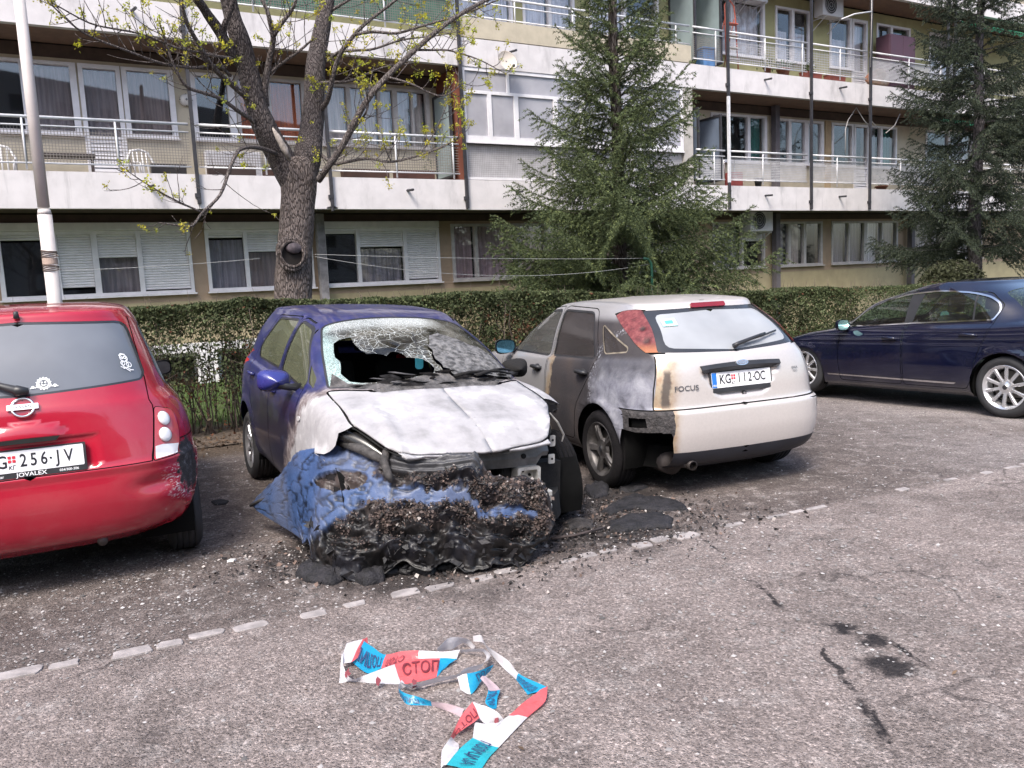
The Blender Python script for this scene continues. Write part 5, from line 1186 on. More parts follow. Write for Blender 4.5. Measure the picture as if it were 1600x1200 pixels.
def build_focus():
    x, y, a = FOCUS_Q
    root = empty('silver_hatchback', (x, y, 0), a, 'silver hatchback seen from the rear, left flank burnt black with a scorched tail corner', 'car')
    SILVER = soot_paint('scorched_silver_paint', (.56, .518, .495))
    LIGHT = sm('clean_silver_paint', (.56, .518, .495), .33, .25, .03, coat=.5)
    GL = glass('focus_glass', (.62, .72, .70), .55, .02, .10)
    RG = glass('focus_rear_glass', (.45, .52, .52), .35, .02, .55, (.52, .54, .57))  # strong pale film stands for the bright sky reflected in this window
    SOOTG = glass('focus_sooty_glass', (.30, .28, .28), .4, .12, .5, (.07, .06, .06))
    rings = [
        dict(w=.72, yf=3.22, yr=-.56, nf=3.2, nr=3.6, z=[(0, .20)]),
        dict(w=.80, yf=3.38, yr=-.665, nf=3.0, nr=4.6, z=[(0, .26)]),
        dict(w=.832, yf=3.43, yr=-.71, nf=3.0, nr=5, z=[(0, .36)]),
        dict(w=.846, yf=3.45, yr=-.728, nf=3.0, nr=5, z=[(0, .50)]),
        dict(w=.848, yf=3.44, yr=-.722, nf=3.0, nr=5, z=[(0, .625)]),
        dict(w=.846, yf=3.42, yr=-.678, nf=3.0, nr=4.6, z=[(-.7, .672), (2.5, .66), (3.4, .64)]),
        dict(w=.842, yf=3.39, yr=-.668, nf=3.0, nr=4.4, z=[(-.7, .80), (1.5, .78), (2.5, .73), (3.4, .68)]),
        dict(w=.826, yf=3.32, yr=-.65, nf=3.0, nr=4.2, z=[(-.7, .92), (0, .91), (1.5, .875), (2.5, .83), (3.3, .72)]),
        dict(w=.806, yf=2.90, yr=-.625, nf=3.0, nr=4.2, z=[(-.7, .985), (0, .965), (1.5, .925), (2.2, .90), (2.9, .855)], crown=.02),
        dict(w=.785, yf=2.28, yr=-.60, nf=2.4, nr=4.2, z=[(-.7, 1.045), (0, .99), (1.5, .95), (2.25, .95)], Lf=.62, bow=.0),
        dict(w=.725, yf=1.82, yr=-.46, nf=2.5, nr=3.8, z=[(-.5, 1.20), (.5, 1.165), (1.8, 1.155)], Lf=.5, Lr=.8, bow=0),
        dict(w=.635, yf=1.34, yr=-.262, nf=2.8, nr=3.2, z=[(-.4, 1.345), (.6, 1.365), (1.3, 1.355)], Lf=.4, Lr=.7, bow=.01),
        dict(w=.588, yf=1.24, yr=-.235, nf=2.8, nr=3.2, z=[(-.4, 1.382), (.6, 1.405), (1.2, 1.39)], Lf=.4, Lr=.6, bow=.01),
        dict(w=.38, yf=1.0, yr=-.10, nf=2.6, nr=2.8, z=[(-.3, 1.405), (.5, 1.430), (1.0, 1.413)], Lf=.3, Lr=.4),
        dict(w=.0002, yf=.85, yr=.05, nf=2, nr=2, z=[(0, 1.43), (.4, 1.439), (.8, 1.432)])]
    def disp(P, N):
        d = np.zeros(len(P))
        for yw in (0, 2.615):                                # lips of the wheel openings
            r = np.hypot(P[:, 1] - yw, P[:, 2] - .31); s_ = (N[:, 0] > .3)
            d += s_ * .014 * np.exp(-((r - .36) / .035) ** 2)
        # number plate recess in the tailgate
        b = (P[:, 1] < -.3)
        ax = np.abs(P[:, 0]); wz = .33 - np.clip(.87 - P[:, 2], 0, .3) * .75
        ins = np.clip((wz - ax) / .035, 0, 1) * np.clip((P[:, 2] - .705) / .03, 0, 1) * np.clip((.905 - P[:, 2]) / .012, 0, 1)
        d -= b * ins * ins * (3 - 2 * ins) * .022
        return d
    sk = Skin(rings, disp)
    globals()["SK"] = sk
    fdoor = roundpoly([(1.80, .30), (1.98, .62), (2.00, .93), (1.36, 1.345), (.90, 1.385), (.93, .95), (.98, .30)], .05)
    rdoor = roundpoly([(.965, .30), (.915, .95), (.885, 1.385), (.28, 1.365), (.06, 1.0), (.14, .84), (.36, .60), (.44, .30)], .06)
    fwin = roundpoly([(1.86, .965), (1.30, 1.32), (.945, 1.338), (.975, .965)], [.03, .06, .03, .02])
    rwin = roundpoly([(.875, .972), (.865, 1.338), (.335, 1.325), (.135, .992)], [.02, .03, .06, .03])
    qwin = roundpoly([(.125, 1.24), (-.015, 1.035), (-.28, 1.062), (-.27, 1.085)], [.03, .03, .02, .02])
    rglass = roundpoly([(0, 1.045), (.545, 1.085), (.465, 1.315), (0, 1.33)], [.0, .06, .05, .0])
    tail = [(.766, 10.62), (.785, 10.85), (.805, 10.95), (.828, 10.92), (.838, 10.6), (.845, 9.9), (.847, 9.22), (.822, 9.26), (.805, 9.62), (.785, 10.15)]
    wind = roundpoly([(0, 2.20), (.45, 2.12), (.69, 1.82), (.57, 1.33), (0, 1.38)], [0, .15, .08, .06, 0])
    hood = roundpoly([(0, 2.24), (.50, 2.17), (.72, 1.95), (.70, 2.6), (.58, 3.05), (0, 3.36)], [0, .1, .03, .1, .1, 0])
    lamp = roundpoly([(3.30, .56), (3.02, .55), (2.86, .74), (3.14, .71)], .03)
    bump_top = .635
    regs = [dict(name='wheel_opening', proj='S', poly=arch(0, .31, .345), drop=True), dict(name='wheel_opening', proj='S', poly=arch(2.615, .31, .345), drop=True)]
    # lost corner of the rear bumper on the left
    regs += [dict(name='lost_corner', proj='S', poly=[(-.20, .10), (-.34, .40), (-.36, .51), (-.5, .50), (-.9, .52), (-.9, .1)], side='L', drop=True),
             dict(name='lost_corner', proj='R', poly=[(.595, .10), (.60, .36), (.612, .43), (.61, .47), (.625, .50), (.9, .50), (.9, .1)], side='L', drop=True),
             dict(name='torn_hole', proj='S', poly=[(-.44, .53), (-.44, .60), (-.58, .605), (-.59, .54)], side='L', mat=WELL, push=.03),
             dict(name='burnt_bumper_corner', proj='R', poly=[(.60, .49), (.592, .56), (.60, .60), (.59, .652), (.9, .652), (.9, .50), (.625, .50), (.61, .47)], side='L', mat=sm('molten_plastic', (.05, .045, .045), .8, var=.5, scale=30, bump=1.0, bscale=50, bdist=.02))]
    regs += [dict(name='rear_door_window', proj='S', poly=rwin, split=True, push=.006), dict(name='front_door_window', proj='S', poly=fwin, split=True, push=.006),
             dict(name='quarter_window', proj='S', poly=qwin, split=True, push=.006),
             dict(name='window_seal', proj='S', poly=offset(rwin, .016), split=True, push=.002), dict(name='window_seal', proj='S', poly=offset(fwin, .016), split=True, push=.002),
             dict(name='quarter_window_seal', proj='S', poly=offset(qwin, .011), split=True, push=.002),
             dict(name='rear_window', proj='R', poly=rglass, push=.003), dict(name='rear_window_band', proj='R', poly=[(0, 1.03), (.60, 1.055), (.60, 1.07), (.515, 1.325), (.49, 1.345), (0, 1.352)], push=.002),
             dict(name='tail_light', proj='U', poly=tail, split=True, push=-.006), dict(name='tail_light_gap', split=True, proj='U', poly=[(a + (.007 if a > .78 else -.006), b + (.10 if b > 10 else -.09)) for a, b in tail], push=.006),
             dict(name='windscreen', proj='T', poly=wind, push=.004), dict(name='windscreen_seal', proj='T', poly=offset(wind, .022)),
             dict(name='headlight', proj='S', poly=lamp, split=True), 
             dict(name='panel_gap', proj='S', poly=fdoor, hole=offset(fdoor, -.007), push=.008), dict(name='panel_gap', proj='S', poly=rdoor, hole=offset(rdoor, -.007), push=.008),
             dict(name='side_moulding', proj='S', poly=[(.72, .50), (1.95, .50), (1.95, .575), (.70, .575)], split=True, push=-.012),
             dict(name='front_door', proj='S', poly=fdoor, split=True), dict(name='rear_door', proj='S', poly=rdoor, split=True),
             dict(name='panel_gap', proj='R', poly=[(0, .652), (.90, .652), (.9, .660), (0, .660)], push=.01),
             dict(name='panel_gap', proj='S', poly=[(-.9, .648), (-.36, .612), (-.36, .619), (-.9, .657)], push=.008),
             dict(name='panel_gap', proj='R', poly=strip([(.705, .655), (.69, .80), (.66, .92), (.632, 1.03)], .008), push=.008),
             dict(name='rear_valance', proj='R', poly=[(0, .1), (.9, .1), (.9, .355), (0, .345)]), dict(name='rear_valance', proj='S', poly=[(-.34, .1), (-.9, .1), (-.9, .36), (-.38, .35)]),
             dict(name='rear_bumper', proj='R', poly=[(0, .3), (.9, .3), (.9, .655), (0, .655)]), dict(name='rear_bumper', proj='S', poly=[(-.36, .3), (-.9, .3), (-.9, .65), (-.36, .615)]),
             dict(name='tailgate', proj='R', poly=[(0, .65), (.705, .65), (.69, .80), (.66, .92), (.632, 1.03), (.62, 1.06), (.53, 1.40), (0, 1.40)]),
             dict(name='front_bumper', proj='F', poly=[(0, .1), (.9, .1), (.9, .60), (0, .62)]),
             dict(name='panel_gap', proj='T', poly=hood, hole=offset(hood, -.008), push=.008), dict(name='bonnet', proj='T', poly=hood)]
    TAILR = sm('red_lens_dark', (.20, .010, .016), .15, var=.1, coat=.6)
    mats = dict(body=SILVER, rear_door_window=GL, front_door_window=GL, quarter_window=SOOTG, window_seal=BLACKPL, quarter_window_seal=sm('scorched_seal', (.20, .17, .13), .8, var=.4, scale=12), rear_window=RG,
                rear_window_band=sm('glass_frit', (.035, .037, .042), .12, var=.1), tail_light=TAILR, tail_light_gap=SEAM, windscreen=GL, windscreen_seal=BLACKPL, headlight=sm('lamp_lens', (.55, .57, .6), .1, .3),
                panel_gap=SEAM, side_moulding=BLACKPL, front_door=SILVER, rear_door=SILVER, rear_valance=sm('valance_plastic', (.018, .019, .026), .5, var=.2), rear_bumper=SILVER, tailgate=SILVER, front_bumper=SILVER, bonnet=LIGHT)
    o = add_skin(root, sk, regs, mats)
    # the left lamp is melted and the left rear glass sooty
    for q in o['tail_light']:
        if q.data.vertices[0].co.x < 0:
            t = NT('melted_lens'); c = t.coord(); n1 = t.noise(c, 9, 5, .6)
            h1 = t.rng(t.math('ADD', t.dist(c, (-.585, -.29, 1.20)), t.math('MULTIPLY', n1, .03)), .035, .06); h2 = t.rng(t.math('ADD', t.dist(c, (-.60, -.375, 1.11)), t.math('MULTIPLY', n1, .03)), .05, .075)
            col = t.ramp(t.noise(c, 26, 6, .7), [(.3, (.06, .01, .012)), (.5, (.15, .028, .032)), (.75, (.27, .085, .08))])
            col = t.mix(t.rng(t.xyz(c)[2], 1.06, 1.14, .7, 0), col, (.38, .14, .05)); col = t.mix(t.math('MULTIPLY', h1, h2), (.006, .004, .004), col)
            t.bump(t.math('ADD', t.noise(c, 40, 5, .7), t.math('MULTIPLY', t.math('MULTIPLY', h1, h2), 2)), .7, .012)
            q.data.materials[0] = t.done(col, .6); q['label'] = 'melted and blistered red tail light'
    for q in o['rear_door_window']:
        if q.data.vertices[0].co.x < 0: q.data.materials[0] = SOOTG
    for q in o['rear_door']:
        if q.data.vertices[0].co.x < 0: q['label'] = 'sooty rear door with blistered paint'
    floorpan(root, sk, .20); wells(root, [(0, .31), (2.615, .31)], .345, .50, .80)
    cabin(root, 1.55, 1.15, .05, .70, .28)
    RIMB = sm('sooty_alloy_dark', (.13, .122, .12), .5, .7, .5, 9)
    wheel(root, -.745, 0, .305, .205, .195, 'twin5', RIMB, RUBBURNT, .012); wheel(root, .745, 0, .305, .205, .195, 'twin5', sm('alloy', (.45, .45, .46), .35, .8, .15), RUB)
    for sx in (-1, 1): wheel(root, sx * .745, 2.615, .305, .205, .195, 'twin5', RIMB if sx < 0 else sm('alloy', (.45, .45, .46), .35, .8, .15), RUBBURNT if sx < 0 else RUB)
    # tailgate furniture
    tg = o['tailgate'][0]
    M = onto(sk, 'R', 0, .835, .004); serb_plate(tg, root, M, 'KG', '112', 'OC')
    V = []
    h = MB(); xs = np.linspace(-.345, .345, 15)
    for d_, zz in ((.0, .890), (.022, .893), (.026, .915), (.018, .945), (.0, .947)):
        for xx in xs:
            kx = xx * (1 if zz > .9 else .94); q = onto(sk, 'R', kx, zz + .012 * (1 - (xx / .345) ** 2), d_); h.V.append(tuple(q.translation))
    n = len(xs)
    for r in range(4):
        for k in range(n - 1): h.F.append((r * n + k, r * n + k + 1, (r + 1) * n + k + 1, (r + 1) * n + k)); h.I.append(0)
    h.F.append(tuple(r * n for r in range(5))); h.F.append(tuple(r * n + n - 1 for r in range(4, -1, -1))); h.I += [0, 0]
    h.build('tailgate_trim', BLACKPL, tg, False)
    M = onto(sk, 'R', 0, .948, .024); b = MB().prism([(.052 * math.cos(a), .021 * math.sin(a)) for a in np.linspace(0, 2 * math.pi, 29)[:-1]], -.02, .004, 'z'); b.xf(M); bo = b.build('badge', CHROME, tg)
    b = MB().prism([(.045 * math.cos(a), .015 * math.sin(a)) for a in np.linspace(0, 2 * math.pi, 29)[:-1]], .004, .0055, 'z'); b.xf(M); b.build('badge_field', sm('badge_grey', (.30, .30, .34), .3, .5), tg)
    plate_text(root, tg, M @ Matrix.Translation((0, 0, .0065)), [('Ford', 0, 0, .028, 1.1, 'lettering', CHROME)], None)
    M = onto(sk, 'R', -.47, .80, .004)
    plate_text(root, tg, M, [('FOCUS', .0, 0, .052, 1.15, 'lettering', sm('badge_dark', (.08, .08, .085), .4))], None)
    M = onto(sk, 'R', .50, .86, .004); plate_text(root, tg, M, [('GHIA', 0, .012, .026, 1.1, 'lettering', sm('badge_mid', (.2, .2, .21), .3, .6)), ('TDCi', 0, -.014, .022, 1.1, 'lettering', sm('badge_mid', (.2, .2, .21), .3, .6))], None)
    M = onto(sk, 'R', .02, .725, .002); b = MB().prism([(.019 * math.cos(a), .019 * math.sin(a)) for a in np.linspace(0, 2 * math.pi, 21)[:-1]], 0, .006, 'z'); b.xf(M); b.build('boot_lock', BLACKPL, tg)
    b = MB().prism([(.009 * math.cos(a), .009 * math.sin(a)) for a in np.linspace(0, 2 * math.pi, 13)[:-1]], .006, .008, 'z'); b.xf(M); b.build('lock_barrel', CHROME, tg)
    # wiper
    p0 = onto(sk, 'R', -.02, 1.055, .02).translation; p1 = onto(sk, 'R', .22, 1.10, .045).translation; p2 = onto(sk, 'R', .02, 1.065, .03).translation; p3 = onto(sk, 'R', .43, 1.135, .02).translation; pm = onto(sk, 'R', .30, 1.12, .03).translation
    wv = MB().tube([p0, p2, p1, pm], [.02, .016, .011, .008], 8).tube([onto(sk, 'R', .08, 1.08, .014).translation, p1 * .5 + pm * .5 - Vector((0, 0, .012)), p3], .008, 6)
    wv.build('rear_wiper', BLACKPL, tg, True)
    # third stop lamp under the roof edge
    M = onto(sk, 'R', 0, 1.362, .0); b = MB().prism(rrect(-.155, .155, -.018, .02, .012), -.03, .016, 'z'); b.xf(M); b.build('third_brake_light', TAILR, tg)
    # sticker
    M = onto(sk, 'R', -.41, 1.255, .003) @ Matrix.Rotation(R_(4), 4, 'Z'); b = MB().prism(rrect(-.055, .055, -.045, .045, .004), 0, .001, 'z'); b.xf(M); st = b.build('parking_sticker', sm('sticker_teal', (.45, .75, .72), .5), tg)
    b = MB().prism(rrect(-.03, .03, -.02, .02, .004), .001, .002, 'z'); b.xf(M); b.build('sticker_print', sm('sticker_dark_teal', (.08, .42, .42), .5), tg)
    # door handles, mirrors
    for sx in (-1, 1):
        for yh, zh in ((1.10, .845), (.24, .868)):
            Mh = onto(sk, 'S', yh, zh, .0)
            par = [q for q in (o['front_door'] if yh > .9 else o['rear_door']) if q.data.vertices[0].co.x * sx > 0][0]
            b = MB().tube([(-.085, 0, .002), (-.06, .004, .034), (.0, .006, .042), (.06, .004, .034), (.085, 0, .002)], [.014, .017, .018, .017, .014], 10)
            b.prism([(.055 * math.cos(a), .036 * math.sin(a) - .004) for a in np.linspace(0, 6.283, 19)[:-1]], 0, .006, 'z'); b.xf(Mh)
            if sx < 0: b.V = [(-p[0], p[1], p[2]) for p in b.V]; b.F = [f[::-1] for f in b.F]
            b.build('door_handle', BLACKPL, par, True)
        mirror_cap(root, sx * .79, 1.75, 1.0, sx, sm('mirror_black', (.03, .03, .033), .4), sm('mirror_blue', (.12, .30, .42), .06, .85, .3), 1.0)
    # exhaust: silencer and tail pipe
    e = MB().tube([(-.50, -.25, .235), (-.50, -.50, .235)], .085, 16).tube([(-.50, -.50, .235), (-.485, -.56, .245), (-.45, -.64, .245)], [.028, .028, .028], 12)
    e.lathe([(.03, 0), (.036, 0), (.036, .06), (.03, .06)], 14, 'y'); k = len(e.V) - 4 * 14
    e.V[k:] = [(p[0] - .445, p[1] * 1 - .68, p[2] + .244) for p in e.V[k:]]
    e.build('exhaust_pipe', sm('exhaust_burnt', (.05, .042, .04), .6, .5, .4), root, True)
    return root
# ------------------------------------------------------------------ blue hatchback, front towards the viewer, bonnet burnt white
PUNTO_Q = (-1.6149, 7.2943, 3.62552, .0613, .0455)
def punto_rings():
    return [
        dict(w=.72, yf=3.12, yr=-.50, nf=3.2, nr=3.8, z=[(0, .20)]),
        dict(w=.795, yf=3.24, yr=-.60, nf=3.0, nr=4, z=[(0, .27)]),
        dict(w=.828, yf=3.29, yr=-.65, nf=2.9, nr=4.2, z=[(0, .40)]),
        dict(w=.842, yf=3.30, yr=-.665, nf=2.8, nr=4.2, z=[(0, .55)]),
        dict(w=.842, yf=3.27, yr=-.655, nf=2.7, nr=4.2, z=[(-.6, .68), (2.5, .655), (3.3, .60)]),
        dict(w=.836, yf=3.22, yr=-.645, nf=2.6, nr=4, z=[(-.6, .82), (2.0, .80), (2.6, .78), (3.2, .665)]),
        dict(w=.818, yf=3.12, yr=-.635, nf=2.6, nr=3.9, z=[(-.6, .96), (1.5, .90), (2.1, .895), (2.6, .86), (3.1, .72)]),
        dict(w=.795, yf=2.92, yr=-.625, nf=2.6, nr=3.8, z=[(-.6, 1.03), (1.5, .945), (2.1, .945), (2.55, .915), (2.9, .82)], crown=.015),
        dict(w=.770, yf=2.44, yr=-.605, nf=2.3, nr=3.6, z=[(-.6, 1.08), (.2, 1.01), (1.5, .965), (2.2, .985), (2.44, .985)], Lf=.62, bow=0),
        dict(w=.700, yf=1.98, yr=-.50, nf=2.5, nr=3.4, z=[(-.5, 1.27), (.5, 1.22), (1.9, 1.19)], Lf=.5, Lr=.8, bow=0),
        dict(w=.600, yf=1.44, yr=-.34, nf=2.9, nr=3.2, z=[(-.4, 1.42), (.6, 1.425), (1.4, 1.40)], Lf=.42, Lr=.7, bow=.01),
        dict(w=.555, yf=1.34, yr=-.32, nf=2.9, nr=3.2, z=[(-.4, 1.45), (.6, 1.465), (1.3, 1.435)], Lf=.42, Lr=.6, bow=.01),
        dict(w=.36, yf=1.1, yr=-.15, nf=2.6, nr=2.8, z=[(-.3, 1.47), (.5, 1.488), (1.1, 1.462)], Lf=.3, Lr=.4),
        dict(w=.0002, yf=.95, yr=.0, nf=2, nr=2, z=[(0, 1.484), (.4, 1.495), (.9, 1.478)])]

def burnt_blue(name, bonnet=False):
    t = NT(name); c = t.coord(); x, y, z = t.xyz(c)
    n1 = t.noise(c, 4, 6, .62); n2 = t.noise(c, 14, 7, .68); n3 = t.noise(c, 70, 5, .7)
    wob = t.math('ADD', t.math('MULTIPLY', t.math('SUBTRACT', n1, .5), .35), t.math('MULTIPLY', t.math('SUBTRACT', n2, .5), .12))
    ash = t.ramp(t.noise(c, 5, 5, .6), [(.30, (.25, .243, .25)), (.45, (.33, .32, .33)), (.56, (.37, .36, .37)), (.66, (.50, .49, .50))])
    ash = t.mix(t.rng(n2, .60, .74), ash, (.26, .255, .262)); ash = t.mix(t.math('MULTIPLY', t.rng(n3, .58, .72), .35), ash, (.24, .23, .24))
    if bonnet:
        back = t.rng(t.math('ADD', t.math('ADD', y, t.math('MULTIPLY', t.math('ABSOLUTE', x), .42)), wob), 2.27, 2.42, 1, 0)
        ash = t.mix(back, ash, t.ramp(n2, [(.3, (.06, .055, .055)), (.6, (.20, .19, .19))]))
        spots = t.rng(t.voro(c, 34), .02, .07, 1, 0)
        ash = t.mix(t.math('MULTIPLY', spots, t.rng(n1, .5, .6, 0, .6)), ash, (.10, .09, .09))
        t.bump(t.math('ADD', n2, t.math('MULTIPLY', n3, .6)), .25, .012)
        return t.done(ash, .85, 0, 0, .2)
    blue = t.mix(t.rng(n2, .35, .65), (.014, .018, .085), (.022, .024, .12))
    dust = t.rng(t.noise(t.map(c, (1, .25, 1)), 9, 6, .65), .45, .75)
    up = t.rng(z, 1.30, 1.48)
    blue = t.mix(t.math('MULTIPLY', dust, .35), blue, (.16, .15, .17))
    blue = t.mix(t.math('MULTIPLY', t.math('MULTIPLY', up, t.rng(t.noise(t.map(c, (3, .3, 1)), 6, 5, .6), .48, .66)), .45), blue, (.20, .16, .17))
    soot = t.math('MULTIPLY', t.rng(t.math('ADD', z, t.math('MULTIPLY', wob, 1.2)), .70, .98, .9, 0), t.rng(y, -.3, .8))
    blue = t.mix(soot, blue, (.020, .018, .030))
    scr = t.rng(t.voro(c, 23), .0, .09, 1, 0)
    blue = t.mix(t.math('MULTIPLY', scr, t.rng(n1, .52, .6, 0, .6)), blue, (.26, .25, .30))
    # burnt front: brown-black border, then white ash on the wings
    f = t.math('SUBTRACT', t.math('ADD', y, wob), t.math('ADD', 2.06, t.math('MULTIPLY', t.math('SUBTRACT', z, .9), .9)))
    brown = t.ramp(n2, [(.3, (.05, .04, .045)), (.5, (.16, .13, .13)), (.7, (.34, .31, .32))])
    blue = t.mix(t.rng(f, -.17, -.04), blue, brown)
    col = t.mix(t.math('MULTIPLY', t.rng(f, -.01, .05), t.rng(z, .96, 1.03, 1, 0)), blue, ash)
    burnt = t.rng(f, -.2, .0)
    t.bump(t.math('MULTIPLY', burnt, n2), .5, .01)
    return t.done(col, t.mix(burnt, (.36, .36, .36), (.9, .9, .9)), 0, t.mix(burnt, (.45, .45, .45), (0, 0, 0)))

def cracked_glass(name):
    t = NT(name); c = t.coord(); x, y, z = t.xyz(c)
    n = t.noise(c, 3, 4, .6); cw = t.n('VectorMath', operation='ADD'); t.l(c, cw.inputs[0]); ns = t.n('TexNoise'); t.l(c, ns.inputs[0]); ns.inputs['Scale'].default_value = 5
    sc_ = t.n('VectorMath', operation='SCALE'); t.l(ns.outputs['Color'], sc_.inputs[0]); sc_.inputs['Scale'].default_value = .12; t.l(sc_.outputs[0], cw.inputs[1]); cv = cw.outputs[0]
    e1 = t.voro(cv, 9, 'DISTANCE_TO_EDGE'); e2 = t.voro(cv, 26, 'DISTANCE_TO_EDGE'); e3 = t.voro(cv, 75, 'DISTANCE_TO_EDGE')
    l1 = t.rng(e1, .004, .014, 1, 0); l2 = t.rng(e2, .008, .035, 1, 0); l3 = t.rng(e3, .04, .16, 1, 0)
    rightside = t.rng(t.math('ADD', x, t.math('MULTIPLY', n, .25)), .55, .68)          # dense shards along the pillar
    top = t.rng(y, 1.47, 1.60, 1, 0)
    mid = t.rng(t.math('ADD', x, t.math('MULTIPLY', n, .6)), -.12, .20)
    cr = t.math('MULTIPLY', t.math('MAXIMUM', l1, t.math('MULTIPLY', l2, t.rng(n, .40, .52))), mid)
    cr = t.math('MAXIMUM', cr, t.math('MULTIPLY', t.math('MAXIMUM', l3, .35), t.math('MAXIMUM', rightside, t.math('MULTIPLY', top, mid))))
    cr = t.math('MAXIMUM', cr, t.math('MULTIPLY', l1, .25))
    tr = t.n('BsdfTransparent'); tr.inputs[0].default_value = (.34, .40, .38, 1)
    gl = t.n('BsdfGlossy'); gl.inputs['Roughness'].default_value = .08
    m1 = t.n('MixShader'); m1.inputs[0].default_value = .10; t.l(tr.outputs[0], m1.inputs[1]); t.l(gl.outputs[0], m1.inputs[2])
    df = t.n('BsdfDiffuse'); t.set(df.inputs[0], t.mix(rightside, (.62, .66, .66), (.50, .68, .66)))
    film = t.n('BsdfDiffuse'); film.inputs[0].default_value = (.22, .21, .18, 1)
    m2 = t.n('MixShader'); t.l(t.math('MULTIPLY', t.rng(n, .3, .7), .55), m2.inputs[0]); t.l(m1.outputs[0], m2.inputs[1]); t.l(film.outputs[0], m2.inputs[2])
    m3 = t.n('MixShader'); t.l(t.math('MULTIPLY', cr, .65), m3.inputs[0]); t.l(m2.outputs[0], m3.inputs[1]); t.l(df.outputs[0], m3.inputs[2])
    t.l(m3.outputs[0], t.out.inputs[0]); t.t.nodes.remove(t.b); return t.m

def build_punto():
    x, y, a, q3, q4 = PUNTO_Q
    root = empty('burnt_hatchback', (x, y, 0), 0, 'blue hatchback facing the viewer with white burnt bonnet and smashed windscreen', 'car')
    root.rotation_euler = (-q3 / 2.51, -q4, a)
    BL = burnt_blue('sooty_blue_paint'); ASH = burnt_blue('ash_white_bonnet', True)
    GL = glass('punto_glass', (.40, .46, .38), .5, .03, .45, (.16, .17, .11))
    CRK = cracked_glass('cracked_windscreen')
    FLAP = sm('ash_coated_laminate', (.12, .117, .117), .8, var=.75, scale=26, bump=1.0, bscale=70, bdist=.01)
    COWL = sm('burnt_cowl_ash', (.085, .08, .08), .95, var=.6, scale=14, bump=1.0, bscale=35, bdist=.02)
    CHAR = sm('charred_metal', (.008, .007, .007), .9, var=.5, scale=20, bump=.5, bscale=50, bdist=.01)
    GREYM = sm('bare_burnt_steel', (.16, .152, .145), .6, .35, .35, 10, grime=.7)
    def disp(P, N):
        d = np.zeros(len(P))
        for yw in (0, 2.51):
            r = np.hypot(P[:, 1] - yw, P[:, 2] - .31); d += (N[:, 0] > .3) * .014 * np.exp(-((r - .36) / .035) ** 2)
        fr = np.clip((P[:, 1] - 2.3) / .3, 0, 1) * (N[:, 2] > .3)       # buckled bonnet
        d += fr * .012 * fnoise(P * np.array([4, 4, 1]), 3, 2) * sstep(.0, .5, P[:, 0])
        d += fr * .018 * np.exp(-((np.abs(P[:, 0]) - .52) / .04) ** 2) * np.clip((P[:, 1] - 2.4) / .2, 0, 1)
        fl = (N[:, 2] > .3) * (P[:, 1] < 2.32) * (P[:, 1] > 1.5) * np.clip((.55 - P[:, 0]) / .1, 0, 1)
        d += np.clip((P[:, 1] - 1.75) / .3, 0, 1) * fl * .022 * fnoise(P * 9, 5, 4) * np.clip(P[:, 0] / .1, 0, 1) ** 2
        return d
    sk = Skin(punto_rings(), disp); globals()['SK'] = sk
    fdoor = roundpoly([(1.87, .26), (1.885, .60), (1.87, .94), (1.42, 1.37), (1.16, 1.43), (1.03, .96), (1.03, .26)], .05)
    rdoor = roundpoly([(1.015, .26), (1.015, .96), (1.145, 1.43), (.45, 1.42), (.08, 1.06), (.20, .75), (.40, .52), (.44, .26)], .06)
    fwin = roundpoly([(1.085, 1.035), (1.185, 1.39), (1.40, 1.345), (1.735, 1.135), (1.84, 1.02), (1.80, .975)], [.03, .04, .06, .03, .02, .02])
    rwin = roundpoly([(.965, 1.04), (1.085, 1.395), (.50, 1.385), (.20, 1.13), (.25, 1.065)], [.03, .03, .06, .04, .03])
    wind = roundpoly([(0, 2.38), (.40, 2.34), (.668, 2.10), (.612, 1.75), (.525, 1.425), (.3, 1.40), (0, 1.39)], [0, .1, .03, .1, .05, .1, 0])
    hood = roundpoly([(0, 2.40), (.42, 2.36), (.69, 2.14), (.705, 2.70), (.575, 2.97), (.53, 3.025), (.42, 3.06), (0, 3.13)], [0, .1, .02, .04, .03, .02, .1, 0])
    hood_l = roundpoly([(0, 2.40), (.42, 2.36), (.675, 2.16), (.62, 2.70), (.48, 2.95), (.43, 3.02), (.36, 3.06), (0, 3.13)], [0, .1, .02, .04, .03, .02, .1, 0])
    hole_r = [(.52, 1.688), (.47, 1.66), (.388, 1.656), (.392, 1.75), (.381, 1.85), (.355, 1.916), (.29, 1.93), (.23, 1.967), (.19, 1.93), (.156, 1.922), (.12, 1.95), (.10, 2.0), (.05, 2.02), (0, 2.04), (0, 2.215), (.14, 2.25), (.32, 2.255), (.48, 2.2), (.544, 2.144), (.573, 2.035), (.555, 1.98), (.543, 1.922), (.56, 1.86), (.548, 1.79)]
    hole_l = [(0, 2.04), (.03, 2.09), (.045, 2.15), (.02, 2.20), (0, 2.215)]
    flap = [(.144, 1.798), (.17, 1.74), (.25, 1.70), (.30, 1.735), (.36, 1.77), (.43, 1.84), (.50, 1.86), (.56, 1.95), (.61, 2.05), (.64, 2.12), (.60, 2.20), (.45, 2.25), (.38, 2.24), (.30, 2.27), (.20, 2.24), (.144, 2.285), (.12, 2.25), (.13, 2.20), (.095, 2.189), (.10, 2.12), (.075, 2.08), (.09, 2.0), (.105, 1.96), (.095, 1.90), (.12, 1.87)]
    aper = [(.697, .857), (.775, .815), (.80, .75), (.83, .68), (.83, .60), (.50, .60), (.50, .70), (.545, .732), (.565, .745), (.63, .80)]
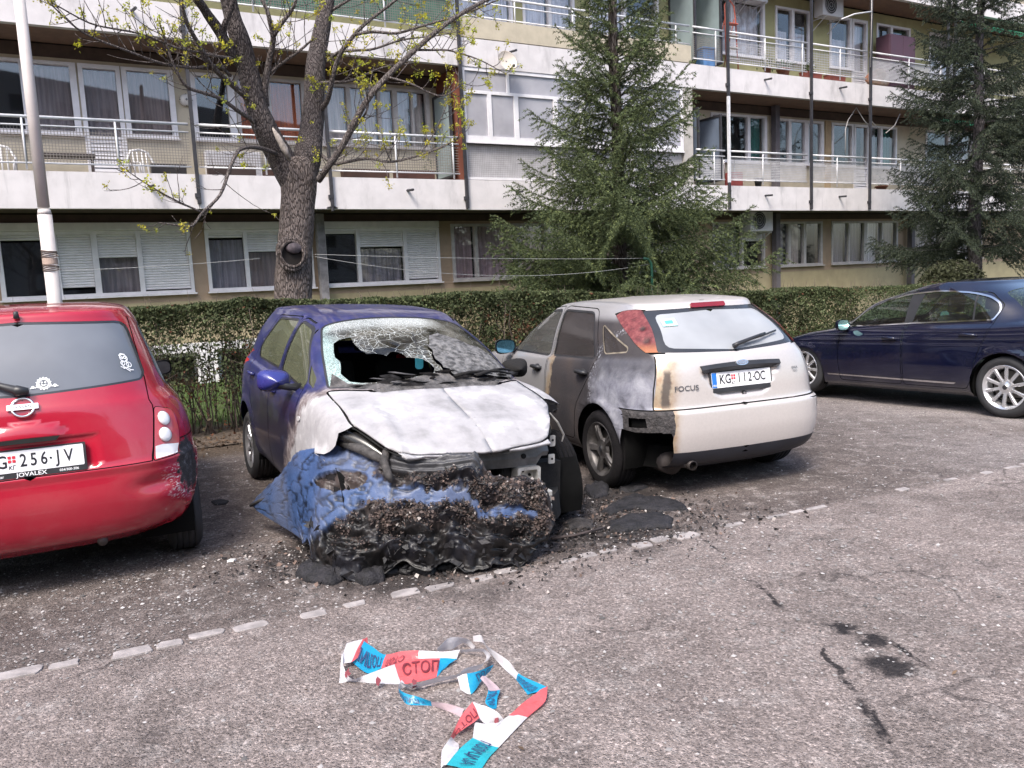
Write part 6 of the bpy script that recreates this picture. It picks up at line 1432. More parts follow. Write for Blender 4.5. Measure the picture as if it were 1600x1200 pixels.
    regs = [dict(name='wheel_opening', proj='S', poly=arch(0, .31, .345), drop=True), dict(name='wheel_opening', proj='S', poly=arch(2.51, .31, .345), drop=True),
            dict(name='lost_bumper', proj='S', poly=[(2.80, .1), (2.83, .60), (2.86, .66), (2.72, .74), (2.70, .80), (3.4, .80), (3.4, .1)], drop=True),
            dict(name='lost_lamp', proj='F', poly=aper, drop=True),
            dict(name='lost_wing', proj='S', poly=[(2.20, .1), (2.26, .62), (2.42, .80), (2.58, .852), (2.75, .872), (3.4, .86), (3.4, .1)], side='L', drop=True), dict(name='lost_wing', proj='F', poly=[(.672, .50), (.672, .865), (.95, .85), (.95, .50)], side='L', drop=True),
            dict(name='lost_bumper', proj='F', poly=[(0, .1), (.95, .1), (.95, .60), (.83, .68), (.60, .70), (.53, .705), (.40, .722), (.2, .716), (0, .722)], drop=True),
            dict(name='glass_hole', proj='T', poly=hole_r, side='R', drop=True), dict(name='glass_hole', proj='T', poly=hole_l, side='L', drop=True),
            dict(name='sagging_laminate', proj='T', poly=flap, side='L', push=-.018),
            dict(name='burnt_cowl', proj='T', poly=[(0, 2.215), (.14, 2.255), (.32, 2.26), (.48, 2.215), (.56, 2.15), (.62, 1.99), (.668, 2.10), (.40, 2.36), (0, 2.40)], side='R', push=.004),
            dict(name='burnt_cowl', proj='T', poly=[(0, 2.215), (.10, 2.20), (.144, 2.20), (.59, 2.13), (.62, 2.02), (.668, 2.10), (.40, 2.36), (0, 2.40)], side='L', push=.004),
            dict(name='windscreen', proj='T', poly=wind, push=.004), dict(name='windscreen_seal', proj='T', poly=offset(wind, .014), push=.001),
            dict(name='rear_door_window', proj='S', poly=rwin, split=True, push=.006), dict(name='front_door_window', proj='S', poly=fwin, split=True, push=.006),
            dict(name='quarter_window', proj='S', poly=roundpoly([(1.775, 1.125), (1.87, 1.02), (1.98, .99), (1.93, 1.05)], .01), split=True, push=.005),
            dict(name='window_seal', proj='S', poly=offset(rwin, .014), split=True, push=.002), dict(name='window_seal', proj='S', poly=offset(fwin, .014), split=True, push=.002),
            dict(name='rear_window', proj='R', poly=roundpoly([(0, 1.10), (.60, 1.12), (.50, 1.39), (0, 1.41)], [0, .05, .05, 0]), push=.003),
            dict(name='tail_light', proj='R', poly=roundpoly([(.62, .86), (.80, .86), (.80, 1.08), (.66, 1.10)], .03), split=True),
            dict(name='panel_gap', proj='S', poly=fdoor, hole=offset(fdoor, -.007), push=.008), dict(name='panel_gap', proj='S', poly=rdoor, hole=offset(rdoor, -.007), push=.008),
            dict(name='front_door', proj='S', poly=fdoor, split=True), dict(name='rear_door', proj='S', poly=rdoor, split=True),
            dict(name='rear_bumper', proj='R', poly=[(0, .1), (.9, .1), (.9, .66), (0, .66)]), dict(name='tailgate', proj='R', poly=[(0, .66), (.62, .66), (.62, 1.1), (.52, 1.46), (0, 1.46)]),
            dict(name='lost_wing', proj='T', poly=[(.635, 2.60), (.625, 2.70), (.485, 2.96), (.43, 3.03), (.43, 3.6), (1.0, 3.6), (1.0, 2.60)], side='L', drop=True), dict(name='bonnet_gap', proj='T', poly=offset(hood, .012), hole=offset(hood, -.002), push=.03, side='R'), dict(name='bonnet_gap', proj='T', poly=offset(hood_l, .012), hole=offset(hood_l, -.002), push=.03, side='L'), dict(name='bonnet', proj='T', poly=hood, side='R'), dict(name='bonnet', proj='T', poly=hood_l, side='L'), dict(name='bonnet', proj='F', poly=[(0, .70), (.53, .70), (.52, .76), (0, .84)], side='R'), dict(name='bonnet', proj='F', poly=[(0, .70), (.42, .70), (.41, .76), (0, .84)], side='L'), dict(name='lost_wing', proj='F', poly=[(.42, .5), (.40, .80), (.9, .86), (.9, .5)], side='L', drop=True)]
    mats = dict(body=BL, windscreen=CRK, sagging_laminate=FLAP, burnt_cowl=COWL, windscreen_seal=BLACKPL, rear_door_window=GL, front_door_window=GL, quarter_window=GL, window_seal=BLACKPL, rear_window=GL,
                tail_light=sm('red_lens', (.4, .02, .03), .15), panel_gap=SEAM, bonnet_gap=SEAM, front_door=BL, rear_door=BL, rear_bumper=BL, tailgate=BL, bonnet=ASH)
    o = add_skin(root, sk, regs, mats)
    floorpan(root, sk, .22, CHAR)
    # underside of the bonnet: a second skin 18 mm below so that its edge has depth
    for q in o['bonnet']:
        sd = q.modifiers.new('thick', 'SOLIDIFY'); sd.thickness = .016; sd.offset = -1
    wells(root, [(0, .31), (2.51, .31)], .345, .50, .80)
    cabin(root, 1.62, 1.02, .05, .70, .30, sm('burnt_trim', (.010, .009, .009), .95, var=.4))
    # burnt-out engine bay behind the missing bumper
    e = MB().box(-.60, .60, 2.35, 2.62, .30, .70).box(-.62, .62, 2.62, 2.86, .28, .55); e.build('engine_bay', CHAR, root)
    e = MB().tube([(.2, 2.9, .60), (.1, 2.95, .52), (-.1, 2.93, .45), (-.35, 2.9, .5)], .02, 6).tube([(-.45, 2.85, .62), (-.30, 2.95, .55), (-.2, 2.9, .40)], .014, 6).bbox(-.4, -.15, 2.86, 2.94, .40, .60, .02).bbox(.1, .4, 2.86, 2.95, .42, .62, .02)
    e.build('burnt_engine_parts', CHAR, root)
    # radiator support: pressed beam with a hole and curved lower edge
    bm_ = MB(); n = 20; xs = np.linspace(-.46, .40, n)
    for yy in (2.965, 2.985):
        for xx in xs:
            yb = yy - .25 * max(0, abs(xx) - .25) ** 1.5; zt = .695 - .03 * abs(xx)
            zb = zt - (.115 if -.40 < xx < .35 else .06); bm_.V += [(xx, yb, zb), (xx, yb + .015, (zb + zt) / 2), (xx, yb, zt)]
    for s_ in (0, 1):
        for k in range(n - 1):
            for j in (0, 1):
                b = s_ * n * 3 + k * 3 + j; f = (b, b + 3, b + 4, b + 1); bm_.F.append(f if s_ else f[::-1]); bm_.I.append(0)
    for k in range(n - 1):
        for j in (0, 2):
            b = k * 3 + j; bm_.F.append((b, b + 3, b + 3 + n * 3, b + n * 3)); bm_.I.append(0)
    so_ = bm_.build('radiator_support', GREYM, root)
    h = MB().prism([(-.27 + .016 * math.cos(t), .640 + .016 * math.sin(t)) for t in np.linspace(0, 6.283, 13)[:-1]], 2.996, 3.005, 'y'); h.build('bolt_hole', SEAM, so_)
    # crash beam end with its square crush can
    ALU = sm('scorched_aluminium', (.46, .45, .43), .5, .45, .25, 14, grime=.5)
    c = MB().bbox(-.42, .30, 3.03, 3.10, .395, .435, .008).bbox(-.42, .30, 3.045, 3.09, .355, .392, .006).bbox(-.42, .30, 3.03, 3.10, .315, .352, .008); cb = c.build('crash_beam', ALU, root)
    h = MB().bbox(-.375, -.355, 3.099, 3.104, .335, .40, .003); h.build('beam_slot', SEAM, cb)
    c = MB()
    fr = rrect(-.38, -.22, .44, .575, .02); fi = rrect(-.36, -.24, .455, .555, .015); nn = len(fr)
    V = [(p, 3.02, q) for p, q in fr] + [(p, 3.02, q) for p, q in fi] + [(p, 2.95, q) for p, q in fi] + [(p, 2.93, q) for p, q in fr]
    for k in range(nn):
        k2 = (k + 1) % nn; c.add([], [])
    b0 = len(c.V); c.V += V
    for k in range(nn):
        k2 = (k + 1) % nn
        for a0, a1 in ((0, 1), (1, 2), (3, 0)): c.F.append((b0 + a0 * nn + k, b0 + a0 * nn + k2, b0 + a1 * nn + k2, b0 + a1 * nn + k)); c.I.append(0)
    c.box(-.36, -.24, 2.945, 2.955, .455, .555); c.build('crush_can', ALU, root)
    h = MB()
    for xx in (-.335, -.265): h.prism([(xx + .009 * math.cos(t), .51 + .009 * math.sin(t)) for t in np.linspace(0, 6.283, 11)[:-1]], 2.955, 2.965, 'y')
    h.build('bolt', CHAR, cb)
    # what is left in the lamp openings
    for sx in (1,):
        s_ = MB(); pts = []
        for t in np.linspace(0, 1, 12): pts.append((sx * (.755 - .22 * t), 2.64 + .27 * t - .03 * math.sin(t * 3.14), .80 - .14 * t + .02 * math.sin(t * 3.14)))
        s_.tube(pts, [.03 + .02 * math.sin(math.pi * k / 11) for k in range(12)], 10); s_.build('lamp_housing', sm('burnt_lamp_shell', (.015, .014, .014), .25, var=.3), root, True)
        s_ = MB().box(sx * .80 - .12, sx * .80 + .0, 2.45, 2.60, .5, .80) if False else MB().box(sx * .66 - .05, sx * .66 + .05, 2.50, 2.56, .45, .80); s_.build('inner_wing', CHAR, root)
    for (x0, x1, z0, z1, yb, hx, hz) in ((-.55, -.51, .66, .73, 2.90, -.53, .70), (-.535, -.49, .555, .615, 2.92, -.515, .585)):
        lb = MB().prism(rrect(x0, x1, z0, z1, .007), yb, yb + .008).build('lamp_bracket', ALU, root)
        MB().prism([(hx + .008 * math.cos(t), hz + .008 * math.sin(t)) for t in np.linspace(0, 6.283, 9)[:-1]], yb + .008, yb + .011).build('bracket_hole', SEAM, lb)
    s_ = MB().tube([(-.57, 2.80, .855), (-.60, 2.85, .80), (-.63, 2.88, .72), (-.61, 2.89, .68)], [.006, .008, .008, .004], 6); s_.build('wing_edge_strip', GREYM, root)
    # wipers
    for px_, py_, ex, ey in ((-.12, 2.30, -.62, 2.14), (-.28, 2.30, -.66, 2.05)):
        p = [onto(sk, 'T', abs(px_ + (ex - px_) * k / 4), py_ + (ey - py_) * k / 4, .028).translation.copy() for k in range(5)]
        for q in p: q.x = -abs(q.x)
        MB().tube(p, [.012, .012, .010, .008, .006], 6).build('wiper', CHAR, root, True)
    # torn scraps on the scuttle
    s_ = MB(); r = random.Random(5)
    for k in range(26):
        xx = r.uniform(-.60, .55); yy = 2.20 + r.uniform(0, .14) - .25 * max(0, abs(xx) - .35); M = onto(sk, 'T', abs(xx), yy, .008); c0 = M.translation.copy(); c0.x = xx
        L = r.uniform(.02, .10); d = Vector((1, r.uniform(-.3, .1), r.uniform(-.1, .2))).normalized() * L; w_ = Vector((0, .02 * r.uniform(.4, 1.5), r.uniform(-.004, .02)))
        s_.add([c0 - d, c0 + d * .4 - w_, c0 + d, c0 + w_], [(0, 1, 2, 3)]); s_.add([c0 - d - Vector((0, 0, .004)), c0 + d * .4 - w_ - Vector((0, 0, .004)), c0 + d - Vector((0, 0, .004)), c0 + w_ - Vector((0, 0, .004))], [(3, 2, 1, 0)])
    so = s_.build('scuttle_scraps', COWL, root); so['kind'] = 'stuff'
    # air freshener hanging behind the broken glass
    s_ = MB().prism(rrect(-.028, .028, -.05, .05, .02), -.006, .006, 'y'); s_.V = [(p[0] - .02, p[1] + 1.93, p[2] + 1.13) for p in s_.V]; s_.build('hanging_tag', sm('tag_blue', (.08, .45, .60), .5), root)
    MB().tube([(-.02, 1.93, 1.18), (-.02, 1.80, 1.33)], .003, 5).build('tag_string', BLACKPL, root)
    # handles, mirrors, repeater
    for sx in (-1, 1):
        for yh, zh in ((1.17, .885), (.28, .92)):
            Mh = onto(sk, 'S', yh, zh, .0); par = [q for q in (o['front_door'] if yh > .9 else o['rear_door']) if q.data.vertices[0].co.x * sx > 0][0]
            b = MB().tube([(-.085, 0, .002), (-.06, .004, .03), (.0, .006, .036), (.06, .004, .03), (.085, 0, .002)], [.012, .015, .016, .015, .012], 8); b.xf(Mh)
            if sx < 0: b.V = [(-p[0], p[1], p[2]) for p in b.V]; b.F = [f[::-1] for f in b.F]
            b.build('door_handle', BL, par, True)
        mo = mirror_cap(root, sx * .81, 1.68, 1.02, sx, sm('mirror_blue_paint', (.03, .035, .19), .25, coat=.6) if sx > 0 else CHAR, BLACKPL, 1.05)
        Mh = onto(sk, 'S', 1.98, .80, .002); b = MB().prism([(.034 * math.cos(t), .017 * math.sin(t)) for t in np.linspace(0, 6.283, 17)[:-1]], 0, .006, 'z'); b.xf(Mh)
        if sx < 0: b.V = [(-p[0], p[1], p[2]) for p in b.V]; b.F = [f[::-1] for f in b.F]
        b.build('side_repeater', sm('melted_repeater', (.45, .44, .44), .6), root)
    RIM = sm('alloy', (.45, .45, .46), .35, .8, .15)
    for sx in (-1, 1):
        for yw in (0, 2.51):
            bt = yw > 1; e = wheel(root, sx * .735, yw, .30, .20, .185, 'multi', sm('sooty_alloy', (.2, .19, .19), .5, .7, .5, 9) if bt else RIM, RUBBURNT if bt else RUB)
            e.location.z = (.30 if not bt else .285) + q3 * yw / 2.51 - q4 * sx * .735
    return root
# ------------------------------------------------------------------ dark blue saloon, left flank towards the viewer
PASSAT_Q = (5.9364, 8.6507, .46156, -.05)
def passat_rings():
    return [
        dict(w=.80, yf=3.45, yr=-.95, nf=3.2, nr=3.6, z=[(0, .20)]),
        dict(w=.872, yf=3.55, yr=-1.08, nf=3, nr=4, z=[(0, .26)]),
        dict(w=.898, yf=3.60, yr=-1.14, nf=3, nr=4.2, z=[(0, .38)]),
        dict(w=.908, yf=3.62, yr=-1.16, nf=3, nr=4.2, z=[(0, .54)]),
        dict(w=.908, yf=3.60, yr=-1.15, nf=3, nr=4.2, z=[(0, .66)]),
        dict(w=.900, yf=3.55, yr=-1.13, nf=2.9, nr=4, z=[(-1.1, .84), (0, .79), (2, .765), (3.5, .68)]),
        dict(w=.882, yf=3.42, yr=-1.10, nf=2.8, nr=3.8, z=[(-1.1, .96), (0, .895), (2, .845), (2.8, .80), (3.4, .73)]),
        dict(w=.855, yf=3.1, yr=-.98, nf=2.7, nr=3.5, z=[(-1, 1.03), (0, .96), (2, .90), (2.6, .875), (3.1, .82)], crown=.015),
        dict(w=.825, yf=2.46, yr=-.42, nf=2.4, nr=2.6, z=[(-.5, 1.05), (0, .99), (1, .965), (2, .945), (2.46, .97)], Lf=.66, Lr=.6, bow=.004),
        dict(w=.745, yf=1.94, yr=-.03, nf=2.5, nr=2.6, z=[(-.2, 1.25), (.8, 1.22), (1.9, 1.235)], Lf=.5, Lr=.5, bow=.006),
        dict(w=.645, yf=1.46, yr=.34, nf=2.8, nr=2.8, z=[(.2, 1.395), (.8, 1.41), (1.3, 1.37)], Lf=.45, Lr=.45, bow=.01),
        dict(w=.595, yf=1.25, yr=.40, nf=2.8, nr=2.8, z=[(.3, 1.43), (.8, 1.445), (1.2, 1.415)], Lf=.38, Lr=.38, bow=.01),
        dict(w=.36, yf=1.0, yr=.52, nf=2.6, nr=2.6, z=[(.4, 1.458), (.8, 1.466), (1.0, 1.448)], Lf=.24, Lr=.24),
        dict(w=.0002, yf=.9, yr=.6, nf=2, nr=2, z=[(.6, 1.468), (.9, 1.470)])]

def gloss(name, base, flake=.0, rough=.22, dust=.12, dustcol=(.3, .28, .28)):
    """coated car paint with a thin uneven film of dust and a little orange peel"""
    t = NT(name); c = t.coord(); n = t.noise(c, 3, 6, .65); n2 = t.noise(c, 40, 5, .7)
    col = t.mix(t.math('MULTIPLY', t.rng(n, .35, .75), dust), base, dustcol)
    col = t.mix(t.math('MULTIPLY', t.rng(n2, .62, .75), dust * 1.5), col, dustcol)
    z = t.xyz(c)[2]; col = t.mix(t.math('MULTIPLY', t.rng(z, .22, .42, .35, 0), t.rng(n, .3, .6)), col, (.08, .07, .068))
    t.bump(t.noise(c, 120, 2, .5), .015, .002)
    return t.done(col, rough, flake, .9)

def build_passat():
    x, y, a, dz = PASSAT_Q
    root = empty('blue_saloon', (x, y, dz), 0, 'dark blue saloon seen from its left side by the hedge', 'car')
    root.rotation_euler = (-.07 / 2.71, 0, a)
    NAVY = gloss('navy_paint', (.004, .005, .019), .0, .10, .05, (.14, .14, .17))
    GL = glass('saloon_glass', (.62, .80, .72), .8, .012, .015)
    def disp(P, N):
        d = np.zeros(len(P))
        for yw in (0, 2.71):
            r = np.hypot(P[:, 1] - yw, P[:, 2] - .325); d += (N[:, 0] > .3) * .016 * np.exp(-((r - .375) / .035) ** 2)
        d -= (N[:, 0] > .6) * .006 * np.exp(-((P[:, 2] - (.79 + .025 * P[:, 1] * -.5)) / .014) ** 2)      # waist crease
        return d
    sk = Skin(passat_rings(), disp); globals()['SK'] = sk
    win = [(2.12, .948), (1.80, 1.155), (1.50, 1.275), (1.25, 1.335), (.85, 1.362), (.47, 1.33), (.265, 1.275), (.15, 1.205), (.115, 1.12), (.165, 1.02), (.95, .992), (1.5, .970)]
    wouter = roundpoly(win, [.01, .1, .1, .1, .1, .1, .06, .06, .04, .03, .1, .1])
    inner = offset(wouter, -.016)
    def cut(P, y0, y1):
        Q = []
        for k in range(len(P)):
            for lim, sg in ((y0, 1), (y1, -1)): pass
        A = [np.array(p) for p in P]
        for lim, sg in ((y0, 1), (y1, -1)):
            B = []
            for k in range(len(A)):
                p, q = A[k], A[(k + 1) % len(A)]; f = lambda r: (r[0] - lim[0] - (r[1] - .97) * lim[1]) * sg
                if f(p) >= 0: B.append(p)
                if f(p) * f(q) < 0: t = f(p) / (f(p) - f(q)); B.append(p + (q - p) * t)
            A = B
        return [tuple(p) for p in A]
    fw = cut(inner, (1.235, -.11), (3, 0)); rw = cut(inner, (.40, .05), (1.135, -.28)); qw = cut(inner, (-1, 0), (.378, .05))
    fdoor = roundpoly([(2.10, .28), (2.13, .60), (2.10, .93), (1.46, 1.32), (1.12, 1.38), (1.20, .965), (1.20, .28)], .05)
    rdoor = roundpoly([(1.185, .28), (1.185, .965), (1.105, 1.38), (.30, 1.32), (.10, 1.18), (.15, 1.0), (.20, .86), (.29, .64), (.33, .42), (.40, .28)], .05)
    wind = roundpoly([(0, 2.42), (.45, 2.36), (.70, 2.06), (.585, 1.44), (0, 1.47)], [0, .15, .05, .06, 0])
    regs = [dict(name='wheel_opening', proj='S', poly=arch(0, .325, .365), drop=True), dict(name='wheel_opening', proj='S', poly=arch(2.71, .325, .365), drop=True),
            dict(name='front_door_window', proj='S', poly=fw, split=True, push=.006), dict(name='rear_door_window', proj='S', poly=rw, split=True, push=.006), dict(name='quarter_window', proj='S', poly=qw, split=True, push=.006),
            dict(name='window_divider', proj='S', poly=cut(inner, (.2, 0), (.75, 0)), split=True, push=.003), dict(name='window_pillar', proj='S', poly=inner, split=True, push=.003),
            dict(name='chrome_trim', proj='S', poly=wouter, hole=inner, split=True, push=-.004),
            dict(name='windscreen', proj='T', poly=wind, push=.004), dict(name='windscreen_seal', proj='T', poly=offset(wind, .016)),
            dict(name='rear_window', proj='T', poly=roundpoly([(0, .22), (.54, .20), (.66, -.16), (.5, -.36), (0, -.40)], [0, .06, .08, .06, 0]), push=.004),
            dict(name='panel_gap', proj='S', poly=fdoor, hole=offset(fdoor, -.007), push=.008), dict(name='panel_gap', proj='S', poly=rdoor, hole=offset(rdoor, -.007), push=.008),
            dict(name='chrome_strip', proj='S', poly=[(.55, .328), (2.28, .345), (2.30, .36), (.52, .348)], split=True, push=-.008),
            dict(name='front_door', proj='S', poly=fdoor, split=True), dict(name='rear_door', proj='S', poly=rdoor, split=True),
            dict(name='tail_light', proj='S', poly=roundpoly([(-.78, .80), (-1.2, .80), (-1.2, .96), (-.84, .95)], .02), split=True), dict(name='headlight', proj='S', poly=roundpoly([(3.0, .66), (3.6, .62), (3.6, .74), (2.9, .78)], .02), split=True),
            dict(name='panel_gap', proj='T', poly=strip([(0, 2.47), (.50, 2.40), (.735, 2.16), (.76, 2.5), (.70, 3.0), (.6, 3.35), (0, 3.5)], .007), push=.008),
            dict(name='sill', proj='S', poly=[(.36, .1), (2.36, .1), (2.36, .285), (.36, .285)], split=True)]
    mats = dict(body=NAVY, front_door_window=GL, rear_door_window=GL, quarter_window=GL, window_pillar=BLACKPL, window_divider=BLACKPL, chrome_trim=CHROME, windscreen=GL, windscreen_seal=BLACKPL, rear_window=GL, panel_gap=SEAM, chrome_strip=CHROME,
                front_door=NAVY, rear_door=NAVY, tail_light=sm('red_lens', (.4, .02, .03), .15), headlight=sm('lamp_lens', (.55, .57, .6), .1, .3), sill=NAVY)
    o = add_skin(root, sk, regs, mats)
    floorpan(root, sk, .20); wells(root, [(0, .325), (2.71, .325)], .365, .55, .86); cabin(root, 1.72, 1.22, .30, .74, .32)
    MB().tube([(-.30, 1.36, 1.335), (-.30, 1.30, 1.30)], .01, 6).bbox(-.12, .12, 1.42, 1.45, 1.26, 1.31, .01).build('interior_mirror', BLACKPL, root)
    AL = sm('bright_alloy', (.68, .68, .70), .28, .75, .06)
    for sx in (-1, 1):
        for yw in (0, 2.71):
            e = wheel(root, sx * .785, yw, .325, .228, .225, 'ten', AL, RUB); e.location.z += .07 * yw / 2.71 + (-.0 if yw else 0)
        for yh, zh in ((1.36, .815), (.39, .862)):
            Mh = onto(sk, 'S', yh, zh, .0); par = [q for q in (o['front_door'] if yh > .9 else o['rear_door']) if q.data.vertices[0].co.x * sx > 0][0]
            b = MB().tube([(-.10, 0, .002), (-.07, .004, .03), (.0, .008, .036), (.07, .010, .03), (.10, .010, .002)], [.012, .015, .016, .015, .012], 10); b.xf(Mh)
            if sx < 0: b.V = [(-p[0], p[1], p[2]) for p in b.V]; b.F = [f[::-1] for f in b.F]
            b.build('door_handle', NAVY, par, True)
        mirror_cap(root, sx * .86, 2.00, .985, sx, NAVY, sm('mirror_teal', (.30, .55, .55), .08, .85, .2), 1.0)
    return root
# ------------------------------------------------------------------ red rounded hatchback at the left edge, rear towards the viewer
MICRA_Q = (-2.8464, 4.7077, .46132)
def micra_rings0():
    return [
        dict(w=.72, yf=2.95, yr=-.43, nf=3, nr=3.4, z=[(0, .235)]),
        dict(w=.79, yf=3.04, yr=-.555, nf=3, nr=3.6, z=[(0, .31)]),
        dict(w=.822, yf=3.09, yr=-.605, nf=2.9, nr=3.8, z=[(0, .42)]),
        dict(w=.834, yf=3.10, yr=-.625, nf=2.8, nr=3.8, z=[(0, .55)]),
        dict(w=.834, yf=3.08, yr=-.615, nf=2.7, nr=3.8, z=[(0, .67)]),
        dict(w=.826, yf=3.02, yr=-.595, nf=2.6, nr=3.7, z=[(-.6, .80), (2, .79), (3, .74)]),
        dict(w=.800, yf=2.92, yr=-.575, nf=2.5, nr=3.5, z=[(-.6, .92), (2, .90), (2.9, .82)]),
        dict(w=.765, yf=2.68, yr=-.555, nf=2.5, nr=3.4, z=[(-.6, 1.0), (1.5, .96), (2.3, .965), (2.7, .92)], crown=.02),
        dict(w=.728, yf=2.25, yr=-.535, nf=2.3, nr=3.3, z=[(-.6, 1.06), (1.5, 1.0), (2.25, 1.03)], Lf=.62, bow=0),
        dict(w=.665, yf=1.85, yr=-.435, nf=2.5, nr=3.2, z=[(-.5, 1.26), (1.8, 1.22)], Lf=.5, Lr=.8, bow=0),
        dict(w=.580, yf=1.40, yr=-.30, nf=2.8, nr=3.2, z=[(-.4, 1.435), (.6, 1.46), (1.4, 1.43)], Lf=.42, Lr=.7, bow=.01),
        dict(w=.530, yf=1.30, yr=-.28, nf=2.8, nr=3.2, z=[(-.4, 1.475), (.6, 1.505), (1.3, 1.47)], Lf=.42, Lr=.6, bow=.01),
        dict(w=.34, yf=1.1, yr=-.12, nf=2.6, nr=2.8, z=[(-.3, 1.505), (.5, 1.533), (1.1, 1.505)], Lf=.3, Lr=.4),
        dict(w=.0002, yf=.95, yr=.0, nf=2, nr=2, z=[(0, 1.526), (.4, 1.540), (.9, 1.525)])]

def micra_rings():
    G = micra_rings0()
    for g in G:
        g['z'] = [(a, b + .075 * max(0, b - .85) / .7) for a, b in g['z']]
        g['w'] *= 1.04 if g['z'][0][1] < 1.2 else 1.02
    return G

